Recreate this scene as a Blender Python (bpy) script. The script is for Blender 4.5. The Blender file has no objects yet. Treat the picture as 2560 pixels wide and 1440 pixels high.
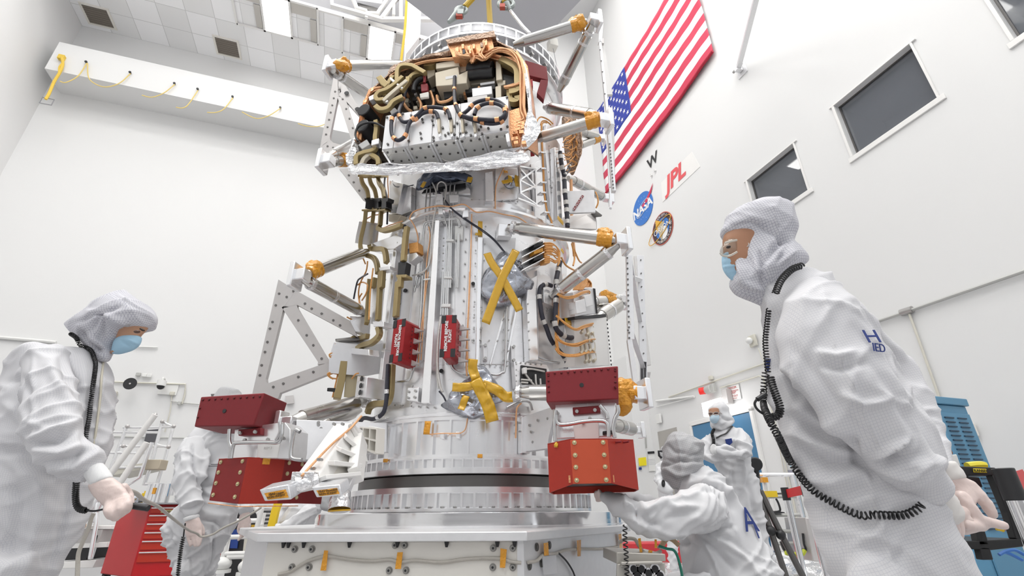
import bpy, bmesh, math, random
from mathutils import Vector, Matrix, noise
random.seed(7)
S = bpy.context.scene
COL = S.collection
PI = math.pi
V3 = Vector

# ------------------------------------------------------------------ camera
FPX, PITCH, ROLL, CAMH, YAW = 1212.0, math.radians(25.11), math.radians(-0.46), 0.82, math.radians(-18.8)
c_f = V3((0, math.cos(PITCH), math.sin(PITCH)))
_u0 = V3((0, -math.sin(PITCH), math.cos(PITCH)))
c_r = V3((1, 0, 0)) * math.cos(ROLL) + _u0 * math.sin(ROLL)
c_u = V3((1, 0, 0)) * -math.sin(ROLL) + _u0 * math.cos(ROLL)
CO = V3((0, 0, CAMH))
cam = bpy.data.cameras.new('camera')
cam.sensor_width = 36.0
cam.lens = 36.0 * FPX / 2560
cam.clip_start = 0.05
cam.clip_end = 100
co = bpy.data.objects.new('camera', cam)
COL.objects.link(co)
M = Matrix.Identity(4)
for i in range(3):
    M[i][0], M[i][1], M[i][2], M[i][3] = c_r[i], c_u[i], -c_f[i], CO[i]
co.matrix_world = M
S.camera = co

# ------------------------------------------------------------------ world, exposure
w = bpy.data.worlds.new('world')
S.world = w
w.use_nodes = True
w.node_tree.nodes['Background'].inputs[0].default_value = (0.95, 0.97, 1, 1)
w.node_tree.nodes['Background'].inputs[1].default_value = 0.9  # fill light that enters above the low front wall
S.view_settings.view_transform = 'Standard'
S.view_settings.look = 'None'
S.view_settings.exposure = 0.12
S.view_settings.gamma = 1
S.view_settings.use_curve_mapping = False

# ------------------------------------------------------------------ directions of the hall
dR = V3((math.sin(YAW), math.cos(YAW), 0))      # along the right wall, away
dL = V3((math.cos(YAW), -math.sin(YAW), 0))     # along the back wall, to the right
UP = V3((0, 0, 1))

# large area lights of the hall (they sit in the ceiling luminaires built below)
def area(name, loc, sx, sy, power, dirv=(0, 0, -1), color=(1, .985, .96)):
    l = bpy.data.lights.new(name, 'AREA')
    l.shape = 'RECTANGLE'
    l.size, l.size_y, l.energy, l.color = sx, sy, power, color
    o = bpy.data.objects.new(name, l)
    COL.objects.link(o)
    o.location = loc
    z = -V3(dirv).normalized()
    o.rotation_euler = z.to_track_quat('Z', 'Y').to_euler()
    if abs(dirv[2]) > .99:
        o.rotation_euler = (0, 0, -YAW)
    return o
HSC = 1.3                                        # size of the hall against the survey unit
def zz(z): return CAMH + (z - CAMH) * HSC
HIGH = zz(17.0)
LAMPS = []
for i in range(4):
    for j in range(4):
        p = V3((-1.0, 2.6, HIGH - .15)) + dL * (i * 5.4 - 8.1) + dR * (j * 5.4 - 11.0)
        LAMPS.append(p)
        area('hall_light', p - UP * .06, 3.0, 3.0, 150)

# ------------------------------------------------------------------ pixel of the 2560x1440 photograph -> place in the hall
def ray(p):
    return c_r * ((p[0] - 1280) / FPX) - c_u * ((p[1] - 720) / FPX) + c_f
def onY(p, Y):
    d = ray(p)
    return CO + d * (Y / d.y)
def onPl(p, q, n):
    d = ray(p)
    return CO + d * ((q - CO).dot(n) / d.dot(n))
def onZ(p, z):
    d = ray(p)
    return CO + d * ((z - CAMH) / d.z)
AX = V3((-0.28, 3.625, 0))                      # axis of the spacecraft
def onC(p, R):
    d = ray(p)
    a = d.x * d.x + d.y * d.y
    b = -2 * (AX.x * d.x + AX.y * d.y)
    c = AX.x ** 2 + AX.y ** 2 - R * R
    D = b * b - 4 * a * c
    t = (-b - math.sqrt(max(D, 0))) / (2 * a)
    return CO + d * t
def rad(p):                                     # outward direction from the axis
    v = V3((p.x - AX.x, p.y - AX.y, 0))
    return v.normalized()
def polar(R, ang, z):                           # ang 0 = towards the camera
    return V3((AX.x + R * math.sin(ang), AX.y - R * math.cos(ang), z))
CROPS = {'A': (780, 0, 3.273), 'B': (780, 400, 2.88), 'C': (600, 680, 2.4), 'V': (860, 60, 3.79), 'L': (860, 400, 4.5),
         'R': (1300, 280, 4.0), 'Q': (1320, 640, 4.235), 'K': (800, 800, 4.5), 'M': (1060, 760, 4.235), 'G': (400, 1000, 3.273),
         'P': (680, 1240, 2.783), 'E': (1760, 480, 1.5), 'H': (1480, 960, 3.0), 'D': (0, 700, 1.946), 'F': (1480, 0, 2.25),
         'N': (1560, 380, 5.54), 'T': (1640, 900, 4.0), 'U': (980, 0, 4.571), 'X': (0, 0, 1.0)}
def px(c, *pts):
    ox, oy, s = CROPS[c]
    return [(ox + a / s, oy + b / s) for a, b in pts]
def p1(c, x, y):
    return px(c, (x, y))[0]

# ------------------------------------------------------------------ mesh building
class MB:
    def __init__(s):
        s.v, s.f, s.m = [], [], []
    def add(s, vs, fs, mi=0):
        n = len(s.v)
        s.v += [V3(v) for v in vs]
        s.f += [tuple(i + n for i in f) for f in fs]
        s.m += [mi] * len(fs)
        return s
    def prism(s, poly, vec, mi=0):
        n = len(poly)
        vec = V3(vec)
        A = [V3(p) for p in poly]
        Bk = [p + vec for p in A]
        s.add(A + Bk, [tuple(range(n)), tuple(range(2 * n - 1, n - 1, -1))] +
              [(i, i + n, (i + 1) % n + n, (i + 1) % n) for i in range(n)], mi)
        return s
    def hull8(s, A, Bq, mi=0):
        n = len(A)
        s.add(list(A) + list(Bq), [tuple(range(n)), tuple(range(2 * n - 1, n - 1, -1))] +
              [(i, i + n, (i + 1) % n + n, (i + 1) % n) for i in range(n)], mi)
        return s
    def box(s, c, size, ex=(1, 0, 0), ey=(0, 1, 0), ez=(0, 0, 1), mi=0):
        c = V3(c)
        x, y, z = V3(ex) * size[0] / 2, V3(ey) * size[1] / 2, V3(ez) * size[2] / 2
        s.add([c - x - y - z, c + x - y - z, c + x + y - z, c - x + y - z, c - x - y + z, c + x - y + z, c + x + y + z, c - x + y + z],
              [(3, 2, 1, 0), (4, 5, 6, 7), (0, 1, 5, 4), (1, 2, 6, 5), (2, 3, 7, 6), (3, 0, 4, 7)], mi)
        return s
    def cyl(s, a, b, r, n=12, r2=None, mi=0):
        a, b = V3(a), V3(b)
        r2 = r if r2 is None else r2
        z = (b - a).normalized()
        x = z.orthogonal().normalized()
        y = z.cross(x)
        vs = []
        for q, rr in ((a, r), (b, r2)):
            for i in range(n):
                t = 2 * PI * i / n
                vs.append(q + x * (rr * math.cos(t)) + y * (rr * math.sin(t)))
        s.add(vs, [tuple(range(n - 1, -1, -1)), tuple(range(n, 2 * n))] + [(i, (i + 1) % n, (i + 1) % n + n, i + n) for i in range(n)], mi)
        return s
    def tube(s, pts, r, n=8, closed=False, mi=0):
        pts = [V3(p) for p in pts]
        k = len(pts)
        rs = r if isinstance(r, (list, tuple)) else [r] * k
        vs, fs = [], []
        x = None
        for i, p in enumerate(pts):
            if closed:
                t = pts[(i + 1) % k] - pts[i - 1]
            else:
                t = pts[min(i + 1, k - 1)] - pts[max(i - 1, 0)]
            if t.length < 1e-9:
                t = V3((0, 0, 1))
            t.normalize()
            if x is None:
                x = t.orthogonal().normalized()
            x = (x - t * x.dot(t))
            if x.length < 1e-6:
                x = t.orthogonal()
            x.normalize()
            y = t.cross(x)
            for j in range(n):
                a = 2 * PI * j / n
                vs.append(p + x * (rs[i] * math.cos(a)) + y * (rs[i] * math.sin(a)))
        for i in range(k if closed else k - 1):
            i2 = (i + 1) % k
            for j in range(n):
                j2 = (j + 1) % n
                fs.append((i * n + j, i * n + j2, i2 * n + j2, i2 * n + j))
        if not closed:
            fs += [tuple(range(n - 1, -1, -1)), tuple((k - 1) * n + j for j in range(n))]
        s.add(vs, fs, mi)
        return s
    def ribbon(s, pts, side, wdt, th, mi=0):     # rectangular bar along pts; side = vector(s) across
        pts = [V3(p) for p in pts]
        k = len(pts)
        vs, fs = [], []
        for i, p in enumerate(pts):
            t = (pts[min(i + 1, k - 1)] - pts[max(i - 1, 0)]).normalized()
            nn = side[i] if isinstance(side, list) else V3(side)      # outward normal
            sd = t.cross(nn).normalized()
            up = sd.cross(t).normalized()
            a, b = sd * wdt / 2, up * th / 2
            vs += [p - a - b, p + a - b, p + a + b, p - a + b]
        for i in range(k - 1):
            for j in range(4):
                fs.append((i * 4 + j, i * 4 + (j + 1) % 4, i * 4 + 4 + (j + 1) % 4, i * 4 + 4 + j))
        fs += [(3, 2, 1, 0), tuple((k - 1) * 4 + j for j in range(4))]
        s.add(vs, fs, mi)
        return s
    def ball(s, c, r, n=10, m=6, sc=(1, 1, 1), mi=0):
        c = V3(c)
        vs = [c + V3((0, 0, r * sc[2]))]
        for i in range(1, m):
            t = PI * i / m
            for j in range(n):
                a = 2 * PI * j / n
                vs.append(c + V3((r * sc[0] * math.sin(t) * math.cos(a), r * sc[1] * math.sin(t) * math.sin(a), r * sc[2] * math.cos(t))))
        vs.append(c - V3((0, 0, r * sc[2])))
        fs = [(0, 1 + j, 1 + (j + 1) % n) for j in range(n)]
        for i in range(m - 2):
            for j in range(n):
                a, b = 1 + i * n + j, 1 + i * n + (j + 1) % n
                fs.append((a, a + n, b + n, b))
        e = len(vs) - 1
        fs += [(1 + (m - 2) * n + j, e, 1 + (m - 2) * n + (j + 1) % n) for j in range(n)]
        s.add(vs, fs, mi)
        return s
    def lathe(s, prof, ax=None, n=96, a0=0, a1=2 * PI, mi=0):   # prof = [(r, z)] closed loop about the axis
        ax = AX if ax is None else V3(ax)
        full = abs(a1 - a0 - 2 * PI) < 1e-6
        k = len(prof)
        m = n if full else n + 1
        vs, fs = [], []
        for i in range(m):
            a = a0 + (a1 - a0) * i / n
            for r, z in prof:
                vs.append(V3((ax.x + r * math.sin(a), ax.y - r * math.cos(a), z)))
        for i in range(n):
            i2 = (i + 1) % m
            for j in range(k):
                j2 = (j + 1) % k
                fs.append((i * k + j, i2 * k + j, i2 * k + j2, i * k + j2))
        s.add(vs, fs, mi)
        if not full:
            s.add([vs[j] for j in range(k)], [tuple(range(k))], mi)
            s.add([vs[(m - 1) * k + j] for j in range(k)], [tuple(range(k - 1, -1, -1))], mi)
        return s
    def bolt(s, p, nrm, r=.006, h=.005, n=6, mi=0):
        s.cyl(p, V3(p) + V3(nrm) * h, r, n, mi=mi)
        return s
    def build(s, name, mats, parent=None, bevel=0, smooth=35, origin=None, seg=2):
        me = bpy.data.meshes.new(name)
        if parent is not None:
            org = parent['_o']
            org = V3(org)
        elif origin is not None:
            org = V3(origin)
        else:
            if s.v:
                zs = min(v.z for v in s.v)
                cx = sum((v.x for v in s.v)) / len(s.v)
                cy = sum((v.y for v in s.v)) / len(s.v)
                org = V3((cx, cy, zs))
            else:
                org = V3((0, 0, 0))
        me.from_pydata([v - org for v in s.v], [], s.f)
        mats = mats if isinstance(mats, (list, tuple)) else [mats]
        for m_ in mats:
            me.materials.append(m_)
        if len(mats) > 1:
            me.polygons.foreach_set('material_index', s.m)
        bm = bmesh.new()
        bm.from_mesh(me)
        bmesh.ops.recalc_face_normals(bm, faces=bm.faces)
        bm.to_mesh(me)
        bm.free()
        if smooth:
            me.shade_smooth()
            me.set_sharp_from_angle(angle=math.radians(smooth))
        o = bpy.data.objects.new(name, me)
        COL.objects.link(o)
        if parent is not None:
            o.parent = parent
        else:
            o.location = org
        o['_o'] = list(org)
        if bevel:
            b = o.modifiers.new('bevel', 'BEVEL')
            b.width = bevel
            b.segments = seg
            b.limit_method = 'ANGLE'
            b.angle_limit = math.radians(40)
        return o

def empty(name, loc, label=None, cat=None, group=None):
    o = bpy.data.objects.new(name, None)
    COL.objects.link(o)
    o.empty_display_size = .1
    o.location = loc
    o['_o'] = list(loc)
    return tag(o, label, cat, group)
def tag(o, label=None, cat=None, group=None, kind=None):
    if label: o['label'] = label
    if cat: o['category'] = cat
    if group: o['group'] = group
    if kind: o['kind'] = kind
    return o
def struct(o):
    o['kind'] = 'structure'
    return o
def spline(pts, n=6, closed=False):              # Catmull-Rom
    pts = [V3(p) for p in pts]
    k = len(pts)
    out = []
    if k < 3 and not closed:
        return [pts[0].lerp(pts[-1], i / n) for i in range(n + 1)]
    rng = range(k) if closed else range(k - 1)
    for i in rng:
        if closed:
            a, b, c, d = pts[i - 1], pts[i], pts[(i + 1) % k], pts[(i + 2) % k]
        else:
            a, b, c, d = pts[max(i - 1, 0)], pts[i], pts[i + 1], pts[min(i + 2, k - 1)]
        for j in range(n):
            t = j / n
            out.append(.5 * ((2 * b) + (c - a) * t + (2 * a - 5 * b + 4 * c - d) * t * t + (3 * b - a - 3 * c + d) * t ** 3))
    if not closed:
        out.append(pts[-1])
    return out
_txt = {}
def letters(body, align='CENTER', shear=0, offset=0, extrude=.0008, size=1.0):
    """outline of the writing as vertices and faces in its own plane"""
    cu = bpy.data.curves.new('t', 'FONT')
    cu.body, cu.size, cu.align_x, cu.align_y, cu.extrude, cu.shear, cu.offset, cu.space_line = body, size, align, 'CENTER', extrude, shear, offset, .9
    cu.resolution_u = 4
    o = bpy.data.objects.new('t', cu); COL.objects.link(o)
    dg = bpy.context.evaluated_depsgraph_get(); dg.update()
    me = bpy.data.meshes.new_from_object(o.evaluated_get(dg))
    vs, fs = [v.co.copy() for v in me.vertices], [tuple(p.vertices) for p in me.polygons]
    COL.objects.unlink(o); bpy.data.objects.remove(o); bpy.data.curves.remove(cu); bpy.data.meshes.remove(me)
    return vs, fs
def put_text(mb, body, org, ex, ey, size, **k):
    ex = V3(ex).normalized(); ez = ex.cross(V3(ey)).normalized(); ey = ez.cross(ex)
    vs, fs = letters(body, size=size, **k)
    mb.add([V3(org) + ex * v.x + ey * v.y + ez * v.z for v in vs], fs)
def text(name, body, org, ex, ey, size, mat, parent=None, **k):
    b = MB(); put_text(b, body, org, ex, ey, size, **k)
    return b.build(name, mat, parent, smooth=0)

# ------------------------------------------------------------------ materials
def mat(name, col, metal=0, rough=.5, bump=None, var=None, emit=None, alpha=1, sheen=0, coat=0, trans=0, aniso=None, spec=.5, sub=0, coords='Object'):
    m = bpy.data.materials.new(name)
    m.use_nodes = True
    nt = m.node_tree
    b = nt.nodes['Principled BSDF']
    col = tuple(col) + ((1,) if len(col) == 3 else ())
    b.inputs['Base Color'].default_value = col
    b.inputs['Metallic'].default_value = metal
    b.inputs['Roughness'].default_value = rough
    b.inputs['Specular IOR Level'].default_value = spec
    if alpha < 1: b.inputs['Alpha'].default_value = alpha
    if sheen: b.inputs['Sheen Weight'].default_value = sheen
    if coat: b.inputs['Coat Weight'].default_value = coat
    if trans: b.inputs['Transmission Weight'].default_value = trans
    if sub:
        b.inputs['Subsurface Weight'].default_value = sub
        b.inputs['Subsurface Radius'].default_value = (.03, .02, .015)
        b.inputs['Subsurface Scale'].default_value = .3
    if emit:
        b.inputs['Emission Color'].default_value = tuple(emit[0]) + (1,)
        b.inputs['Emission Strength'].default_value = emit[1]
    tc = None
    def coord(scale):
        nonlocal tc
        if tc is None: tc = nt.nodes.new('ShaderNodeTexCoord')
        mp = nt.nodes.new('ShaderNodeMapping')
        mp.inputs['Scale'].default_value = scale if isinstance(scale, (tuple, list)) else (scale,) * 3
        nt.links.new(tc.outputs[coords], mp.inputs[0])
        return mp.outputs[0]
    if var:                                       # (scale, amount) value variation of wear / mill finish
        n = nt.nodes.new('ShaderNodeTexNoise')
        n.inputs['Scale'].default_value = 1
        n.inputs['Detail'].default_value = 4
        nt.links.new(coord(var[0]), n.inputs['Vector'])
        mx = nt.nodes.new('ShaderNodeMix')
        mx.data_type = 'RGBA'
        a = var[1]
        mx.inputs[6].default_value = tuple(max(0, c * (1 - a)) for c in col[:3]) + (1,)
        mx.inputs[7].default_value = tuple(min(1, c * (1 + a)) for c in col[:3]) + (1,)
        nt.links.new(n.outputs[0], mx.inputs[0])
        nt.links.new(mx.outputs[2], b.inputs['Base Color'])
        if metal:
            mr = nt.nodes.new('ShaderNodeMapRange')
            mr.inputs[3].default_value = max(.02, rough - .1)
            mr.inputs[4].default_value = rough + .12
            nt.links.new(n.outputs[0], mr.inputs[0])
            nt.links.new(mr.outputs[0], b.inputs['Roughness'])
    if bump:                                      # (kind, scale, strength, distance)
        kind, sc, st, ds = bump
        if kind == 'noise':
            n = nt.nodes.new('ShaderNodeTexNoise'); n.inputs['Detail'].default_value = 5
            out = 0
        elif kind == 'crumple':
            n = nt.nodes.new('ShaderNodeTexVoronoi'); n.feature = 'F1'
            n.inputs['Randomness'].default_value = 1
            out = 'Distance'
        n.inputs['Scale'].default_value = 1
        nt.links.new(coord(sc), n.inputs['Vector'])
        bp = nt.nodes.new('ShaderNodeBump')
        bp.inputs['Strength'].default_value = st
        bp.inputs['Distance'].default_value = ds
        nt.links.new(n.outputs[out], bp.inputs['Height'])
        nt.links.new(bp.outputs[0], b.inputs['Normal'])
    return m
ALU = mat('aluminium', (.90, .90, .91), .68, .30, var=((9, 9, 30), .07))
ALUB = mat('bright_aluminium', (.92, .92, .93), .78, .22, var=((14, 14, 3), .06))
ALUM = mat('matte_aluminium', (.80, .80, .81), .6, .42, var=(25, .06))
POLI = mat('polished_aluminium', (.86, .86, .87), 1, .1, var=((1.5, 1.5, 60), .04))
TUBE = mat('strut_tube', (.56, .545, .52), 1, .24, var=((4, 4, 4), .08))
PIPE = mat('pipe_steel', (.60, .60, .60), .95, .22)
STEEL = mat('steel_bolt', (.45, .44, .43), .9, .35)
DSTEEL = mat('dark_steel', (.16, .155, .15), .8, .4)
GPLATE = mat('grey_plate', (.56, .54, .53), .45, .45, var=(12, .06))
OLIVE = mat('olive_anodised', (.40, .31, .15), .55, .42, var=(30, .08))
BEIGE = mat('beige_box', (.60, .54, .43), .35, .5, var=(20, .05))
COPPER = mat('copper_foil_tape', (.80, .40, .20), .75, .3, bump=('noise', 90, .5, .01), var=(60, .25))
COPW = mat('copper_wire', (.83, .46, .24), .45, .38, bump=('noise', (60, 60, 60), .4, .004), var=(80, .2))
ORNG = mat('orange_wire', (.75, .36, .10), .15, .4, bump=('noise', 120, .5, .004), var=(90, .25))
BRNFOIL = mat('bronze_foil', (.34, .23, .16), .8, .28, bump=('noise', 55, 1, .02), var=(70, .5))
SFOIL = mat('silver_foil', (.82, .82, .83), .97, .2, bump=('noise', 40, .7, .02))
BAGM = mat('grey_bag_film', (.44, .46, .51), .8, .22, bump=('noise', 11, .6, .03))
DBAG = mat('dark_bag_film', (.10, .12, .17), .75, .2, bump=('noise', 14, .5, .03))
TAPE = mat('amber_tape', (.72, .41, .01), .1, .2, alpha=.88, coat=.5, bump=('noise', 45, .3, .01))
TAPEO = mat('orange_tape', (.78, .34, .012), .1, .22, coat=.5, bump=('noise', 60, .6, .02))
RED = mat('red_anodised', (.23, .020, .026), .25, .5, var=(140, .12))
REDO = mat('red_anodised_lit', (.40, .030, .016), .25, .45, var=(140, .12))  # red of the boxes with the light on it put into the colour
REDF = mat('red_cover', (.36, .016, .02), .3, .38, var=(60, .1))
BLACK = mat('black_plastic', (.018, .018, .02), 0, .45)
BCABLE = mat('black_sleeve', (.03, .03, .045), .0, .45, bump=('noise', 160, .6, .004))
WCABLE = mat('pale_sleeve', (.68, .66, .63), .5, .4, bump=('noise', 120, .6, .004), var=(60, .15))
WHITE = mat('white_paint', (.83, .82, .80), 0, .4)
CREAM = mat('cream_paint', (.82, .79, .73), 0, .45, var=(8, .03))
WALL = mat('wall_paint', (.77, .77, .765), 0, .6, bump=('noise', 3, .04, .05))
PLASTW = mat('white_plastic', (.80, .80, .78), 0, .4)
LETW = mat('white_ink', (.85, .85, .85), 0, .5)
LETK = mat('black_ink', (.02, .02, .02), 0, .5)
LETB = mat('blue_ink', (.012, .035, .20), 0, .5)
GREYP = mat('grey_paint_and_shade', (.30, .30, .315), 0, .6)  # real grey on small parts; on the bulkhead it stands in for shade
YELL = mat('yellow_paint', (.80, .55, .02), 0, .45)
# ================================================================== the hall
RP = V3((3.785, 8.959, 0)) * HSC
CBR = RP + dR * 4.6
CBL = onPl((205, 64.6), CBR, dR); CZ = CBL.z; CBL.z = 0
def RW(p, off=0): return onPl(p, RP - dL * off, dL)
def BW(p, off=0): return onPl(p, CBR - dR * off, dR)
def LW(p, off=0): return onPl(p, CBL + dL * off, dL)
def rsz(p):
    q = RW(p); return (q - RP).dot(dR), q.z
def rw(s, z, off=0): return RP + dR * s - dL * off + UP * z
def bw(s, z, off=0): return CBL + dL * s - dR * off + UP * z
DEPTH = 26.0
WID = (CBR - CBL).dot(dL)

FLOORM = mat('floor_vinyl', (.36, .36, .37), 0, .28, var=(.6, .06))
b = MB(); c0 = CBL - dR * DEPTH - dL * .3; c1 = CBR - dR * DEPTH + dL * .3
b.prism([c0, c1, CBR + dL * .3 + dR * .3, CBL - dL * .3 + dR * .3], (0, 0, -.2))
struct(b.build('floor', FLOORM, smooth=0))
b = MB(); b.prism([bw(-.3, 0), bw(WID + .3, 0), bw(WID + .3, HIGH), bw(-.3, HIGH)], dR * .25)
struct(b.build('wall_back', WALL, smooth=0))
b = MB(); b.prism([bw(0, 0), bw(0, 0) - dR * DEPTH, bw(0, HIGH) - dR * DEPTH, bw(0, HIGH)], -dL * .25)
struct(b.build('wall_left', WALL, smooth=0))
b = MB(); b.prism([c0, c1, c1 + UP * 4.2, c0 + UP * 4.2], -dR * .25)  # unseen wall behind the camera, kept low so world light fills from the front
struct(b.build('wall_front', mat('front_wall_reflect_grey', (.40, .40, .41), 0, .6), smooth=0))  # grey chosen to darken the reflections in the metal
b = MB(); b.prism([c0 + UP * HIGH, c1 + UP * HIGH, CBR + dR * .3 + dL * .3 + UP * HIGH, CBL + dR * .3 - dL * .3 + UP * HIGH], (0, 0, .2))
struct(b.build('ceiling', mat('ceiling_paint', (.80, .80, .80), 0, .7), smooth=0))

# right wall with its window openings
WIN = [(a * HSC, e * HSC, zz(c), zz(d)) for a, e, c, d in ((-4.74, -3.61, 5.475, 6.44), (-2.82, -1.79, 5.43, 6.37), (-6.7, -5.56, 5.53, 6.47))]
ss = sorted({-18.5, (CBR - RP).dot(dR)} | {w_[0] for w_ in WIN} | {w_[1] for w_ in WIN})
b = MB()
for i in range(len(ss) - 1):
    a_, e_ = ss[i], ss[i + 1]
    hole = [w_ for w_ in WIN if abs(w_[0] - a_) < 1e-6]
    spans = [(0, HIGH)] if not hole else [(0, hole[0][2]), (hole[0][3], HIGH)]
    for z0, z1 in spans:
        b.prism([rw(a_, z0), rw(e_, z0), rw(e_, z1), rw(a_, z1)], dL * .25)
struct(b.build('wall_right', WALL, smooth=0))
GLASS = mat('window_glass', (.22, .235, .26), 0, .02, alpha=.45, spec=1)
GROOM = mat('observation_room_paint', (.50, .52, .56), 0, .7)
for i, (s0, s1, z0, z1) in enumerate(WIN):
    root = empty('window_%d' % (i + 1), rw((s0 + s1) / 2, z0)); struct(root)
    b = MB()                                       # pale frame lip around the opening
    wd, pr = .1, .035
    for (a0, a1, h0, h1) in ((s0 - wd, s1 + wd, z0 - wd, z0), (s0 - wd, s1 + wd, z1, z1 + .03), (s0 - .035, s0, z0, z1), (s1, s1 + .05, z0, z1)):
        b.prism([rw(a0, h0, pr), rw(a1, h0, pr), rw(a1, h1, pr), rw(a0, h1, pr)], dL * (pr - .002))
    b.build('window_frame', WHITE, root, .004)
    b = MB()
    for (a0, a1, h0, h1) in ((s0, s1, z0, z0 + .03), (s0, s1, z1 - .03, z1), (s0, s0 + .03, z0, z1), (s1 - .03, s1, z0, z1)):
        b.prism([rw(a0, h0, -.1), rw(a1, h0, -.1), rw(a1, h1, -.1), rw(a0, h1, -.1)], dL * .05)
    b.build('window_sash', DSTEEL, root)
    b = MB(); b.prism([rw(s0, z0, -.12), rw(s1, z0, -.12), rw(s1, z1, -.12), rw(s0, z1, -.12)], dL * .012)
    b.build('window_pane', GLASS, root, smooth=0)
    b = MB()                                       # the dim room behind
    e = .25
    A_ = [rw(s0 - e, z0 - .1, -.26), rw(s1 + e, z0 - .1, -.26), rw(s1 + e, z1 + .35, -.26), rw(s0 - e, z1 + .35, -.26)]
    B_ = [p + dL * 1.6 for p in A_]
    b.add(A_ + B_, [(4, 5, 6, 7), (0, 4, 5, 1), (1, 5, 6, 2), (2, 6, 7, 3), (3, 7, 4, 0)])
    b.build('window_recess', GROOM, root, smooth=0)

# low ceiling strip along the back wall, tiled
def tile_material():
    m = bpy.data.materials.new('ceiling_tiles'); m.use_nodes = True; nt = m.node_tree; bs = nt.nodes['Principled BSDF']
    tc = nt.nodes.new('ShaderNodeTexCoord'); mp = nt.nodes.new('ShaderNodeMapping')
    mp.inputs['Scale'].default_value = (1 / .80, 1 / .80, 1)
    nt.links.new(tc.outputs['Object'], mp.inputs[0])
    ch = nt.nodes.new('ShaderNodeTexChecker'); ch.inputs['Scale'].default_value = 1
    mp2 = nt.nodes.new('ShaderNodeMapping'); mp2.inputs['Scale'].default_value = (1 / .80, 1 / 1.60, 1); mp2.inputs['Location'].default_value = (.001, .001, .3)
    nt.links.new(tc.outputs['Object'], mp2.inputs[0])
    nt.links.new(mp2.outputs[0], ch.inputs['Vector'])
    ch.inputs['Color1'].default_value = (.96, .96, .97, 1); ch.inputs['Color2'].default_value = (.86, .86, .86, 1)
    br = nt.nodes.new('ShaderNodeTexBrick'); br.offset = 0; br.inputs['Scale'].default_value = 1
    br.inputs['Mortar Size'].default_value = .012; br.inputs['Brick Width'].default_value = 1; br.inputs['Row Height'].default_value = 1
    nt.links.new(mp.outputs[0], br.inputs['Vector'])
    nt.links.new(ch.outputs[0], br.inputs['Color1']); nt.links.new(ch.outputs[0], br.inputs['Color2'])
    br.inputs['Mortar'].default_value = (.66, .66, .66, 1)
    nt.links.new(br.outputs['Color'], bs.inputs['Base Color']); bs.inputs['Roughness'].default_value = .8
    return m
CW = -(onZ((884, 53), CZ) - CBR).dot(dR)
b = MB(); b.prism([bw(0, CZ), bw(0, CZ, CW), bw(WID - 3.2 * HSC, CZ, CW), bw(WID - 3.2 * HSC, CZ)], (0, 0, .12))
o = b.build('ceiling_strip', tile_material(), smooth=0, origin=bw(0, CZ)); struct(o)
# aligned object space so the tiles follow the walls
for v in o.data.vertices: v.co = Matrix.Rotation(YAW, 4, 'Z') @ v.co
o.rotation_euler = (0, 0, -YAW)
b = MB(); b.prism([bw(0, CZ, CW), bw(WID - 3.2 * HSC, CZ, CW), bw(WID - 3.2 * HSC, CZ + .16, CW), bw(0, CZ + .16, CW)], -dR * .06)
struct(b.build('trim_1', WHITE, smooth=0))
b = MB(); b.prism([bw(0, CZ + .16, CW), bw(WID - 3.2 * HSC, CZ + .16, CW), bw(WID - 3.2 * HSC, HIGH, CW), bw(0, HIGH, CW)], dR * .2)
struct(b.build('wall_bulkhead', GREYP, smooth=0))  # less lit fascia: its shade is put into the grey colour
b = MB()
z9 = BW((130, 228)).z
f0 = onZ((111.3, 170.8), z9)
pro = -(f0 - CBL).dot(dR)
s9 = (f0 - CBL).dot(dL)
s9e = (BW((1080, 330)) - CBL).dot(dL)
b.prism([bw(s9, z9), bw(s9e, z9), bw(s9e, z9, pro), bw(s9, z9, pro)], (0, 0, 1.06))
struct(b.build('trim_2', WALL, smooth=0))
# column and posts by the far corner
b = MB(); b.prism([rw(2.95, 0), rw(2.95, 0, .56), rw(4.6, 0, .56), rw(4.6, 0)], (0, 0, 5.2))
struct(b.build('column', WALL, smooth=0))

# ------------------------------------------------------------------ ceiling lights
LENS = mat('light_diffuser', (1, 1, 1), emit=((1, .99, .97), 5))
LOUV = mat('light_louver', (.5, .48, .45), .6, .4)
for i, p in enumerate(LAMPS):
    r_ = empty('ceiling_light', p, 'large square white luminaire of the high ceiling over the hall', 'ceiling light', 'luminaires of the high ceiling')
    b = MB()
    for sx, sy, lx, ly in ((1.6, 0, .12, 3.3), (-1.6, 0, .12, 3.3), (0, 1.6, 3.08, .12), (0, -1.6, 3.08, .12)):
        b.box(p + dL * sx + dR * sy + UP * .03, (lx, ly, .2), dL, dR)
    b.build('light_frame', WHITE, r_)
    b = MB(); b.box(p + UP * .02, (3.06, 3.06, .04), dL, dR)
    b.build('light_diffuser', LENS, r_, smooth=0)
def strip_light(cpx, lab):
    c = onZ(cpx, CZ)
    c.z = CZ - .03
    r_ = empty('ceiling_light', c, lab, 'ceiling light')
    b = MB()
    for k in (-1, 0, 1):
        for ly in (-.66, .66): b.box(c + dL * (k * .80) + dR * ly, (.80, .06, .05), dL, dR)
    for k in (-1.5, -.5, .5, 1.5): b.box(c + dL * (k * .80), (.06, 1.38, .05), dL, dR)
    b.build('light_frame', WHITE, r_)
    b = MB(); b.box(c + UP * .008, (.72, 1.26, .012), dL, dR); b.build('light_diffuser', LENS, r_, smooth=0)
    for k in (-1, 1):
        b = MB()
        b.box(c + dL * (k * .80) + dR * -.44 + UP * .005, (.72, .36, .015), dL, dR)
        b.box(c + dL * (k * .80 + .26) + dR * .2 + UP * .005, (.18, .8, .015), dL, dR)
        b.build('louver_panel', LOUV, r_, smooth=0)
    area('strip_light', c - UP * .04, .65, 1.2, 22)
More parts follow.
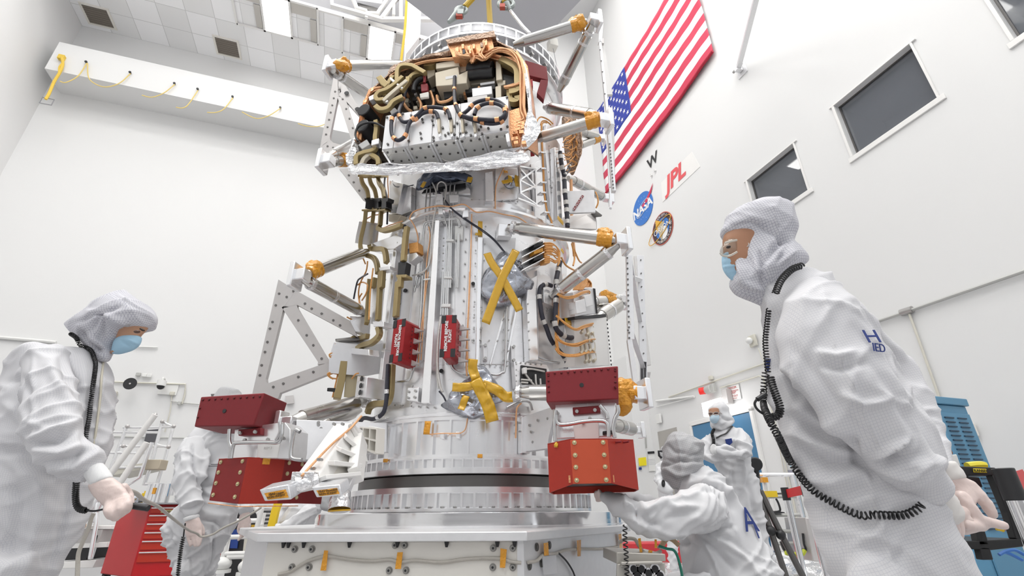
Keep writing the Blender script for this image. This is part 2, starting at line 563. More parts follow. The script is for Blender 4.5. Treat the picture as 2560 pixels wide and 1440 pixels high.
strip_light((692, 38), 'ceiling light with grey louver panels over the middle of the tiled strip')
strip_light((952, 112), 'ceiling light with grey louver panels beside the yellow hanging rope')
for q, lab in (((246, 40), 'square brown air vent near the far corner of the tiled ceiling'), ((569, 118), 'square brown air vent below the larger ceiling light')):
    c = onZ(q, CZ) - UP * .015
    r_ = empty('ceiling_vent', c, lab, 'air vent')
    b = MB()
    for k in (-1, 1):
        b.box(c + dL * (.35 * k), (.06, .76, .04), dL, dR); b.box(c + dR * (.35 * k), (.64, .06, .04), dL, dR)
    b.build('vent_frame', CREAM, r_)
    b = MB(); b.box(c + UP * .006, (.64, .64, .012), dL, dR)
    for k in range(8): b.box(c + dR * (k * .08 - .28) - UP * .004, (.64, .03, .012), dL, dR)
    b.build('vent_grille', mat('vent_brown', (.22, .19, .16), .3, .5), r_)

# grey square platform hanging below the roof, and the crane frame behind it
ZP = zz(9.5)
k0 = onZ((1268, 195), ZP); e1 = (onZ((1021, 5), ZP) - k0).normalized(); e2 = (onZ((1452, 0), ZP) - k0).normalized()
b = MB(); b.prism([k0, k0 + e1 * 4.5, k0 + e1 * 4.5 + e2 * 4.5, k0 + e2 * 4.5], (0, 0, .3))
o = b.build('lifting_platform', mat('platform_grey', (.50, .50, .53), 0, .6), smooth=0)
tag(o, 'flat grey square platform hanging under the roof above the spacecraft', 'platform')
def Z6(*pts): return [(720 + a / 6.4, c_ / 6.4) for a, c_ in pts]
TR = CBR - dR * (CW + .5)
def onT(p, off=0): return onPl(p, TR - dR * off, dR)
cr = empty('crane_frame', onT((930, -60)), 'white steel crane frame under the grey bulkhead of the ceiling', 'crane')
def tr_bar(pts, wd, name):
    b = MB(); P_ = [onT(q) for q in Z6(*pts)]
    b.ribbon(P_, dR, wd, wd)
    b.build(name, WHITE, cr)
tr_bar([(690, -400), (705, 90), (1495, 312), (2330, 312)], .12, 'bottom_chord')
tr_bar([(1490, 312), (1740, -20), (1900, -230)], .12, 'diagonal')
tr_bar([(1805, -300), (1805, 300)], .11, 'upright')
tr_bar([(1690, -300), (1690, 250)], .09, 'upright')
tr_bar([(1020, -60), (1100, 130), (1250, 180), (1270, 212), (1430, 222), (1540, 60), (1700, -180)], .10, 'trolley_rail')
tr_bar([(1270, 212), (1250, 290)], .08, 'hanger')
b = MB(); b.prism([onT(q, .1) for q in Z6((1100, 0), (1500, 60), (1560, -200), (1060, -200))], (0, 0, .5)); b.build('trolley', ALUM, cr)
b = MB(); b.prism([onT(q) for q in Z6((1110, 40), (1440, 130), (1400, 190), (1150, 120))], dR * .3); b.build('trolley_motor', DSTEEL, cr)
b = MB(); P_ = [onT(q, .8) for q in Z6((1925, 10), (2150, 205), (2100, 560), (1880, 780), (1880, 500))]
b.prism([onT(q, .8) for q in ((1021, -90), (1056, -60), (1050, 90), (1015, 135))], dR * .4)
struct(b.build('column_2', WHITE, smooth=0))
b = MB(); b.tube(spline([onT(q, 1.2) for q in ((1019, -60), (1016, 10), (1012, 75), (1003, 150), (1000, 190))]), .035, 8)
tag(b.build('hanging_rope', mat('yellow_webbing', (.70, .45, .02), 0, .7)), 'yellow rope hanging from the crane beside the ceiling light', 'rope')

# ------------------------------------------------------------------ hooks and yellow cords along the ledge
pf = CBL - dR * (pro + .005)
def LE(p, off=.0): return onPl(p, pf - dR * off, dR)
CORD = mat('pale_yellow_cord', (.78, .60, .20), 0, .7)
hk = [(217, 158), (326.5, 184), (437, 211.5), (495, 225.5), (582, 244.5), (701, 271.5), (833, 300)]
for i, q in enumerate(hk):
    b = MB(); c = LE(q); b.cyl(c + dR * .01, c - dR * .05, .022, 10); b.cyl(c - dR * .04, c - dR * .07, .034, 10)
    lab = ['black hook on the ledge nearest the corner cord bundle', 'second black hook along the ledge from the corner', 'third black hook along the ledge from the corner',
           'smallest black hook, midway along the ledge', 'fifth black hook along the ledge from the corner', 'black hook on the ledge before the triangular bracket', 'black hook on the ledge seen through the triangular bracket'][i]
    tag(b.build('wall_hook', BLACK), lab, 'hook')
cl = [[(217, 158), (195, 190), (165, 206), (150, 203)], [(219, 158), (222, 195), (245, 213), (270, 217), (300, 207), (326, 184)], [(437, 211), (410, 232), (380, 243), (355, 238)],
      [(495, 226), (470, 262), (455, 270), (440, 268)], [(582, 245), (560, 272), (540, 281), (518, 281)], [(701, 271), (670, 290), (640, 296), (605, 280)], [(833, 300), (800, 315), (770, 316), (745, 309)]]
cn = ['yellow cord looping from the first hook toward the corner', 'yellow cord looping between the first and second hooks', 'pale yellow cord drooping from the third hook', 'pale yellow cord drooping from the smallest hook',
      'pale yellow cord drooping from the fifth hook', 'pale yellow cord looping before the triangular bracket', 'faint yellow cord behind the triangular bracket']
for q, lab in zip(cl, cn):
    b = MB(); b.tube(spline([LE(x, .06) for x in q]), .014, 6)
    tag(b.build('yellow_lanyard', CORD), lab, 'cord')
b = MB()
b.tube(spline([LE(x, .08) for x in ((154, 144), (157, 160), (150, 180), (135, 205), (122, 235), (114, 248))]), .035, 8)
b.tube(spline([LE(x, .1) for x in ((156, 158), (148, 168), (146, 185), (132, 206))]), .02, 8)
b.box(LE((154, 144), .05), (.14, .1, .14), dL, dR)
tag(b.build('cord_bundle', mat('yellow_lanyard', (.80, .55, .08), 0, .7)), 'thick yellow cord bundle hanging at the corner of the ledge', 'cord')
b = MB(); q = LE((117, 253), .02)
for k in (-1, 1):
    b.box(q + dL * .13 * k, (.015, .02, .2), dL, dR); b.box(q + UP * .1 * k, (.27, .02, .015), dL, dR)
tag(b.build('access_panel', GREYP), 'thin square panel outline under the corner cord bundle', 'panel')

# ------------------------------------------------------------------ flag on the right wall
FR = mat('flag_red', (.60, .045, .095), 0, .7); FW = mat('flag_white', (.86, .85, .85), 0, .7); FB = mat('flag_blue', (.03, .05, .34), 0, .7)
sR = rsz((1790, 130))[0]; zb0 = rsz((1790, 130))[1]; zb1 = rsz((1533, 470))[1]; sL = 3.8
STR = .318
def flag_pt(u, v):                                # u 0..1 from the near (right) edge, v 0..13 stripes from the bottom
    s_ = sR + (sL - sR) * u
    z_ = zb0 + (zb1 - zb0) * min(1, u / .88) + v * STR - .10 * math.sin(u * PI) * (1 - v / 13)
    off = .10 + .006 * math.sin(s_ * 9 + v * .35) + .012 * math.sin(s_ * 2.4 - v * .6) + .008 * math.sin(v * 1.3 + s_)
    return rw(s_, z_, off)
su = (rsz((1577, 240))[0] - sR) / (sL - sR)
flag = empty('flag', flag_pt(.5, 0), 'large striped flag with a starred blue canton hung flat on the white wall', 'flag')
NU = 90
def cloth_grid(mb, u0, u1, v0, v1, nu, nv, mi=0):
    vs = [flag_pt(u0 + (u1 - u0) * i / nu, v0 + (v1 - v0) * j / nv) for j in range(nv + 1) for i in range(nu + 1)]
    mb.add(vs, [(j * (nu + 1) + i, j * (nu + 1) + i + 1, (j + 1) * (nu + 1) + i + 1, (j + 1) * (nu + 1) + i) for j in range(nv) for i in range(nu)], mi)
b = MB(); NC = int(su * 90); us = [su * i / NC for i in range(NC + 1)] + [su + (1 - su) * i / 12 for i in range(1, 13)]
vs = [flag_pt(u, j / 3) for j in range(40) for u in us]; n_ = len(us)
for j in range(39):
    for i in range(n_ - 1):
        if j >= 18 and i >= NC: continue
        b.f.append((j * n_ + i, j * n_ + i + 1, (j + 1) * n_ + i + 1, (j + 1) * n_ + i)); b.m.append((j // 3) % 2)
b.v = vs
o = b.build('striped_cloth', [FR, FW], flag, smooth=180)
b = MB(); cloth_grid(b, su, 1, 6, 13, 40, 21)
o = b.build('canton', FB, flag, smooth=180)
for c_ in flag.children:
    m_ = c_.modifiers.new('thick', 'SOLIDIFY'); m_.thickness = .004
b = MB()
for rr in range(9):
    for cc in range(6 if rr % 2 == 0 else 5):
        u_ = su + (1 - su) * ((cc + (.5 if rr % 2 == 0 else 1)) / 6)
        v_ = 6.4 + (rr + .3) * .73
        c = flag_pt(u_, v_) - dL * .012
        pts = []
        for k in range(10):
            rad_ = .10 if k % 2 == 0 else .04
            a = PI / 2 + k * PI / 5
            pts.append(c + dR * (rad_ * math.cos(a)) + UP * (rad_ * math.sin(a)))
        b.prism(pts, dL * .004)
o = b.build('stars', FW, flag, smooth=0); o['kind'] = 'stuff'
b = MB(); b.tube([flag_pt(i / 40, -.05) - dL * .02 for i in range(41)], .045, 8)
b.build('lower_hem', mat('flag_dark_red', (.42, .015, .04), 0, .7), flag)

# ------------------------------------------------------------------ emblems and letters on the right wall
def disc(name, cpx, toppx, mats, lab):
    c = RW(cpx, .015); t = RW(toppx, .015); r_ = abs(t.z - c.z)
    return c, r_
WX, WY = -dR, UP                                   # reading directions on the right wall
c = RW((1606.5, 521), .02); r_ = .44 * HSC
em = empty('wall_emblem', c - UP * r_, 'round blue space agency emblem with white NASA letters on the wall', 'emblem')
EMB = mat('emblem_blue', (.03, .17, .55), 0, .5)
b = MB(); b.prism([c + WX * r_ * math.cos(2 * PI * k / 48) + WY * r_ * math.sin(2 * PI * k / 48) for k in range(48)], dL * .014); b.build('disc', EMB, em, smooth=0)
text('lettering', 'NASA', c - dL * .006 + WY * -.02, WX, WY, .43, LETW, em, offset=.012)
RDM = mat('emblem_red', (.60, .03, .09), 0, .5)
b = MB(); P_ = [RW(q, .03) for q in px('N', (285, 690), (345, 560), (398, 430), (372, 560), (318, 690), (300, 705))]
b.prism(P_, dL * .006)
P_ = [RW(q, .03) for q in px('N', (245, 745), (275, 700), (290, 712), (262, 770))]
b.prism(P_, dL * .006); b.build('red_wing', RDM, em, smooth=0)
b = MB(); b.tube([c - dL * .008 + WX * .36 * math.cos(t) + WY * (.17 * math.sin(t) + .13 * math.cos(t)) for t in [2 * PI * k / 40 for k in range(40)]], .009, 6, closed=True); b.build('orbit_line', LETW, em)
b = MB()
for k in range(26):
    a, rr = random.uniform(0, 2 * PI), r_ * math.sqrt(random.uniform(.1, .8)); q = c + WX * rr * math.cos(a) + WY * rr * math.sin(a)
    b.cyl(q, q - dL * .004, .008, 5)
o = b.build('stars', LETW, em); o['kind'] = 'stuff'
c = RW((1656, 571), .02); r_ = .40 * HSC
em = empty('wall_emblem', c - UP * r_, 'round brown mission emblem reading ORION with a gold triangle and ring', 'emblem')
circ = lambda c_, rr, n=48: [c_ + WX * rr * math.cos(2 * PI * k / n) + WY * rr * math.sin(2 * PI * k / n) for k in range(n)]
BRN = mat('emblem_brown', (.06, .028, .03), 0, .5); GOLD = mat('emblem_gold', (.75, .42, .05), 0, .5); TAN = mat('emblem_tan', (.50, .42, .28), 0, .5)
b = MB(); b.prism(circ(c, r_), dL * .014); b.build('rim', mat('emblem_rim', (.55, .12, .08), 0, .5), em, smooth=0)
b = MB(); b.prism(circ(c - dL * .003, r_ * .95), dL * .014); b.build('disc', BRN, em, smooth=0)
b = MB(); b.prism(circ(c - dL * .006, r_ * .66), dL * .014); b.build('sky', EMB, em, smooth=0)
b = MB(); b.prism(circ(c - dL * .008 + WX * .03 - WY * .16, r_ * .40), dL * .01); b.build('moon', LETW, em, smooth=0)
b = MB(); b.prism([c - dL * .011 + WX * a * HSC + WY * h * HSC for a, h in ((-.20, .34), (-.24, -.02), (.10, .12))], dL * .008); b.build('gold_triangle', GOLD, em, smooth=0)
b = MB(); b.prism([c - dL * .013 + WX * a * HSC + WY * h * HSC for a, h in ((-.16, .12), (.12, .16), (.0, -.12), (-.08, -.34))], dL * .008); b.build('tan_triangle', TAN, em, smooth=0)
text('lettering', 'ORION', c - dL * .018 + WY * 0, WX, WY, .26, LETW, em)
def arc_text(body, rr, a_start, a_end, size, up=1):
    n = len(body); tb = MB()
    for i, ch in enumerate(body):
        if ch == ' ': continue
        a = a_start + (a_end - a_start) * i / max(1, n - 1)
        d = WX * math.cos(a) + WY * math.sin(a)
        ey = d * up
        ex = V3(ey).cross(dL * -1)
        ex = (WX * math.sin(a) - WY * math.cos(a)) * up
        put_text(tb, ch, c + d * rr - dL * .006, ex, ey, size)
    tb.build('lettering', LETW, em, smooth=0)
arc_text('ORION EFT-1', r_ * .82, math.radians(125), math.radians(50), .11)
arc_text('EXPLORATION FLIGHT TEST', r_ * .82, math.radians(215), math.radians(370), .104, up=-1)
b = MB(); b.tube([c - dL * .02 + WX * (.60 * math.cos(t) - .13) + WY * (.22 * math.sin(t) + .16 * math.cos(t)) for t in [2 * PI * k / 48 for k in range(48)]], .012, 6, closed=True); b.build('gold_ring', GOLD, em)
JP = mat('sign_red', (.75, .10, .11), 0, .5)
c = RW((1686.5, 444), .02)
js = empty('wall_sign', c - UP * .2, 'red JPL letters on a thin white panel beside the emblems', 'sign')
b = MB(); c2 = RW((1688, 447), .012)
b.prism([c2 + WX * x * HSC + WY * y * HSC for x, y in ((-.56, -.27), (.80, -.27), (.66, .25), (-.5, .25))], dL * .01); b.build('panel', WHITE, js, smooth=0)
text('lettering', 'JPL', c - WY * .0, WX, WY, .73, JP, js, shear=.25, offset=.025)
c = RW((1631, 402), .02)
ws = empty('wall_letter', c - UP * .2, 'single black letter W high on the wall above the emblems', 'letter')
text('lettering', 'W', c, WX, WY, .55, LETK, ws, offset=.01)
for q, lab in (((1637, 427), 'small white wall clip just under the black letter'), ((1628, 438), 'small white wall clip above the red wing of the blue emblem')):
    b = MB(); p = RW(q, .04); b.box(p, (.04, .08, .05), dL, dR); b.cyl(p, p - dL * .03 + UP * .03, .012, 8)
    tag(b.build('wall_clip', PLASTW), lab, 'clip')

# ------------------------------------------------------------------ wall arm at the top
q = RW((1850, 172), .06)
arm = empty('wall_brace', q, 'grey steel brace reaching out from the white wall beside the flag', 'brace')
b = MB(); far = onPl((1905, -60), RP - dL * 1.6, dL); b.ribbon([q - dL * .05, far], dL, .11, .11); b.build('bar', ALUM, arm, .008)
b = MB(); b.box(q + dL * .045, (.03, .3, .42), dL, dR); b.box(q - dL * .06, (.16, .12, .2), dL, dR)
b.build('mount_plate', ALUM, arm, .006)
b = MB(); b.cyl(q - dL * .08 - dR * .15, q - dL * .08 + dR * .15, .035, 12); b.build('pin', STEEL, arm)
q = onY((1381, 112), 8.5)
hb = empty('hanging_box', q, 'small beige box hanging on a wire behind the upper right strut', 'box')
b = MB(); b.box(q, (.22, .22, .26), dL, dR); b.build('case', CREAM, hb, .01)
b = MB(); b.tube([q, onY((1420, 0), 8.5)], .008, 6); b.tube([q, onY((1399, 200), 8.5)], .006, 6); b.build('wire', GREYP, hb)
# ================================================================== assembly stand and rings
STAND = empty('assembly_stand', (AX.x, AX.y, 0), 'low cream and aluminium assembly stand with a polished drum under the spacecraft', 'stand')
PZ = .762
pts_ = [(-1.04, 2.2), (.05, 2.13), (.70, 3.256), (.85, 4.3), (.3, 5.1), (-1.0, 5.1), (-1.72, 4.4), (-1.69, 3.33)]
b = MB(); b.prism([V3((x, y, PZ)) for x, y in pts_], (0, 0, -.034)); b.build('top_plate', ALUM, STAND, .004)
def inset(d):
    c = V3((-.3, 3.6, 0)); out = []
    for x, y in pts_:
        v = V3((x, y, 0)) - c; out.append(c + v * (1 - d / v.length))
    return out
ins = inset(.055)
def side(i, name, m, z1=PZ - .036, z0=.02, th=.05):
    a, e = ins[i], ins[(i + 1) % len(ins)]
    nn = (e - a).cross(UP).normalized()
    b = MB(); b.prism([a + UP * z0, e + UP * z0, e + UP * z1, a + UP * z1], -nn * th); b.build(name, m, STAND, .003)
    return a, e, nn
A0, E0, N0 = side(0, 'cream_panel', CREAM)
A1, E1, N1 = side(1, 'side_panel', ALUM)
for i in range(2, 8): side(i, 'back_panel', ALUM)
b = MB()
b.prism([ins[1] + UP * .02 + N0 * .004, ins[1] + UP * .02 + N0 * .004 - (E0 - A0).normalized() * .025, ins[1] + UP * (PZ - .036) + N0 * .004 - (E0 - A0).normalized() * .025, ins[1] + UP * (PZ - .036) + N0 * .004], -N0 * .02)
b.build('corner_strip', ALUM, STAND)
def onA(p): return onPl(p, A0, N0)
def onB(p): return onPl(p, A1, N1)
for x, y in ((160, 370), (280, 370), (858, 342), (925, 342), (1540, 362), (1676, 362), (140, 495), (260, 495), (817, 517), (934, 517), (1537, 495), (1676, 495)):
    q = onA(p1('P', x, y)); b = MB(); b.cyl(q, q + N0 * .004, .0135, 18); b.cyl(q, q + N0 * .014, .0095, 14); o = b.build('socket_bolt', mat('bolt_grey', (.33, .32, .30), .6, .4) if 'bolt_grey' not in bpy.data.materials else bpy.data.materials['bolt_grey'], STAND); b = MB(); b.cyl(q + N0 * .013, q + N0 * .0146, .005, 6); b.build('socket', BLACK, o)
for x, y in ((1840, 355), (1928, 342), (1872, 466), (1790, 485)):
    q = onB(p1('P', x, y)); b = MB(); b.cyl(q, q + N1 * .004, .016, 16); b.cyl(q, q + N1 * .006, .010, 6); b.build('socket_bolt', DSTEEL, STAND)
for x in (95, 130, 235, 550, 880, 1220, 1570, 1690):
    q = onA(p1('P', x, 305)); q.z = PZ - .044; b = MB(); b.cyl(q + UP * .012 + N0 * .012, q - UP * .012 + N0 * .012, .011, 8, r2=.005); b.build('plate_clip', BLACK, STAND)
b = MB(); b.lathe([(.90, PZ), (.985, PZ), (.985, .832), (.975, .838), (.90, .838)], n=128); b.build('polished_drum', POLI, STAND, smooth=50)
b = MB(); b.lathe([(.985, PZ + .006), (.992, PZ + .006), (.992, PZ + .012), (.985, PZ + .012)], n=128); b.build('drum_lip', ALUB, STAND)

def pocket_ring(name, Ro, depth, z0, z1, lip0, lip1, n, rw_, m, parent, off=0, inner=.05):
    b = MB()
    b.lathe([(Ro - depth - inner, z0), (Ro, z0), (Ro, z0 + lip0), (Ro - depth, z0 + lip0 + .003), (Ro - depth, z1 - lip1 - .003), (Ro, z1 - lip1), (Ro, z1), (Ro - depth - inner, z1)], n=n * 2)
    for k in range(n):
        a = off + 2 * PI * k / n
        d = V3((math.sin(a), -math.cos(a), 0)); t = V3((d.y, -d.x, 0))
        c = V3((AX.x, AX.y, (z0 + lip0 + z1 - lip1) / 2)) + d * (Ro - depth / 2 - .0005)
        b.box(c, (rw_, depth, z1 - lip1 - z0 - lip0 + .004), t, d, UP)
    return b.build(name, m, parent, smooth=30)
pocket_ring('fluted_ring', .80, .022, .84, .962, .016, .03, 72, .012, ALUB, STAND)
b = MB()
for k in range(72):                                 # bolt heads along the foot of the flutes
    a = 2 * PI * (k + .5) / 72
    for da in (-.006, .006): b.bolt(polar(.785, a + da, .861), V3((math.sin(a), -math.cos(a), 0)), .005, .012)
o = b.build('bolt_circle', STEEL, STAND); o['kind'] = 'stuff'
b = MB(); b.lathe([(.55, .93), (.765, .93), (.765, 1.022), (.5, 1.022)], n=96); b.build('guide_cone', DSTEEL, STAND)

# ================================================================== the spacecraft
SC = empty('spacecraft', (AX.x, AX.y, 1.03), 'tall silver spacecraft core hung with cables, struts and foil bags over the stand', 'spacecraft')
pocket_ring('separation_ring', .80, .022, 1.03, 1.118, .03, .012, 88, .010, ALUB, SC)
b = MB(); b.lathe([(.6, 1.03), (.78, 1.028), (.78, 1.034), (.6, 1.034)]); b.build('ring_closeout', DSTEEL, SC)
pocket_ring('ribbed_skirt', .765, .022, 1.118, 1.345, .016, .022, 46, .011, ALUB, SC, off=.03)
b = MB(); b.lathe([(.66, 1.345), (.775, 1.345), (.775, 1.36), (.735, 1.375), (.735, 1.42), (.66, 1.42)], n=96); b.build('lower_flange', ALU, SC, smooth=25)
RB = .715
b = MB(); b.lathe([(RB - .05, 1.40), (RB, 1.40), (RB, 2.80), (RB - .05, 2.80)], n=96); b.build('propellant_cylinder', ALU, SC, smooth=40)
b = MB(); b.lathe([(.66, 2.775), (.74, 2.775), (.765, 2.79), (.765, 2.81), (.73, 2.835), (.73, 2.88), (.66, 2.88)], n=96); b.build('upper_flange', ALUB, SC, smooth=25)
b = MB(); b.lathe([(.64, 2.86), (.705, 2.86), (.715, 4.35), (.64, 4.35)], n=96); b.build('upper_cylinder', ALU, SC, smooth=40)
b = MB(); b.lathe([(.62, 4.33), (.72, 4.33), (.765, 4.44), (.765, 4.5), (.62, 4.5)], n=96); b.build('ring_cone', ALU, SC, smooth=25)
pocket_ring('bolt_ring', .785, .05, 4.44, 4.575, .012, .02, 58, .014, ALU, SC)
pocket_ring('lifting_ring', .80, .06, 4.555, 4.69, .024, .018, 50, .013, ALUB, SC, off=.054)
b = MB()
for k in range(29):
    a = 2 * PI * k / 29; d = V3((math.sin(a), -math.cos(a), 0)); b.box(polar(.765, a, 4.50), (.02, .05, .045), V3((d.y, -d.x, 0)), d); b.bolt(polar(.79, a, 4.50), d, .013, .008, 10)
o = b.build('bolt_circle', STEEL, SC); o['kind'] = 'stuff'

def mean(ps): return sum(ps, V3((0, 0, 0))) / len(ps)
def plateC(name, c, pts, R, th, m, par=SC, bevel=.003, smooth=30):
    P_ = [onC(q, R) for q in px(c, *pts)]
    b = MB(); b.prism(P_, -rad(mean(P_)) * th); return b.build(name, m, par, bevel, smooth)
def tubeC(name, c, pts, R, r, m, par=SC, n=8, k=5):
    Rs = R if isinstance(R, (list, tuple)) else [R] * len(pts)
    b = MB(); b.tube(spline([onC(q, rr) for q, rr in zip(px(c, *pts), Rs)], k), r, n); return b.build(name, m, par, smooth=60)
def barC(name, c, pts, R, w_, th, m, par=SC, k=5, bevel=.003):
    Rs = R if isinstance(R, (list, tuple)) else [R] * len(pts)
    P_ = spline([onC(q, rr) for q, rr in zip(px(c, *pts), Rs)], k)
    b = MB(); b.ribbon(P_, [rad(p) for p in P_], w_, th); return b.build(name, m, par, bevel, smooth=35)
def rowC(name, c, a, e, n, R, m=STEEL, r=.006, par=SC):
    P_, Q_ = p1(c, *a), p1(c, *e)
    for i in range(n):
        t = i / max(1, n - 1); q = onC((P_[0] + (Q_[0] - P_[0]) * t, P_[1] + (Q_[1] - P_[1]) * t), R)
        b = MB(); b.bolt(q - rad(q) * .003, rad(q), r, .008); b.build('rivet', m, par)
# stringers, panels and channels on the cylinder ---------------------------------------------------
def longi(name, top, bot, R, th, m=ALU, par=SC):    # top / bot: pairs of (crop, x, y)
    P_ = [onC(p1(*top[0]), R), onC(p1(*top[1]), R), onC(p1(*bot[1]), R), onC(p1(*bot[0]), R)]
    b = MB(); b.prism(P_, -rad(mean(P_)) * th); return b.build(name, m, par, .003)
longi('cable_channel', (('B', 886, 432), ('B', 918, 432)), (('C', 1085, 787), ('C', 1138, 787)), .795, .085, ALUB)
longi('stringer', (('B', 1195, 470), ('B', 1232, 470)), (('M', 545, 655), ('M', 583, 655)), .745, .04, ALUB)
longi('stringer', (('L', 575, 820), ('L', 610, 815)), (('K', 705, 330), ('K', 735, 330)), .80, .06, ALUB)
longi('stringer', (('K', 690, 330), ('K', 728, 330)), (('K', 640, 912), ('K', 668, 912)), .79, .06, ALUB)
longi('stringer', (('B', 1545, 1000), ('B', 1615, 960)), (('M', 1115, 600), ('M', 1212, 590)), .78, .06, ALUB)
longi('stringer', (('B', 1562, 860), ('B', 1622, 830)), (('B', 1545, 1010), ('B', 1615, 1010)), .78, .06, ALU)
longi('skin_panel', (('B', 1235, 560), ('B', 1470, 560)), (('M', 600, 640), ('M', 860, 640)), .726, .02, ALUM)
longi('skin_panel', (('B', 1025, 480), ('B', 1140, 470)), (('M', 330, 700), ('M', 420, 700)), .724, .02, ALUM)
longi('skin_panel', (('B', 700, 520), ('B', 770, 520)), (('K', 780, 930), ('K', 900, 930)), .724, .02, ALUM)
longi('rib_strip', (('B', 1480, 980), ('B', 1500, 980)), (('M', 855, 640), ('M', 880, 640)), .735, .03, ALUB)
longi('rib_strip', (('B', 1385, 1080), ('B', 1402, 1080)), (('M', 690, 640), ('M', 712, 640)), .733, .03, ALUB)
longi('rib_strip', (('B', 600, 600), ('B', 625, 600)), (('K', 800, 30), ('K', 815, 30)), .75, .03, ALU)
longi('rib_strip', (('L', 1020, 670), ('L', 1100, 670)), (('L', 985, 1440), ('L', 1062, 1440)), .735, .03, ALUM)
for c, a, e, n, R in (('B', (1110, 480), (1085, 1190), 9, .73), ('B', (1180, 560), (1165, 1300), 9, .735), ('B', (1250, 480), (1215, 1330), 8, .735), ('M', (845, 160), (840, 600), 5, .745), ('M', (893, 170), (895, 605), 5, .745),
                      ('M', (1100, 0), (1115, 480), 6, .79), ('M', (590, 640), (940, 660), 7, .735), ('M', (530, 30), (525, 380), 4, .745), ('M', (605, 30), (600, 380), 4, .745), ('M', (510, 385), (780, 390), 4, .735),
                      ('L', (700, 460), (820, 510), 3, .72), ('L', (740, 330), (700, 630), 4, .72), ('B', (1150, 290), (1480, 300), 7, .72), ('B', (1390, 230), (1590, 290), 4, .72), ('L', (1120, 880), (1110, 1220), 5, .745),
                      ('K', (850, 960), (1290, 985), 6, .745), ('K', (500, 590), (545, 800), 4, .80), ('M', (970, 620), (1240, 640), 6, .77), ('M', (975, 640), (975, 880), 5, .77), ('M', (1010, 1170), (1010, 1350), 3, .78),
                      ('B', (1700, 90), (1750, 420), 8, .74), ('R', (290, 340), (350, 1030), 11, .74), ('R', (280, 600), (330, 900), 5, .74)):
    rowC('rivet_strip', c, a, e, n, R)
# upper cylinder fittings
plateC('bracket_plate', 'L', [(510, 230), (665, 265), (585, 600), (510, 600)], .79, .07, ALUB)
plateC('bracket_plate', 'L', [(500, 605), (640, 620), (600, 690), (500, 690)], .78, .05, BEIGE)
plateC('bracket_plate', 'L', [(670, 270), (760, 300), (750, 570), (600, 640)], .75, .04, ALU)
plateC('access_frame', 'L', [(860, 375), (1370, 265), (1415, 330), (1415, 380), (880, 400)], .745, .02, ALUB)
plateC('access_opening', 'L', [(870, 375), (905, 330), (1365, 255), (1365, 315), (1290, 325)], .748, .03, BLACK)
plateC('wing_bracket', 'B', [(1245, 90), (1300, 80), (1310, 290), (1250, 290)], .79, .07, ALUB)
plateC('wing_bracket', 'B', [(1320, 60), (1480, 60), (1480, 280), (1320, 290)], .735, .02, ALU)
plateC('valve_block', 'L', [(1040, 380), (1110, 380), (1110, 500), (1030, 500)], .79, .06, ALU)
plateC('valve_block', 'L', [(1180, 390), (1290, 390), (1280, 470), (1190, 480)], .78, .05, ALU)
plateC('flange_tab', 'L', [(1340, 560), (1400, 560), (1400, 640), (1330, 640)], .80, .05, ALUB)
plateC('flange_tab', 'L', [(1060, 540), (1110, 540), (1110, 610), (1060, 610)], .80, .05, ALUB)
plateC('pipe_clamp', 'L', [(1150, 890), (1235, 890), (1235, 912), (1150, 912)], .77, .03, PLASTW)
plateC('pipe_clamp', 'L', [(1120, 1310), (1210, 1310), (1210, 1330), (1120, 1330)], .77, .03, PLASTW)
plateC('pipe_clamp', 'L', [(890, 1335), (970, 1325), (970, 1345), (890, 1355)], .77, .03, PLASTW)
plateC('pipe_clamp', 'L', [(1248, 740), (1340, 740), (1335, 895), (1245, 895)], .745, .02, PLASTW)
plateC('pipe_clamp', 'B', [(930, 1045), (995, 1045), (995, 1058), (930, 1058)], .77, .03, PLASTW)
plateC('pipe_clamp', 'C', [(1210, 190), (1262, 190), (1262, 202), (1210, 202)], .77, .03, PLASTW)
plateC('fuse_block', 'K', [(985, 760), (1110, 755), (1100, 920), (975, 905)], .79, .06, ALUB)
for x, y in ((1000, 808), (1075, 800), (995, 876), (1068, 870), (1040, 745), (1025, 930)):
    q = onC(p1('K', x, y), .79); b = MB(); b.bolt(q, rad(q), .008, .008, 8); b.build('block_bolt', STEEL, SC)
for c, pt in (('M', (185, 710)), ('B', (1160, 892)), ('C', (990, 112)), ('B', (675, 940)), ('B', (995, 895))):
    q = onC(p1(c, *pt), .728); b = MB(); b.cyl(q, q + rad(q) * .006, .013, 14); b.cyl(q + rad(q) * .005, q + rad(q) * .0065, .009, 14); b.build('port_hole', BLACK, SC)
for pt in ((625, 420, 672, 600), (925, 435, 965, 620)):
    x0, y0, x1, y1 = pt; plateC('hard_point', 'M', [(x0, y0), (x1, y0), (x1, y1), (x0, y1)], .745, .02, ALUM)
    b = MB()
    for yy in (y0 + 20, y1 - 22):
        q = onC(p1('M', (x0 + x1) / 2, yy), .745); b.bolt(q, rad(q), .010, .014, 10)
    b.build('hard_point_bolt', STEEL, SC)
# access opening by the lower right strut
plateC('hatch_frame', 'M', [(955, 610), (1300, 640), (1330, 700), (1320, 880), (975, 890)], .775, .04, ALU)
plateC('hatch_opening', 'M', [(1030, 645), (1300, 685), (1310, 850), (1050, 850), (1022, 820)], .778, .05, BLACK)
for pts in ([(1075, 690), (1075, 740), (1170, 865)], [(1180, 745), (1185, 830), (1195, 865)], [(1230, 790), (1235, 850)], [(1080, 690), (1150, 690), (1275, 715)], [(1030, 800), (1140, 810)], [(1030, 830), (1100, 835)]):
    tubeC('hatch_pipe', 'M', pts, .79, .006, WCABLE)
plateC('connector', 'M', [(1050, 672), (1090, 668), (1092, 735), (1055, 735)], .80, .03, PLASTW)
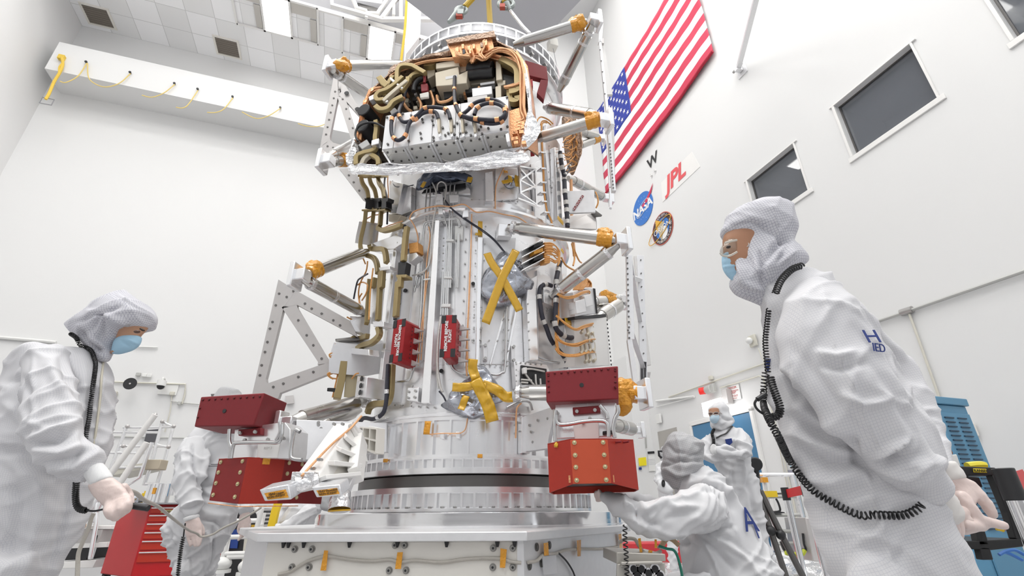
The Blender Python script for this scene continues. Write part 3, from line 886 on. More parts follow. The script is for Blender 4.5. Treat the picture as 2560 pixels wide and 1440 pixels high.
# propellant pipes ---------------------------------------------------------------------------------
for pts in ([(1310, 740), (1300, 690), (1270, 660), (1200, 660), (950, 690), (905, 715), (890, 760), (870, 1000), (855, 1280), (850, 1380), (820, 1440)],
            [(1300, 760), (1285, 690), (1260, 675), (1200, 675), (960, 705), (925, 725), (905, 770), (885, 1000), (870, 1280)],
            [(940, 310), (925, 420), (915, 650), (960, 790), (945, 1000), (915, 1440)],
            [(975, 290), (968, 420), (955, 640), (985, 800), (960, 1000), (930, 1440)],
            [(1130, 330), (1130, 480), (1115, 600), (1165, 790), (1150, 1100), (1140, 1440)],
            [(1200, 260), (1190, 420), (1190, 700), (1192, 900), (1182, 1440)],
            [(1248, 270), (1235, 420), (1215, 690), (1208, 900), (1198, 1440)],
            [(1190, 500), (1180, 800), (1175, 1100), (1165, 1440)],
            [(1282, 830), (1278, 1000), (1262, 1440)], [(1296, 830), (1292, 1000), (1280, 1440)]):
    tubeC('propellant_pipe', 'L', pts, .755, .006, PIPE)
for pts in ([(1218, 0), (1205, 260)], [(1228, 0), (1218, 260)], [(1240, 0), (1232, 260)], [(1250, 0), (1244, 260)], [(1095, 0), (1085, 230), (1060, 560)], [(1112, 0), (1100, 230), (1085, 400)], [(1045, 120), (1060, 60), (1075, 0)],
            [(1045, 570), (1035, 600), (1020, 640), (990, 655), (920, 660)], [(1268, 540), (1280, 580), (1330, 610), (1390, 615)], [(1490, 610), (1540, 618), (1570, 605), (1590, 570), (1600, 300), (1602, 210)],
            [(1600, 815), (1650, 790), (1700, 775), (1740, 785), (1755, 830)], [(1780, 520), (1830, 535), (1920, 545)]):
    tubeC('propellant_pipe', 'C', pts, .755, .008, PIPE)
tubeC('sleeved_cable', 'L', [(990, 250), (1035, 350), (1040, 520), (1010, 650), (990, 830), (970, 1100), (940, 1210), (860, 1275), (770, 1300)], .775, 0.00594, WCABLE)
tubeC('sleeved_cable', 'L', [(1050, 340), (1055, 275), (1095, 245), (1140, 270), (1150, 330), (1130, 480)], .775, 0.00594, WCABLE)
tubeC('sleeved_cable', 'C', [(1205, 270), (1190, 400), (1185, 560), (1200, 680), (1215, 720)], .775, 0.00792, WCABLE)
tubeC('sleeved_cable', 'C', [(1195, 300), (1180, 480), (1182, 620), (1190, 700)], .77, 0.00462, WCABLE)
# orange harness on the cylinder
for pts in ([(700, 430), (740, 368), (900, 332), (1000, 336), (1095, 320), (1180, 375), (1280, 370), (1380, 392), (1480, 412), (1550, 458)],
            [(365, 440), (440, 400), (520, 380), (550, 290), (545, 150), (550, 100)], [(430, 410), (440, 460), (500, 490), (560, 470), (650, 440)],
            [(1380, 60), (1330, 170), (1320, 250), (1320, 350)], [(710, 430), (740, 480), (760, 540), (760, 590), (720, 640)]):
    tubeC('orange_cable', 'B', pts, .79, 0.00495, COPW)
tubeC('orange_cable', 'B', [(1150, 390), (1145, 600), (1132, 1000), (1118, 1300), (1122, 1440)], .765, 0.00462, COPW)
tubeC('orange_cable', 'C', [(1378, 0), (1372, 200), (1362, 400), (1358, 560), (1362, 625)], .765, 0.00528, COPW)
tubeC('orange_cable', 'B', [(840, 480), (850, 560), (830, 700), (815, 900), (800, 1200), (785, 1440)], .765, 0.00396, COPW)
tubeC('orange_cable', 'C', [(1130, 0), (1105, 200), (1080, 400), (1070, 560)], .765, 0.00396, COPW)
tubeC('orange_cable', 'M', [(460, 1210), (440, 1320), (400, 1360), (350, 1370), (200, 1370), (60, 1380)], .785, 0.0033, COPW)
tubeC('orange_cable', 'M', [(1030, 1050), (985, 1100), (975, 1200), (975, 1300), (970, 1420)], .80, 0.00528, COPW)
for pt in ((190, 1395), (358, 1385)):
    x, y = pt; plateC('cable_clip', 'M', [(x - 22, y - 35), (x + 22, y - 35), (x + 22, y + 30), (x - 22, y + 30)], .785, .03, ALU)
tubeC('black_cable', 'B', [(880, 200), (930, 250), (1000, 342), (1100, 420), (1240, 512), (1320, 580), (1390, 665)], [.74, .76, .79, .78, .78, .78, .78], 0.00462, BCABLE)
tubeC('black_cable', 'B', [(890, 220), (940, 270), (1010, 358), (1105, 432), (1235, 520), (1310, 580), (1375, 655)], [.74, .76, .79, .78, .78, .78, .78], 0.00396, BCABLE)
# banded black and silver conduits at the left
def banded(name, c, pts, R, r, m, bm, n, par=SC, every=None, grow=1.15):
    P_ = spline([onC(q, R) for q in px(c, *pts)], 6)
    b = MB(); b.tube(P_, r, 10); o = b.build(name, m, par, smooth=60)
    for i in range(n):
        j = int((i + .6) / n * (len(P_) - 2)); d = (P_[j + 1] - P_[j]).normalized()
        b = MB(); b.cyl(P_[j] - d * r * 1.0, P_[j] + d * r * 1.0, r * grow, 10); b.build('tape_band', bm, o, smooth=60)
    return o
banded('black_conduit', 'B', [(668, 470), (655, 640), (642, 760), (620, 900), (600, 1000), (598, 1150)], .83, .012, BCABLE, SFOIL, 6)
banded('black_conduit', 'C', [(888, 555), (882, 680), (875, 790), (855, 850), (800, 882), (740, 878), (712, 930), (697, 1030)], .83, .013, BCABLE, SFOIL, 3)
tubeC('black_cable', 'C', [(1195, 715), (1220, 745), (1235, 775)], .79, 0.00528, BCABLE)
tubeC('black_cable', 'B', [(580, 150), (600, 190), (680, 190), (730, 180)], .78, 0.00396, BCABLE)
tubeC('black_cable', 'L', [(460, 200), (455, 300), (485, 420), (490, 560), (485, 720)], .85, 0.00726, BCABLE)
# olive waveguides ----------------------------------------------------------------------------------
WG = .035
for pts in ([(192, 190), (208, 260), (258, 340), (275, 432)], [(283, 180), (300, 260), (345, 340), (365, 432)], [(375, 170), (393, 250), (440, 330), (458, 432)],
            [(245, 570), (232, 700), (188, 900), (190, 1000), (240, 1062), (330, 1100), (370, 1170), (380, 1275)], [(335, 550), (320, 700), (284, 880), (290, 980), (330, 1006), (430, 1002), (464, 1040), (480, 1155)],
            [(420, 545), (405, 740)], [(380, 762), (440, 795), (540, 775), (650, 735)], [(710, 755), (690, 900), (670, 1140)], [(640, 1320), (630, 1440)], [(440, 1240), (428, 1440)], [(345, 1330), (330, 1440)]):
    barC('waveguide', 'L', pts, .86, WG, WG * .9, OLIVE)
for pts in ([(845, 0), (828, 290)], [(775, 50), (760, 310)], [(830, 330), (836, 380), (790, 425), (740, 440), (690, 470)], [(765, 385), (720, 398), (680, 400), (660, 420)], [(950, 60), (935, 270)]):
    barC('waveguide', 'C', pts, .86, WG, WG * .9, OLIVE)
barC('waveguide', 'K', [(268, 470), (240, 680), (190, 890)], .90, .06, .05, OLIVE)
barC('waveguide', 'K', [(810, 505), (800, 700), (785, 860), (740, 935), (620, 945), (560, 980), (535, 1050)], .80, .038, .034, OLIVE)
for x in (285, 375, 465):
    plateC('waveguide_flange', 'L', [(x - 60, 432), (x + 35, 425), (x + 25, 465), (x + 8, 470), (x + 8, 530), (x + 30, 540), (x - 50, 545), (x - 42, 470)], .885, .05, BLACK)
    plateC('waveguide_flange', 'L', [(x - 90, 555), (x - 5, 545), (x - 5, 565), (x - 88, 575)], .885, .05, OLIVE)
    plateC('waveguide_flange', 'L', [(x - 135, 165), (x - 50, 155), (x - 50, 180), (x - 132, 190)], .885, .06, OLIVE)
plateC('waveguide_flange', 'L', [(610, 1150), (700, 1145), (680, 1290), (600, 1290)], .86, .05, BLACK)
plateC('waveguide_flange', 'L', [(580, 1290), (700, 1285), (700, 1320), (590, 1325)], .87, .06, OLIVE)
plateC('waveguide_flange', 'L', [(390, 1210), (510, 1190), (515, 1230), (400, 1245)], .88, .06, ALU)
plateC('waveguide_flange', 'K', [(590, 15), (715, 15), (715, 75), (600, 75)], .88, .07, ALU)
plateC('mount_block', 'K', [(330, 310), (545, 330), (550, 400), (330, 380)], .88, .07, ALUB)
plateC('mount_block', 'K', [(420, 630), (530, 640), (510, 870), (390, 870)], .90, .12, ALU)
for x, y in ((470, 660), (460, 738), (452, 815)):
    q = onC(p1('K', x, y), .902); b = MB(); b.cyl(q, q + rad(q) * .004, .017, 16); b.build('port_hole', BLACK, SC)
plateC('mount_block', 'K', [(290, 560), (420, 620), (400, 870), (265, 870)], .84, .05, mat('tan_panel', (.62, .54, .36), .4, .5))
plateC('electronics_box', 'K', [(150, 250), (410, 200), (400, 480), (320, 560), (90, 600), (100, 420)], .86, .25, ALUM)
plateC('box_lid', 'K', [(168, 210), (410, 185), (410, 215), (172, 245)], .90, .06, DSTEEL)
plateC('box_connector', 'K', [(80, 760), (155, 765), (155, 800), (75, 805)], .92, .06, BLACK)
plateC('box_connector', 'K', [(280, 260), (340, 260), (330, 420), (370, 440), (360, 470), (290, 450)], .90, .08, DSTEEL)
for pts in ([(240, 330), (190, 310), (170, 270), (210, 255), (270, 270)], [(235, 350), (180, 330), (165, 290)], [(240, 370), (150, 370), (105, 390), (130, 430), (200, 440)], [(240, 380), (160, 385), (120, 410)],
            [(200, 600), (120, 590), (85, 610), (120, 650), (180, 660)], [(200, 610), (140, 600), (100, 625)], [(190, 570), (130, 585), (95, 620), (150, 665)], [(210, 640), (200, 480), (235, 340)], [(140, 870), (180, 700), (200, 600)], [(360, 660), (400, 610), (430, 600)]):
    tubeC('orange_cable', 'K', pts, .93, 0.00528, ORNG)
# struts and panels on both flanks come next; harness on the far left flank
plateC('flank_box', 'L', [(165, 690), (260, 690), (235, 900), (120, 935), (130, 860)], .90, .1, ALUB)
for pts in ([(1005, 905), (915, 960), (905, 1040), (940, 1100)], [(890, 855), (905, 880), (900, 915)], [(905, 690), (870, 700), (900, 720), (915, 760)], [(893, 780), (905, 850)], [(885, 590), (893, 630)]):
    pass
for pts in ([(400, 730), (390, 800), (350, 880), (335, 960), (345, 1060)], [(330, 900), (360, 880), (400, 900), (390, 960), (360, 1010)], [(250, 1130), (290, 1150), (330, 1155)], [(365, 450), (350, 560), (345, 640), (385, 750)], [(440, 780), (420, 950), (410, 1150)], [(360, 960), (340, 1000), (355, 1070)]):
    tubeC('orange_cable', 'B', pts, .90, 0.00561, ORNG)
tubeC('black_cable', 'B', [(400, 820), (350, 850), (325, 880), (300, 1000)], .92, 0.0066, BCABLE)
plateC('flank_box', 'B', [(430, 850), (490, 850), (480, 870), (450, 1180), (420, 1180)], .80, .05, ALU)
plateC('flank_box', 'B', [(430, 600), (600, 540), (690, 570), (590, 640), (440, 660)], .82, .08, ALUB)
plateC('flank_box', 'B', [(270, 1120), (345, 1120), (335, 1260), (275, 1230)], .88, .08, ALU)
plateC('cable_connector', 'B', [(680, 680), (750, 665), (765, 690), (700, 740)], .82, .06, ALU)
plateC('cable_connector', 'B', [(695, 600), (760, 590), (765, 660), (700, 670)], .82, .06, ORNG)
def crumple(name, pts3, bulge, m, par, rings=9, amp=.02, seed=0, k=4, freq=14, th=.004, flat=True, uniform=None):
    P_ = spline(pts3, k, True); c = mean(P_); n = len(P_); b = MB(); vs = []
    for r_ in range(rings + 1):
        t = r_ / rings
        for i, p in enumerate(P_):
            q = c.lerp(p, t) + bulge * (1 - t * t) ** .7
            nz = noise.noise(q * freq + V3((seed, 0, 0))) + .6 * noise.noise(q * freq * 2.3 + V3((0, seed, 0))) if flat else .9 - 2.6 * abs(noise.noise(q * freq * .62 + V3((seed, 0, 0)))) - 1.2 * abs(noise.noise(q * freq * 1.3 + V3((0, seed, 0))))
            q = q + bulge.normalized() * (amp * nz * (1 if t < 1 else .4)) + (p - c).normalized() * (amp * .5 * noise.noise(q * freq * 1.3 + V3((3, seed, 1))))
            vs.append(q)
    fs = []
    for r_ in range(rings):
        for i in range(n):
            j = (i + 1) % n
            fs.append((r_ * n + i, r_ * n + j, r_ * n + n + j, r_ * n + n + i))
    b.add(vs, fs)
    o = b.build(name, m, par, smooth=0 if flat else 50)
    so = o.modifiers.new('thick', 'SOLIDIFY'); so.thickness = th; so.offset = -1
    return o
def strip_surface(name, pts3, nrm, w_, m, par, th=.0012, amp=.004, seed=1, k=6):
    P_ = spline(pts3, k); b = MB(); vs = []; nn = len(P_)
    for i, p in enumerate(P_):
        t = (P_[min(i + 1, nn - 1)] - P_[max(i - 1, 0)]).normalized(); N_ = nrm[i] if isinstance(nrm, list) else nrm
        sd = t.cross(N_).normalized()
        for j in range(5):
            q = p + sd * (w_ * (j / 4 - .5)); q = q + N_ * (amp * noise.noise(q * 30 + V3((seed, 2, 0))))
            vs.append(q)
    fs = [(i * 5 + j, i * 5 + j + 1, i * 5 + 6 + j, i * 5 + 5 + j) for i in range(nn - 1) for j in range(4)]
    b.add(vs, fs); o = b.build(name, m, par, smooth=40)
    so = o.modifiers.new('thick', 'SOLIDIFY'); so.thickness = th
    return o
def strip3(name, pts, R, w_, m, par, amp=.004, c='B', seed=1):
    P_ = [onC(q, R) for q in px(c, *pts)]
    return strip_surface(name, P_, rad(mean(P_)), w_, m, par, amp=amp, seed=seed)
# foil bags with yellow tape
P_ = [onC(q, .75) for q in px('B', (1385, 660), (1440, 720), (1500, 740), (1530, 820), (1592, 890), (1590, 945), (1500, 985), (1440, 1035), (1330, 1060), (1230, 990), (1218, 890), (1240, 810), (1290, 760), (1330, 700))]
cc = mean(P_)
BAG1 = empty('foil_bag', cc, 'silver grey foil bag held on the cylinder by a yellow tape cross', 'foil bag')
crumple('bag_film', P_, rad(cc) * .10, BAGM, BAG1, amp=.018, seed=3, rings=16, k=5, flat=False)
strip3('yellow_tape', [(1260, 670), (1300, 750), (1370, 850), (1430, 960), (1495, 1085)], .855, .054, TAPE, BAG1, seed=2)
strip3('yellow_tape', [(1470, 650), (1420, 750), (1370, 850), (1320, 980), (1250, 1175)], .862, .054, TAPE, BAG1, seed=5)
P_ = [onC(q, .79) for q in px('M', (510, 670), (640, 670), (740, 780), (800, 870), (900, 960), (850, 1025), (740, 1070), (720, 1150), (620, 1190), (500, 1215), (330, 1160), (180, 1080), (250, 1010), (280, 930), (400, 820), (490, 760))]
cc = mean(P_)
BAG2 = empty('foil_bag', cc, 'crumpled silver foil bag taped in amber strips above the ribbed skirt', 'foil bag')
crumple('bag_film', P_, rad(cc) * .09, BAGM, BAG2, amp=.022, seed=9, rings=16, k=5, flat=False)
for pts, w_, R in (([(522, 585), (515, 680), (545, 780), (560, 850)], .055, .88), ([(300, 880), (420, 880), (540, 860), (660, 870)], .05, .89), ([(540, 800), (610, 930), (680, 1080), (725, 1245)], .072, .90), ([(620, 860), (760, 900), (860, 980), (935, 985)], .06, .885), ([(450, 970), (420, 1040), (390, 1120)], .04, .885)):
    strip3('amber_tape', pts, R, w_, TAPE, BAG2, amp=.016, c='M', seed=w_ * 99)
P_ = [onC(q, .76) for q in px('L', (800, 320), (850, 200), (960, 110), (1100, 140), (1300, 170), (1430, 180), (1430, 280), (1350, 235), (1200, 260), (1050, 250), (900, 330))]
cc = mean(P_)
crumple('dark_film_cover', P_, rad(cc) * .07, DBAG, SC, amp=.02, seed=5, rings=10, flat=False)
strip3('yellow_tape', [(875, 270), (910, 280)], .83, .05, TAPE, SC, c='L'); strip3('yellow_tape', [(1385, 215), (1440, 225)], .83, .05, TAPE, SC, c='L')
strip3('yellow_tape', [(1212, 440), (1210, 545)], .755, .032, TAPE, SC); strip3('yellow_tape', [(1195, 535), (1175, 530)], .755, .02, TAPE, SC)
b = empty('foil_patch', onC(p1('B', 1425, 150), .75), 'small foil patch with amber tape beside the lattice bracket', 'foil bag')
P_ = [onC(q, .74) for q in px('B', (1385, 130), (1430, 105), (1480, 140), (1480, 180), (1430, 205), (1390, 180))]
crumple('patch_film', P_, rad(mean(P_)) * .03, BAGM, b, amp=.012, rings=6)
for pts in ([(1370, 160), (1410, 150), (1440, 130)], [(1475, 110), (1470, 150), (1480, 190)], [(1425, 110), (1430, 160)]): strip3('amber_tape', pts, .785, .03, TAPE, b, amp=.01)
strip3('amber_tape', [(1380, 82), (1410, 84)], .745, .025, TAPEO, SC); strip3('yellow_tape', [(1128, 895), (1118, 975)], .80, .04, TAPEO, SC, c='C'); strip3('yellow_tape', [(1425, 1103), (1455, 1104)], .81, .02, TAPEO, SC, c='C'); strip3('yellow_tape', [(860, 1132), (885, 1132)], .81, .02, TAPEO, SC, c='C')
# lattice bracket
lat = [((1490, 50), (1500, 240)), ((1605, 70), (1612, 320)), ((1490, 50), (1605, 70)), ((1495, 240), (1615, 325)), ((1495, 150), (1608, 70)), ((1495, 150), (1610, 210)), ((1495, 240), (1608, 190)), ((1490, 60), (1610, 200)), ((1480, 280), (1640, 340))]
b = MB()
for a, e in lat:
    q, q2 = onC(p1('B', *a), .80), onC(p1('B', *e), .80); b.ribbon([q, q2], rad(q), .012, .022)
b.build('lattice_bracket', ALUB, SC)
plateC('strut_foot', 'B', [(1345, 455), (1440, 465), (1440, 550), (1340, 545)], .79, .06, ALUB)
# black-and-orange connector rack right of the first bag
plateC('connector_rack', 'B', [(1510, 650), (1675, 555), (1675, 745), (1510, 810)], .80, .08, ALU)
for k in range(4):
    y0 = 590 + k * 48
    plateC('rack_shelf', 'B', [(1512, 645 + k * 48), (1675, y0 - 30), (1675, y0 - 22), (1512, 655 + k * 48)], .875, .08, ALUB)
    if k < 3:
        plateC('connector', 'B', [(1600, y0 + 15), (1665, y0 - 8), (1665, y0 + 20), (1600, y0 + 40)], .87, .06, TAPEO if k % 2 else BLACK)
for k in range(10):
    y0 = 600 + k * 14
    tubeC('orange_cable', 'B', [(1670, y0), (1720, y0 + random.uniform(-14, 14)), (1760, y0 + 20 + random.uniform(-10, 10)), (1785, 690 + random.uniform(-30, 40)), (1770, 760)], .86, 0.00462, ORNG)
plateC('connector', 'B', [(1675, 590), (1730, 600), (1740, 660), (1690, 680)], .86, .06, ORNG)
plateC('connector', 'B', [(1675, 680), (1715, 690), (1715, 740), (1675, 745)], .86, .05, ORNG)
# ------------------------------------------------------------------ right flank harness
for k in range(7):
    j = lambda: random.uniform(-7, 7)
    tubeC('orange_cable', 'R', [(215 + j(), 120), (218 + j(), 300), (235 + j(), 600), (245 + j(), 800), (270 + j(), 980), (310 + j(), 1080), (335 + j(), 1180), (345 + j(), 1290)], .80 + random.uniform(0, .02), 0.00429, ORNG)
for pts in ([(168, 130), (175, 80), (210, 50), (280, 75), (330, 120)], [(205, 130), (220, 95), (260, 90), (310, 130)], [(215, 135), (235, 105), (270, 108)]): tubeC('orange_cable', 'R', pts, .80, 0.00594, ORNG)
for x, y in ((235, 400), (240, 560), (242, 700), (240, 800), (245, 890), (275, 1000), (315, 1120)): plateC('cable_tie', 'R', [(x - 26, y - 9), (x + 26, y - 4), (x + 26, y + 12), (x - 26, y + 8)], .83, .05, SFOIL)
banded('dark_conduit', 'R', [(400, 400), (415, 520), (440, 640), (448, 800), (462, 930), (470, 1040), (475, 1150)], .82, .019, BCABLE, WCABLE, 7)
banded('dark_conduit', 'R', [(500, 470), (490, 560), (455, 620), (440, 640)], .83, .015, BCABLE, WCABLE, 2)
tubeC('dark_conduit', 'R', [(510, 680), (512, 800), (515, 940), (518, 1080), (530, 1280), (545, 1440)], .80, .014, COPW)
plateC('skin_strip', 'R', [(270, 120), (400, 330), (425, 1080), (320, 1080), (250, 320)], .745, .03, ALU)
plateC('skin_strip', 'R', [(110, 520), (210, 480), (260, 1140), (160, 1140)], .735, .02, ALU)
plateC('skin_strip', 'R', [(350, 350), (385, 360), (420, 1070), (380, 1080)], .79, .05, ALUB)
# brown cable dish behind
P_ = [onC(q, .78) for q in px('R', (420, 60), (520, 40), (575, 110), (610, 260), (605, 400), (560, 560), (520, 630), (480, 560), (440, 350))]
crumple('bronze_cable_cover', P_, rad(mean(P_)) * .05, BRNFOIL, SC, amp=.01, rings=8, flat=False)
for k in range(16):
    x0 = random.uniform(420, 480); y0 = random.uniform(100, 480)
    tubeC('orange_cable', 'R', [(x0, y0), (x0 + 50, y0 + random.uniform(-60, 20)), (x0 + 95, y0 + random.uniform(-40, 60)), (x0 + 80, y0 + random.uniform(60, 120)), (x0 + 20, y0 + 130)], .845, 0.00429, ORNG)
b = MB(); b.prism([onY(q, 3.30) for q in px('R', (470, 790), (740, 780), (755, 1000), (560, 1008), (470, 1010))], (0, .02, 0)); b.build('nonflight_cover', ALUM, SC, .002)
NF = [onY(q, 3.293) for q in px('R', (525, 970), (620, 828), (640, 838), (545, 985))]
b = MB(); b.prism(NF, (0, .004, 0)); b.build('red_label', REDF, SC)
text('lettering', 'NON-FLIGHT', mean(NF) - V3((0, .003, 0)), NF[1] - NF[0], NF[1] - NF[2], .030, LETW, SC)
P_ = [onC(q, .80) for q in px('R', (520, 1090), (680, 1010), (760, 1020), (775, 1100), (775, 1180), (480, 1160))]
b = MB(); b.prism(P_, -rad(mean(P_)) * .2); b.build('horn_antenna', GPLATE, SC, .01)
plateC('thermal_strap', 'R', [(735, 985), (750, 975), (825, 1030), (815, 1048)], .90, .05, DSTEEL)
tubeC('orange_cable', 'R', [(755, 800), (775, 850), (780, 910), (760, 960)], .89, 0.0066, ORNG)
# right flank lower (crop Q)
banded('dark_conduit', 'Q', [(250, 315), (190, 300), (135, 330), (120, 400), (130, 520), (150, 640), (195, 760), (240, 880), (310, 980), (370, 1050), (395, 1100), (400, 1190)], .79, .0155, BCABLE, WCABLE, 5)
banded('dark_conduit', 'Q', [(340, 60), (320, 150), (300, 250), (300, 300), (300, 420), (290, 600), (285, 720), (320, 800), (400, 855), (480, 865), (560, 840), (640, 805), (680, 800)], .84, .0175, BCABLE, WCABLE, 7)
for base, n_, R in (([(320, 410), (400, 440), (500, 430), (580, 390), (650, 380), (665, 420)], 6, .90), ([(310, 640), (360, 690), (440, 750), (510, 780), (600, 750), (700, 725), (770, 720), (795, 760)], 5, .92),
                    ([(300, 850), (340, 900), (420, 935), (520, 940), (620, 905), (720, 885), (780, 910), (795, 960)], 6, .92), ([(300, 990), (340, 1030), (420, 1055), (520, 1055), (640, 1020), (740, 1010)], 5, .92), ([(330, 420), (315, 520), (320, 640), (300, 800), (305, 900), (320, 1000)], 6, .82)):
    for k in range(int(n_ * 1.8)):
        jx, jy = random.uniform(-10, 10), random.uniform(-11, 11)
        tubeC('orange_cable', 'Q', [(x + jx + random.uniform(-5, 5), y + jy + random.uniform(-5, 5)) for x, y in base], R + random.uniform(-.012, .012), 0.00429, ORNG)
for x, y, x2, y2 in ((570, 740, 580, 790), (625, 765, 635, 815), (680, 745, 690, 800), (735, 740, 742, 800), (790, 740, 795, 790), (640, 810, 650, 880), (680, 810, 692, 880), (560, 940, 570, 1010), (605, 930, 615, 1000), (650, 925, 660, 990), (695, 915, 700, 985), (740, 920, 748, 985), (790, 930, 795, 985), (615, 1030, 622, 1100), (655, 1040, 662, 1095), (705, 1030, 712, 1090), (755, 1020, 765, 1080)):
    tubeC('connector_plug', 'Q', [(x, y), (x2, y2), (x2 - 18, y2 + 24)], .92, .011, BEIGE)
plateC('avionics_box', 'Q', [(480, 380), (690, 340), (720, 610), (500, 640)], .90, .15, ALUM)
plateC('avionics_edge', 'Q', [(690, 340), (715, 345), (740, 610), (718, 612)], .91, .12, BLACK)
plateC('avionics_box', 'Q', [(490, 670), (835, 650), (850, 900), (870, 1160), (500, 1170)], .86, .2, WHITE)
plateC('box_lid', 'Q', [(490, 640), (825, 612), (830, 645), (500, 672)], .89, .2, BLACK)
rowC('rivet_strip', 'Q', (835, 680), (880, 1150), 12, .865, BLACK, .007)
for k in range(9):
    x0 = 500 + k * 18
    tubeC('orange_cable', 'Q', [(480 + k * 12, 360), (510 + k * 14, 290), (560 + k * 8, 240), (620 + k * 6, 250 + k * 4), (560 + k * 14, 330)], .90, 0.00429, ORNG)
plateC('valve_block', 'Q', [(505, 480), (600, 450), (620, 590), (520, 610)], .93, .06, ALU)
plateC('valve_block', 'Q', [(600, 420), (670, 400), (690, 520), (620, 540)], .93, .06, ALU)
plateC('skin_strip', 'Q', [(360, 80), (410, 90), (440, 1180), (410, 1190)], .80, .06, ALUB)
plateC('skin_strip', 'Q', [(430, 560), (490, 560), (500, 1180), (440, 1180)], .80, .05, ALU)
plateC('skin_strip', 'Q', [(95, 150), (240, 230), (400, 1190), (110, 1060)], .735, .03, ALU)
plateC('strut_foot', 'Q', [(165, 335), (280, 390), (285, 540), (170, 490)], .80, .05, ALU)
strip3('yellow_tape', [(395, 690), (455, 700)], .84, .05, TAPE, SC, c='Q')
strip3('yellow_tape', [(1770, 410), (1810, 460)], .84, .04, TAPE, SC); strip3('yellow_tape', [(1795, 640), (1815, 670)], .86, .03, TAPE, SC)
for pts in ([(1870, 600), (1890, 700), (1880, 760)], [(1885, 640), (1920, 720), (1940, 740)], [(1795, 700), (1830, 760), (1900, 800)], [(1940, 840), (1960, 860), (2000, 900)]): tubeC('orange_cable', 'B', pts, .86, 0.0066, ORNG)
# ================================================================== struts and outboard frames
def blob(name, c, r, m, par, seed=0, sc=(1, 1, 1)):
    b = MB(); b.ball(c, r, 18, 12, sc)
    for i, v in enumerate(b.v):
        d = (v - c); k = 1 + .45 * noise.noise(v * (1.6 / r) * .6 + V3((seed, 0, 0))) + .25 * noise.noise(v * (3.5 / r) * .6 + V3((0, seed, 0)))
        b.v[i] = c + d * k
    return b.build(name, m, par, smooth=25)
def strut(a, e, r, bands=(.15, .85), tape=None, par=SC, foot=True):
    b = MB(); L = (e - a).length; d = (e - a).normalized()
    b.cyl(a + d * min(.09, L * .2), e - d * min(.09, L * .2), r, 24)
    b.cyl(a, a + d * min(.1, L * .22), r * .5, 16, r2=r * .95); b.cyl(e - d * min(.1, L * .22), e, r * .95, 16, r2=r * .5)
    o = b.build('strut', TUBE, par, smooth=40)
    for t in bands:
        p = a + (e - a) * t; b = MB(); b.cyl(p - d * .012, p + d * .012, r * 1.04, 20); b.build('strut_band', SFOIL, o)
    if tape is not None:
        p = a + (e - a) * tape; b = MB(); pp = [p + d * (k * .02 - .05) for k in range(6)]; b.tube(pp, [r * (1.08 + .1 * (k % 2)) for k in range(6)], 14); b.build('amber_tape', TAPEO, o, smooth=20)
        blob('amber_tape', p + UP * r * .9, r * 1.05, TAPEO, o, seed=p.x * 9, sc=(1.2, 1, .9))
    return o
def node(p, s=.075, face=1, par=SC):
    b = MB(); ex = V3((face, .25, 0)).normalized(); ey = V3((-ex.y, ex.x, 0))
    b.box(p + ex * .05, (.035, s * 1.6, s * 2.4), ex, ey); b.box(p + ex * .01, (.09, s * 1.1, s * 1.1), ex, ey)
    return b.build('strut_node', ALUB, par, .006)
YN = 2.75
nodes = {}
def nd(k, q, Y, face=1, s=.07):
    nodes[k] = onY(q, Y); node(nodes[k], s, face); return nodes[k]
# right side, front row
nd('r1', (1482, 50), YN); nd('r2', (1506, 300), YN); nd('r4', (1548, 602), YN); nd('r6', (1592, 985), YN)
nd('r3', (1516, 495), 4.1, 1, .06); nd('r2b', (1500, 345), 4.3, 1, .06); nd('r5', (1552, 750), 4.3, 1, .07); nd('r7', (1588, 1075), 3.9, 1, .05)
strut(onC((1284, 112), .80), nodes['r1'] - V3((.05, 0, .02)), .047, (), .86)
strut(onC((1398, 228), .80), nodes['r1'] - V3((.01, 0, .06)), .046, (.25, .75, .9))
strut(onC((1330, 350), .83), nodes['r2'] - V3((.03, 0, .0)), .047, (), .92)
strut(onC((1362, 268), .80), nodes['r2'] - V3((.03, 0, -.04)), .047, (.12, .6))
strut(onY((1452, 330), 4.1), nodes['r2b'], .05, ()); strut(onY((1440, 368), 4.1), nodes['r2b'], .04, (), .8)
strut(onY((1420, 445), 3.6), nodes['r3'] - V3((.02, 0, 0)), .045, (.3, .9))
strut(onC((1270, 568), .80), nodes['r4'] - V3((.02, 0, 0)), .045, (.05,), .90)
strut(onC((1378, 742), .80), nodes['r4'] - V3((.01, 0, .03)), .045, (.15, .45, .85))
strut(onY((1470, 758), 4.1), nodes['r5'], .06, (), .6); strut(onY((1490, 800), 4.0), nodes['r5'] - UP * .03, .07, (.5,))
strut(onC((1288, 981), .80), nodes['r6'], .046, (.03,), .93)
strut(onY((1535, 1062), 3.6), nodes['r7'], .05, (.4,))
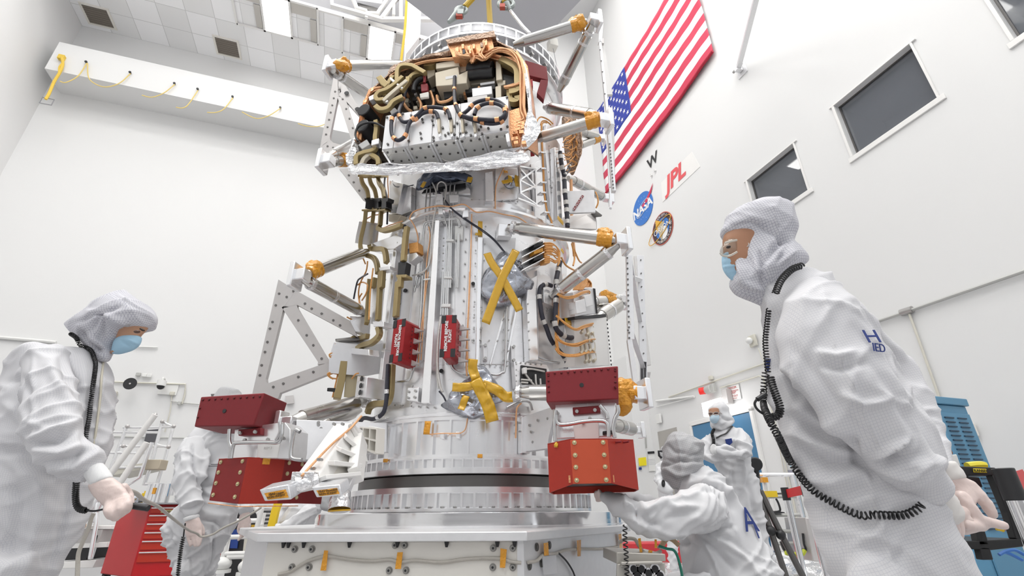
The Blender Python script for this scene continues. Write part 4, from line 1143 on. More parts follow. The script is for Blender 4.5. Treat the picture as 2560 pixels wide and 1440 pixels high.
# left side
nd('l1', (836, 166), YN, -1); nd('l3', (822, 402), YN, -1); nd('l4', (757, 690), YN, -1); nd('l6', (722, 1055), YN, -1, .05)
strut(nodes['l1'] + V3((.03, 0, 0)), onC((1010, 161), .80), .044, (), .06)
strut(nodes['l1'] + V3((.0, 0, -.05)), onC((925, 240), .82), .044, (.1, .2, .95))
strut(nodes['l3'], onC((905, 402), .86), .042, (), .35); strut(nodes['l3'] + UP * .04, onC((905, 345), .84), .035, ())
strut(nodes['l4'], onC((918, 628), .82), .042, (), .14)
strut(nodes['l4'] - UP * .02, onC((915, 785), .82), .042, (.12, .45, .85))
strut(nodes['l6'], onC((915, 1000), .80), .046, (.98,))
strut(nodes['l6'] + V3((.05, .3, .02)), onC((900, 1025), .80), .04, ())
blob('amber_tape', nodes['r6'] + V3((-.09, 0, .0)), .075, TAPEO, SC, seed=4, sc=(1, .8, 1.3))
for k, c_ in (('r1', (-.10, 0, -.03)), ('l1', (.05, 0, .01))): blob('amber_tape', nodes[k] + V3(c_), .055, TAPEO, SC, seed=ord(k[0]))
# edge-on frames on the right: bars in a vertical plane running away from the camera
def frame_plane(p, az):
    d = V3((math.sin(az), math.cos(az), 0)); return p, d
def side_frame(zs0, zs1, q0, az, L, name):
    d = V3((math.sin(az), math.cos(az), 0)); n_ = V3((d.y, -d.x, 0))
    top0, bot0 = V3((q0.x, q0.y, zs1)), V3((q0.x, q0.y, zs0)); top1, bot1 = top0 + d * L, bot0 + d * L
    fr = MB()
    for a, e, w_ in ((top0, bot0, .11), (top1, bot1, .11), (top0, bot0.lerp(top0, .45) + d * L, .09), (bot0, bot0.lerp(top0, .45) + d * L, .09), (bot0.lerp(top0, .5), bot0.lerp(top0, .5) + d * L, .08), (top0, top1, .10), (bot0, bot1, .10)):
        fr.ribbon([a, e], n_, w_, .03)
    o = fr.build(name, ALUM, SC, .003)
    pl = MB(); e_ = n_ * .06
    for a, e in ((top1, bot1),): pl.ribbon([a + e_ - d * .1, e + e_ - d * .1], n_, .42, .02)
    pl.build('edge_panel', GPLATE, SC)
    bt = MB()
    for k in range(24):
        q = bot0.lerp(top0, k / 23) - d * .056; bt.bolt(q, -d, .008, .004)
    bt.build('bolt_row', DSTEEL, SC)
def flank_frame(bars, panels, bolts):
    fr = None
    for (a, Ya), (e, Ye), w_ in bars:
        b = MB(); P0, P1 = onY(a, Ya), onY(e, Ye); b.ribbon([P0, P1], V3((0, -1, 0)), w_, .035); b.build('outboard_bar', ALUM, SC, .002)
    for pts, Y, m in panels:
        b = MB(); b.prism([onY(q, Y) for q in pts], (0, .03, 0)); b.build('edge_panel', m, SC, .002)
    for (a, Ya), (e, Ye), n_ in bolts:
        for k in range(n_):
            t = k / (n_ - 1); q = onY((a[0] + (e[0] - a[0]) * t, a[1] + (e[1] - a[1]) * t), Ya + (Ye - Ya) * t - .022); b = MB(); b.cyl(q, q - V3((0, .004, 0)), .0065, 6); b.build('frame_bolt', DSTEEL, SC)
Yf, Yr = 2.86, 3.9
flank_frame([(((1572, 640), Yf), ((1577, 850), Yf), .040), (((1575, 655), Yf), ((1600, 800), Yr), .045), (((1600, 640), Yr), ((1609, 960), Yr), .06), (((1576, 825), Yf), ((1607, 915), Yr), .05), (((1573, 850), Yf), ((1592, 985), Yf), .03), (((1608, 905), Yr), ((1606, 985), Yr), .05), (((1572, 690), Yf), ((1600, 700), Yr), .03)],
            [([(1585, 640), (1594, 640), (1628, 912), (1613, 914)], 4.1, WHITE), ([(1613, 930), (1627, 930), (1618, 990), (1613, 985)], 4.15, GPLATE), ([(1568, 790), (1578, 795), (1578, 812), (1569, 808)], 2.84, WHITE)],
            [(((1568, 645), Yf), ((1573, 845), Yf), 16), (((1570, 826), Yf), ((1605, 912), Yr), 12), (((1602, 650), Yr), ((1611, 950), Yr), 10)])
flank_frame([(((1499, 100), Yf), ((1522, 320), Yf), .022), (((1520, 300), Yf), ((1534, 480), Yf), .03), (((1503, 60), Yf), ((1500, 110), Yf), .03), (((1510, 190), Yr), ((1527, 470), Yr), .035)],
            [([(1500, 98), (1508, 98), (1532, 236), (1518, 236)], 3.6, WHITE), ([(1502, 96), (1510, 96), (1510, 108), (1503, 108)], 3.55, GPLATE), ([(1522, 280), (1535, 280), (1538, 462), (1530, 466)], 3.6, GPLATE), ([(1524, 470), (1531, 470), (1530, 520), (1524, 518)], 3.6, ALUB)],
            [(((1500, 125), Yf), ((1512, 235), Yf), 5), (((1524, 360), Yf), ((1533, 470), Yf), 14)])
# triangular plates on the left flank, facing the camera
def tri_plate(polys, Y, holes, name):
    o = None
    b = MB()
    for P_ in polys: b.prism([onY(q, Y) for q in P_], (0, .035, 0))
    o = b.build(name, GPLATE, SC, 0, smooth=0)
    b = MB()
    for q in holes: c = onY(q, Y); b.cyl(c, c + V3((0, -.004, 0)), .009, 8)
    h = b.build('fastener', DSTEEL, o); h['kind'] = 'stuff'
    return o
tri_plate([px('C', (230, 45), (335, 110), (262, 212), (155, 640), (158, 662), (172, 668), (75, 725)), px('C', (250, 212), (262, 205), (340, 198), (345, 215), (540, 545), (465, 556), (468, 540)),
           px('C', (335, 110), (660, 292), (705, 390), (345, 198), (320, 205), (260, 216)), px('C', (75, 725), (172, 666), (468, 562), (545, 540), (560, 600), (320, 695), (240, 725), (228, 758), (75, 758))], 3.3,
          [p1('C', x, y) for x, y in ((235, 130), (215, 200), (195, 300), (180, 340), (165, 420), (150, 480), (130, 560), (120, 620), (280, 150), (320, 115), (390, 190), (430, 220), (490, 250), (560, 290), (600, 320), (350, 290), (400, 380), (440, 440), (490, 520), (440, 600), (350, 630), (260, 670), (200, 690))], 'triangular_bracket')
Wp = lambda *pts: [(480 + x / 4.5, 100 + y / 4.5) for x, y in pts]
tri_plate([Wp((1600, 380), (1650, 420), (1690, 560), (1640, 640), (1550, 1085), (1555, 1130), (1440, 1205)), Wp((1440, 1205), (1550, 1120), (1590, 1155), (1740, 1195), (1660, 1270), (1500, 1280)),
           Wp((1635, 640), (1665, 625), (1740, 700), (1870, 1120), (1800, 1150)), Wp((1640, 410), (1700, 470), (1925, 840), (1895, 870), (1745, 700), (1660, 640), (1640, 620))], 3.3,
          Wp((1655, 555), (1610, 580), (1595, 655), (1578, 735), (1560, 815), (1542, 897), (1525, 980), (1508, 1062), (1525, 1195), (1588, 1212), (1648, 1225), (1695, 665), (1735, 775), (1772, 885), (1808, 990)), 'triangular_bracket')
for x, y in Wp((1740, 598), (1860, 778)): 
    c = onY((x, y), 3.29); b = MB(); b.cyl(c, c + V3((0, -.004, 0)), .022, 10); b.build('port_hole', BLACK, SC)
tri_plate([px('B', (195, 60), (300, 60), (395, 250), (385, 290), (360, 275))], 3.3, px('B', (265, 110), (300, 160), (340, 220)), 'triangular_bracket')

# ================================================================== avionics vault on the front
NV = V3((-math.sin(math.radians(10.6)), -math.cos(math.radians(10.6)), 0)); EV = V3((math.cos(math.radians(10.6)), -math.sin(math.radians(10.6)), 0))
def onV(q, off): return onPl(q, AX + NV * off, NV)
def vq(off, *pts): return [onV(q, off) for q in px('V', *pts)]
def vbox(name, off, dep, m, *pts, bevel=.004, par=SC):
    b = MB(); b.prism(vq(off, *pts), -NV * dep); return b.build(name, m, par, bevel)
def vtube(name, off, r, m, *pts, n=8, k=6, par=SC):
    offs = off if isinstance(off, list) else [off] * len(pts)
    b = MB(); b.tube(spline([onV(q, o_) for q, o_ in zip(px('V', *pts), offs)], k), r, n); return b.build(name, m, par, smooth=60)
def vbar(name, off, w_, th, m, *pts, k=6, par=SC):
    offs = off if isinstance(off, list) else [off] * len(pts)
    b = MB(); P_ = spline([onV(q, o_) for q, o_ in zip(px('V', *pts), offs)], k); b.ribbon(P_, NV, w_, th); return b.build(name, m, par, .003, smooth=35)
rim = [(285, 590), (400, 490), (480, 400), (720, 320), (1000, 262), (1420, 140), (1640, 250), (1740, 400), (1775, 700), (1790, 1000), (1740, 1180), (1500, 1300), (900, 1370), (400, 1370), (60, 1340), (100, 1050), (190, 780)]
F_ = vq(1.0, *rim); B_ = [p - NV * .26 for p in F_]
for i_ in range(10, 15): B_[i_] = onV(px('V', (rim[i_][0], rim[i_][1] - 12))[0], .74)
b = MB(); b.prism([p + NV * .0 for p in B_], -NV * .03); b.build('vault_back', BRNFOIL, SC, smooth=0)
def wall(i0, i1, m, name, th=.012):
    for i in range(i0, i1):
        a, e = F_[i], F_[(i + 1) % len(F_)]; a2, e2 = B_[i], B_[(i + 1) % len(B_)]
        n_ = (e - a).cross(NV).normalized() * th
        b = MB(); b.hull8([a, e, e2, a2], [a + n_, e + n_, e2 + n_, a2 + n_]); b.build(name, m, SC, smooth=0)
wall(0, 6, BRNFOIL, 'vault_wall'); wall(6, 10, COPPER, 'vault_wall'); wall(10, 15, ALU, 'vault_wall'); wall(15, 17, COPPER, 'vault_wall')
b = MB(); b.prism([p - NV * .02 for p in vq(.80, (300, 700), (480, 450), (1400, 300), (1650, 420), (1700, 900), (1600, 1150), (400, 1300), (200, 1200))], -NV * .05); b.build('vault_deck', mat('deck_dark', (.10, .085, .07), .5, .5), SC)
# electronics box with the pale face plate
TLq, TRq, BRq, BLq = vq(1.07, (402, 878), (1556, 690), (1562, 1018), (364, 1197))
DB = .27
MACH = mat('machined_metal', (.80, .79, .76), .45, .32, var=(14, .08))
b = MB(); b.prism([TLq, TRq, BRq, BLq], -NV * DB); b.build('electronics_box', MACH, SC, .004)
def pl(u, v, off=0): return (TLq.lerp(TRq, u)).lerp(BLq.lerp(BRq, u), v) + NV * off
PLATEM = mat('box_face_plate', (.84, .84, .85), .3, .38, var=(6, .04))
for u0, u1 in ((0, .09), (.094, .215), (.219, .40), (.404, .585), (.589, .62), (.624, 1)):
    b = MB(); b.prism([pl(u0, 0, .001), pl(u1, 0, .001), pl(u1, 1, .001), pl(u0, 1, .001)], NV * .008); b.build('face_plate', PLATEM, SC, .0015)
def uv_of(x, y):
    q = onV(p1('V', x, y), 1.078); return q
b = MB()
for x, y in ((640, 872), (745, 910), (750, 935), (845, 885), (838, 920), (848, 960), (727, 1040), (735, 1088), (418, 1145), (617, 1115), (850, 1080), (852, 1110), (938, 990), (962, 1060), (990, 1040), (1048, 975), (1050, 1050), (1075, 1085), (1102, 1040), (1160, 1030), (1205, 1060), (1280, 1010), (1300, 980), (1370, 995), (1310, 1047), (1075, 945), (1160, 960), (1545, 700), (1550, 980), (410, 890), (560, 855), (1490, 1005), (960, 850), (1300, 735)):
    q = uv_of(x, y); b = MB(); b.bolt(q, NV, .0085, .012, 8); b.build('cap_screw', DSTEEL, SC)
b = MB()                                             # underside: round dishes and ribs
zb = BLq.z
for k in range(5):
    u = .10 + k * .205; c = BLq.lerp(BRq, u) - NV * (DB * .48)
    c.z = BLq.lerp(BRq, u).z
    b.lathe([(0.001, c.z - .0005), (.085, c.z - .0005), (.088, c.z - .006), (.092, c.z - .006), (.094, c.z + .002), (.001, c.z + .002)], ax=c, n=32)
b.build('underside_dish', MACH, SC, smooth=50)
b = MB()
for k in range(6):
    u = [0.005, .19, .40, .605, .80, .995][k]
    for du in (-.012, .012) if 0 < k < 5 else (0,):
        a = BLq.lerp(BRq, u + du); b.ribbon([a - UP * .004, a - NV * DB - UP * .004], UP, .014, .014)
b.build('underside_rib', ALUB, SC)
b = MB()
for k in range(15):
    u = .03 + k * .067; a = BLq.lerp(BRq, u)
    for d_ in (.03, .13, .24): b = MB(); b.bolt(a - NV * (d_ if k % 3 else d_ * .9), -UP, .008, .006, 8); b.build('underside_bolt', DSTEEL, SC)
vbox('box_connector', 1.09, .05, ALU, (1525, 1040), (1560, 1030), (1572, 1110), (1540, 1120))
# connector rows on the plate
for x in (890, 1005, 1115, 1230):
    vbox('plate_connector', 1.11, .04, BEIGE, (x - 14, 880), (x + 14, 872), (x + 22, 1020), (x - 2, 1030))
    vbox('plate_connector', 1.10, .03, ALUB, (x - 24, 905), (x + 10, 900), (x + 30, 1060), (x + 5, 1075))
# black sleeved harness loops
def sleeve(pts, off, r=.0135, n=5):
    r = min(r, .0135); n = max(3, int(n * .75))
    offs = off if isinstance(off, list) else [off] * len(pts)
    P_ = spline([onV(q, o_) for q, o_ in zip(px('V', *pts), offs)], 7); b = MB(); b.tube(P_, r, 10); o = b.build('harness_loop', BCABLE, SC, smooth=60)
    for i in range(n):
        j = int((i + .7) / (n + .4) * (len(P_) - 2)); d = (P_[j + 1] - P_[j]).normalized(); b = MB(); b.cyl(P_[j] - d * .015, P_[j] + d * .015, r * 1.25, 10); b.build('copper_band', COPPER, o)
sleeve([(600, 590), (572, 680), (545, 760), (520, 830), (530, 890), (575, 930), (680, 900), (740, 850), (810, 830), (870, 840), (895, 900)], [.98, 1.0, 1.06] + [1.105] * 8, n=6)
sleeve([(515, 840), (465, 875), (448, 950), (455, 1050), (500, 1100), (550, 1088), (590, 1040), (610, 960), (650, 900), (700, 860), (760, 800), (850, 788), (950, 802), (990, 840), (1006, 900)], 1.115, n=9)
sleeve([(1050, 500), (1045, 620), (1052, 740), (1075, 800), (1110, 870), (1118, 890)], [.99, 1.02, 1.08, 1.11, 1.11, 1.11], .016, n=4)
sleeve([(1060, 780), (1095, 850), (1160, 890), (1300, 930), (1400, 945), (1490, 925), (1535, 860), (1520, 780), (1430, 722), (1320, 722), (1230, 755), (1175, 815), (1110, 865)], 1.115, n=9)
sleeve([(1235, 860), (1260, 800), (1330, 758), (1430, 752), (1510, 790), (1520, 860), (1450, 905), (1330, 905), (1200, 890), (1130, 870)], 1.14, .0165, n=7)
# beige, black and grey units in the bay
vbox('bay_unit', .985, .14, BEIGE, (870, 372), (1088, 333), (1092, 395), (870, 425)); vbox('bay_unit', .99, .16, BEIGE, (862, 460), (1085, 405), (1092, 478), (1172, 440), (1162, 560), (1000, 580), (870, 590))
vbox('bay_label', .992, .004, LETW, (960, 500), (1070, 480), (1072, 505), (962, 525), bevel=0)
vbox('bay_unit', .95, .1, BEIGE, (1100, 400), (1165, 385), (1168, 440), (1100, 460)); vbox('bay_unit', .93, .1, BEIGE, (780, 380), (860, 365), (860, 480), (790, 520))
for pts in ([(1180, 405), (1400, 382), (1405, 430), (1185, 445)], [(1180, 470), (1410, 440), (1415, 480), (1185, 500)], [(1145, 612), (1432, 560), (1436, 612), (1150, 655)], [(940, 640), (1040, 620), (1040, 690), (950, 710)], [(1500, 470), (1620, 500), (1625, 590), (1510, 580)], [(1565, 740), (1650, 750), (1650, 820), (1575, 815)]):
    vbox('black_unit', .93, .12, BLACK, *pts)
vtube('black_duct', .95, .045, BLACK, (1180, 425), (1260, 430), (1330, 405), (1405, 410), n=14); vtube('black_duct', .95, .04, BLACK, (1185, 490), (1270, 475), (1340, 470), (1410, 462), n=14)
vbox('bay_unit', .97, .12, BEIGE, (1436, 352), (1480, 348), (1500, 525), (1440, 535)); vbox('bay_unit', .97, .12, BEIGE, (1432, 592), (1488, 580), (1492, 690), (1436, 702)); vbox('bay_unit', .95, .1, BEIGE, (1455, 540), (1530, 530), (1530, 570), (1455, 590))
vbox('grey_unit', .97, .1, GPLATE, (1165, 695), (1355, 668), (1362, 712), (1170, 745)); vbox('grey_unit', .95, .05, ALUM, (1210, 610), (1400, 585), (1405, 660), (1215, 690))
vbox('bay_label', .932, .004, LETW, (1290, 560), (1425, 540), (1428, 560), (1292, 580), bevel=0)
vbox('bay_panel', .90, .05, BEIGE, (1200, 530), (1430, 500), (1435, 545), (1200, 575))
vbar('bay_frame', .97, .05, .06, OLIVE, (1485, 350), (1560, 385), (1640, 445), (1650, 560), (1648, 640), (1570, 665), k=5); vbar('bay_frame', .96, .04, .05, OLIVE, (1570, 640), (1580, 730), (1640, 740), (1645, 700))
vbar('bay_frame', .95, .05, .05, OLIVE, (770, 400), (840, 395), (860, 370), (840, 345))
# waveguide plumbing at the upper left of the bay
W2 = .033
vbar('waveguide', 1.03, W2, W2, OLIVE, (505, 545), (510, 440), (555, 398), (640, 400), (700, 430), (770, 470)); vbar('waveguide', 1.0, W2, W2, OLIVE, (610, 560), (640, 500), (700, 470), (780, 470))
vbox('waveguide_elbow', 1.05, .04, OLIVE, (302, 505), (350, 480), (425, 560), (385, 600), (345, 570))
vbar('waveguide', 1.06, W2, W2, OLIVE, (560, 505), (500, 560), (420, 620), (340, 650), (305, 690), (320, 725), (380, 720)); vbar('waveguide', 1.03, W2, W2, OLIVE, (470, 500), (430, 560), (400, 640), (390, 690))
vbar('waveguide', 1.06, W2, W2, BEIGE, (600, 545), (520, 610), (440, 680), (375, 740)); vbar('waveguide', 1.05, W2, W2, OLIVE, (610, 510), (600, 560), (540, 640))
vbar('waveguide', 1.08, W2 * 1.1, W2, OLIVE, (300, 782), (350, 815), (420, 800), (470, 740), (560, 692)); vbar('waveguide', 1.03, W2, W2, OLIVE, (305, 920), (310, 1000), (300, 1080), (300, 1170), (270, 1205), (190, 1225), (125, 1260), (120, 1340))
vbar('waveguide', 1.02, W2, W2, BEIGE, (270, 1225), (200, 1280), (170, 1340)); vbar('waveguide', 1.02, W2, W2, OLIVE, (250, 1240), (320, 1280), (330, 1340))
for pts in ([(440, 500), (560, 600), (545, 615), (430, 520)], [(380, 720), (400, 705), (420, 730), (395, 745)], [(260, 1100), (330, 1080), (330, 1130), (255, 1150)], [(230, 690), (290, 660), (300, 700), (240, 725)]): vbox('waveguide_flange', 1.07, .05, ALUB, *pts)
vbox('bay_unit', 1.0, .06, WHITE, (130, 1145), (215, 1090), (245, 1140), (170, 1185)); vbox('bay_unit', .98, .06, ALUM, (430, 820), (480, 790), (520, 830), (450, 860))
for x, y in ((240, 860), (230, 1010)):
    q = onV(p1('V', x, y), .98); b = MB(); b.cyl(q - NV * .08, q + NV * .06 - EV * .02, .055, 18); b.build('black_horn', BLACK, SC, .006); blob('amber_tape', q + UP * .03 - EV * .05, .035, TAPEO, SC, seed=x)
vtube('black_cable', 1.06, .008, BLACK, (385, 985), (300, 940), (200, 940), (130, 980), (108, 1050), (130, 1110)); vtube('black_cable', .98, .02, BLACK, (660, 640), (670, 580), (710, 530), (760, 510)); vtube('black_cable', 1.0, .012, BLACK, (370, 1130), (330, 1180), (325, 1240), (345, 1300))
vtube('red_tag', 1.0, .012, RED, (755, 460), (765, 520), (760, 560)); vbox('red_tag', 1.0, .03, RED, (725, 570), (790, 560), (795, 630), (730, 640)); vbox('pale_tag', 1.0, .02, CREAM, (715, 660), (800, 640), (800, 690), (720, 700))
for pts in ([(700, 700), (730, 760), (725, 820)], [(560, 740), (600, 800), (640, 830)], [(820, 640), (850, 740), (830, 800)], [(880, 680), (900, 740), (980, 730), (1040, 690)], [(1240, 660), (1270, 640), (1280, 600)]): vtube('copper_cable', .93, .012, COPW, *pts)
for k in range(26):                                   # small parts in the depth of the bay
    x, y = random.uniform(560, 1150), random.uniform(600, 800); y -= (x - 560) * .08; s_ = random.uniform(12, 30)
    vbox('bay_detail', random.uniform(.84, .94), .05, random.choice([COPPER, BEIGE, BLACK, ALU, DSTEEL]), (x, y), (x + s_ * 1.5, y - 5), (x + s_ * 1.6, y + s_), (x + 3, y + s_ + 5), bevel=0)
# copper harness bundles
def bundle(pts, off, n_, spread, r=.0062, m=COPW, name='copper_cable'):
    for k in range(int(n_ * 2.0)):
        jx, jy, jo = random.uniform(-spread, spread), random.uniform(-spread, spread), random.uniform(-.02, .02)
        vtube(name, off + jo, r, m, *[(x + jx + random.uniform(-5, 5), y + jy + random.uniform(-5, 5)) for x, y in pts], n=7)
for x_, y_ in ((1400, 268), (1470, 245), (1690, 520), (1695, 720), (1640, 330)): pass
bundle([(1390, 270), (1470, 245), (1570, 262), (1650, 330), (1690, 450), (1692, 600), (1690, 760), (1700, 850), (1725, 920), (1660, 945)], 1.03, 11, 20)
bundle([(1060, 285), (1140, 310), (1240, 310), (1310, 330), (1350, 310), (1400, 270)], 1.03, 7, 16); bundle([(1335, 160), (1320, 230), (1290, 280), (1330, 330)], 1.05, 4, 14); bundle([(1060, 240), (1100, 290), (1200, 300)], 1.06, 3, 10); bundle([(1170, 215), (1180, 260), (1230, 300), (1210, 360)], 1.05, 3, 12)
bundle([(430, 500), (500, 450), (640, 400), (780, 360), (1000, 335), (1090, 330)], .99, 6, 12); bundle([(345, 610), (250, 640), (215, 740), (185, 860), (160, 980), (150, 1090)], .99, 6, 16)
bundle([(1400, 300), (1500, 330), (1600, 350), (1640, 400)], .97, 4, 22); bundle([(1520, 600), (1600, 590), (1670, 560)], 1.0, 3, 12); bundle([(1680, 860), (1640, 900), (1600, 940), (1660, 990)], 1.0, 4, 20)
vbox('copper_block', 1.02, .12, COPPER, (1565, 820), (1660, 790), (1725, 900), (1740, 990), (1660, 1160), (1590, 1150), (1565, 1030))
for k in range(12): x, y = random.uniform(1580, 1700), random.uniform(840, 1120); vbox('copper_block', 1.06, .05, COPPER, (x, y), (x + 40, y - 8), (x + 45, y + 22), (x + 3, y + 28), bevel=0)
# copper connector box on top
vbox('copper_panel', 1.04, .16, COPPER, (975, 178), (1395, 105), (1425, 245), (1130, 310), (1030, 315)); 
T_ = vq(1.06, (962, 150), (1422, 62), (1436, 115), (985, 185)); b = MB(); b.prism(T_, -NV * .2); b.build('foil_cap', BRNFOIL, SC, smooth=0)
for x, y in ((1060, 220), (1110, 190), (1170, 205), (1215, 190), (1120, 240), (1180, 235), (1290, 175), (1330, 160)): vbox('connector', 1.075, .05, random.choice([BLACK, COPPER, BRNFOIL]), (x, y), (x + 26, y - 5), (x + 28, y + 40), (x + 2, y + 45))
# foil curtains
P_ = vq(1.03, (60, 1335), (240, 1350), (500, 1358), (850, 1335), (1100, 1345), (1350, 1262), (1650, 1168), (1700, 1185), (1745, 1300), (1500, 1362), (1200, 1385), (900, 1405), (600, 1425), (100, 1425))
crumple('foil_curtain', P_, NV * .012, SFOIL, SC, amp=.022, seed=12, rings=8, k=8, freq=13)
P_ = vq(1.03, (1700, 350), (1745, 480), (1775, 700), (1790, 850), (1850, 960), (1858, 1020), (1810, 1110), (1720, 1180), (1665, 1150), (1700, 1050), (1765, 960), (1745, 750), (1725, 500))
crumple('foil_curtain', P_, NV * .03, SFOIL, SC, amp=.016, seed=22, rings=7, k=6, freq=12)
P_ = vq(1.01, (100, 1100), (130, 1150), (140, 1250), (90, 1350), (30, 1330), (20, 1270), (60, 1180)); crumple('foil_curtain', P_, NV * .04, SFOIL, SC, amp=.03, seed=31, rings=7)
P_ = vq(.99, (430, 430), (480, 390), (720, 318), (1000, 255), (1010, 300), (760, 350), (520, 420), (440, 490)); crumple('bronze_blanket', P_, NV * .03, BRNFOIL, SC, amp=.02, seed=8, rings=7)
P_ = vq(1.0, (230, 620), (300, 610), (240, 700), (200, 900), (150, 1060), (110, 1080), (170, 820)); crumple('copper_blanket', P_, NV * .03, COPPER, SC, amp=.03, seed=18, rings=7)
# dark red guard at the right edge of the vault
def onS(q, R=.86): return onC(q, R)
b = MB(); P_ = [onS(q) for q in px('A', (1742, 490), (1920, 545), (1932, 655), (1772, 615))]; b.prism(P_, (0, .05, 0)); g = b.build('red_guard', RED, SC, .004)
b = MB(); P_ = [onS(q) for q in px('A', (1872, 650), (1932, 655), (1895, 815), (1840, 760))]; b.prism(P_, (0, .05, 0)); b.build('guard_leg', RED, g, .004)
b = MB(); P_ = [onS(q, .88) for q in px('A', (1775, 650), (1805, 645), (1808, 700), (1780, 712))]; b.prism(P_, (0, .1, 0)); b.build('guard_block', REDF, g, .004)
b = MB(); P_ = [onS(q, .87) for q in px('R', (105, 300), (150, 290), (152, 355), (110, 362))]; b.prism(P_, (0, .1, 0)); b.build('guard_block', REDF, g, .004)

# ================================================================== red protective covers on the cylinder
def cover(pts, lab, tx, flip, Ro=.90):
    P_ = [onC(q, Ro) for q in px('C', *pts)]; c = mean(P_); n_ = rad(c)
    up = ((P_[0] + P_[1]) / 2 - (P_[2] + P_[3]) / 2).normalized(); ex = n_.cross(up).normalized() * -1
    r_ = empty('red_cover', c, lab, 'cover', 'remove before flight covers')
    w_ = (P_[1] - P_[0]).length; h_ = ((P_[0] + P_[1]) / 2 - (P_[2] + P_[3]) / 2).length; dp = .15
    o8 = []
    ch = .022
    poly = [(-w_ / 2 + 0, -h_ / 2 + ch), (-w_ / 2 + ch, -h_ / 2), (w_ / 2 - ch, -h_ / 2), (w_ / 2, -h_ / 2 + ch), (w_ / 2, h_ / 2 - ch), (w_ / 2 - ch, h_ / 2), (-w_ / 2 + ch, h_ / 2), (-w_ / 2, h_ / 2 - ch)]
    ex = up.cross(n_).normalized()
    b = MB(); b.prism([c + ex * x + up * y for x, y in poly], -n_ * dp); b.build('shell', REDF, r_, .005)
    for sx in (-1, 1):
        for sy in (-1, 1):
            b = MB(); b.box(c + ex * (sx * (w_ / 2 - .013)) + up * (sy * (h_ / 2 - .03)) + n_ * .0005, (.028, .05, .004), ex, up, n_); b.build('corner_slot', BLACK, r_)
    tdir, tup = (up, -ex) if not flip else (-up, ex)
    text('lettering', tx, c + n_ * .003, tdir, tup, .80 * h_ / 8.6, LETW, r_, offset=.0008)
    b = MB()
    for k in range(9): q = c + ex * (w_ / 2 + .001) - n_ * .07 + up * (h_ * (k / 8 - .5) * .7); b.cyl(q - ex * .002, q + ex * .001, .004, 6)
    b.build('vent_holes', BLACK, r_)
    for k in range(4):
        q = c + ex * (w_ / 2 + .03) - n_ * .11 + up * (h_ * (k / 3 - .5) * .75); b = MB(); b.prism([q - ex * .03, q + ex * .035 - up * .03, q - ex * .03 - up * .035], n_ * .02); b.build('cover_fin', GPLATE, r_)
    b = MB(); b.box(c - n_ * (dp + .02), (w_ * 1.05, h_ * .9, .05), ex, up, n_); b.build('mount_base', ALUM, r_)
cover([(925, 285), (995, 280), (965, 550), (897, 540)], 'dark red cover behind the black conduit, its white lettering reading downward', 'REMOVE BEFORE\nFLIGHT', True)
cover([(1212, 257), (1300, 256), (1288, 522), (1198, 510)], 'bright red cover beside the white cable channel, its lettering reading upward', 'REMOVE BEFORE\nFLIGHT', False)

# ================================================================== thruster modules with red boxes
def obox(c, ex, ey, ez, sx, sy, sz): return c, ex * sx / 2, ey * sy / 2, ez * sz / 2
def open_box(name, m, par, quad, dep, top=True, th=.004, bottom=True):
    """quad: front TL,TR,BR,BL ; dep: vector away"""
    b = MB(); b.prism(quad, dep); return b.build(name, m, par, .006)
def rivets(par, pts, nrm, m, r=.006, name='rivet'):
    b = MB()
    for p in pts: b.ball(p, r, 8, 5)
    return b.build(name, m, par)
def lerp2(q, u, v): return q[0].lerp(q[1], u).lerp(q[3].lerp(q[2], u), v)
# right module
YR = 2.45
RT = empty('thruster_cover', onY(p1('C', 2050, 800), YR), 'dark red riveted box on top of the thruster module above the bright orange red box', 'red box')
def planeq(pts, q0, n_): return [onPl(p, q0, n_) for p in pts]
nR_ = V3((-math.sin(math.radians(11)), -math.cos(math.radians(11)), 0)); eR_ = V3((-nR_.y, nR_.x, 0)) * 1
q0 = onY(p1('C', 2050, 680), YR)
Q = planeq(px('C', (1832, 597), (2268, 563), (2272, 762), (1838, 782)), q0, nR_)
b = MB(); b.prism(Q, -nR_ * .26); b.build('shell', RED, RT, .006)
rivets(RT, [lerp2(Q, u, v) + nR_ * .001 for u, v in [(k / 10 * .92 + .04, .09) for k in range(11)] + [(.04, k / 4 * .7 + .15) for k in range(4)] + [(.96, k / 4 * .7 + .15) for k in range(4)]], nR_, mat('rivet_red', (.12, .012, .015), .4, .4))
c = lerp2(Q, .5, .52); b = MB(); b.cyl(c, c + nR_ * .002, .011, 16); b.build('vent_hole', BLACK, RT)
c = lerp2(Q, .96, .64); b = MB(); b.cyl(c, c + nR_ * .03 + eR_ * -.01, .005, 8); b.build('pin', RED, RT)
mod = empty('thruster_module', onY(p1('C', 2090, 1010), YR), 'aluminium thruster bracket and pipes between the two red boxes at the support ring', 'thruster module')
def bq(c, pts, off=0): return planeq(px(c, *pts), q0 - nR_ * off, nR_)
for nm, m, off, dp, pts in (('mount_plate', ALUB, .08, .1, [(1890, 790), (2255, 775), (2235, 985), (1895, 1000)]), ('mount_plate', WHITE, .04, .05, [(1995, 900), (2150, 890), (2155, 1000), (2010, 1010)]), ('side_plate', ALUM, .1, .2, [(2160, 790), (2260, 785), (2235, 960), (2175, 960)]),
                            ('red_flange', RED, .05, .03, [(1995, 812), (2160, 800), (2162, 842), (1998, 856)]), ('black_strap', BLACK, .03, .03, [(2175, 955), (2245, 948), (2245, 970), (2175, 975)])):
    b = MB(); b.prism(bq('C', pts, off), -nR_ * dp); b.build(nm, m, mod, .003)
b = MB()
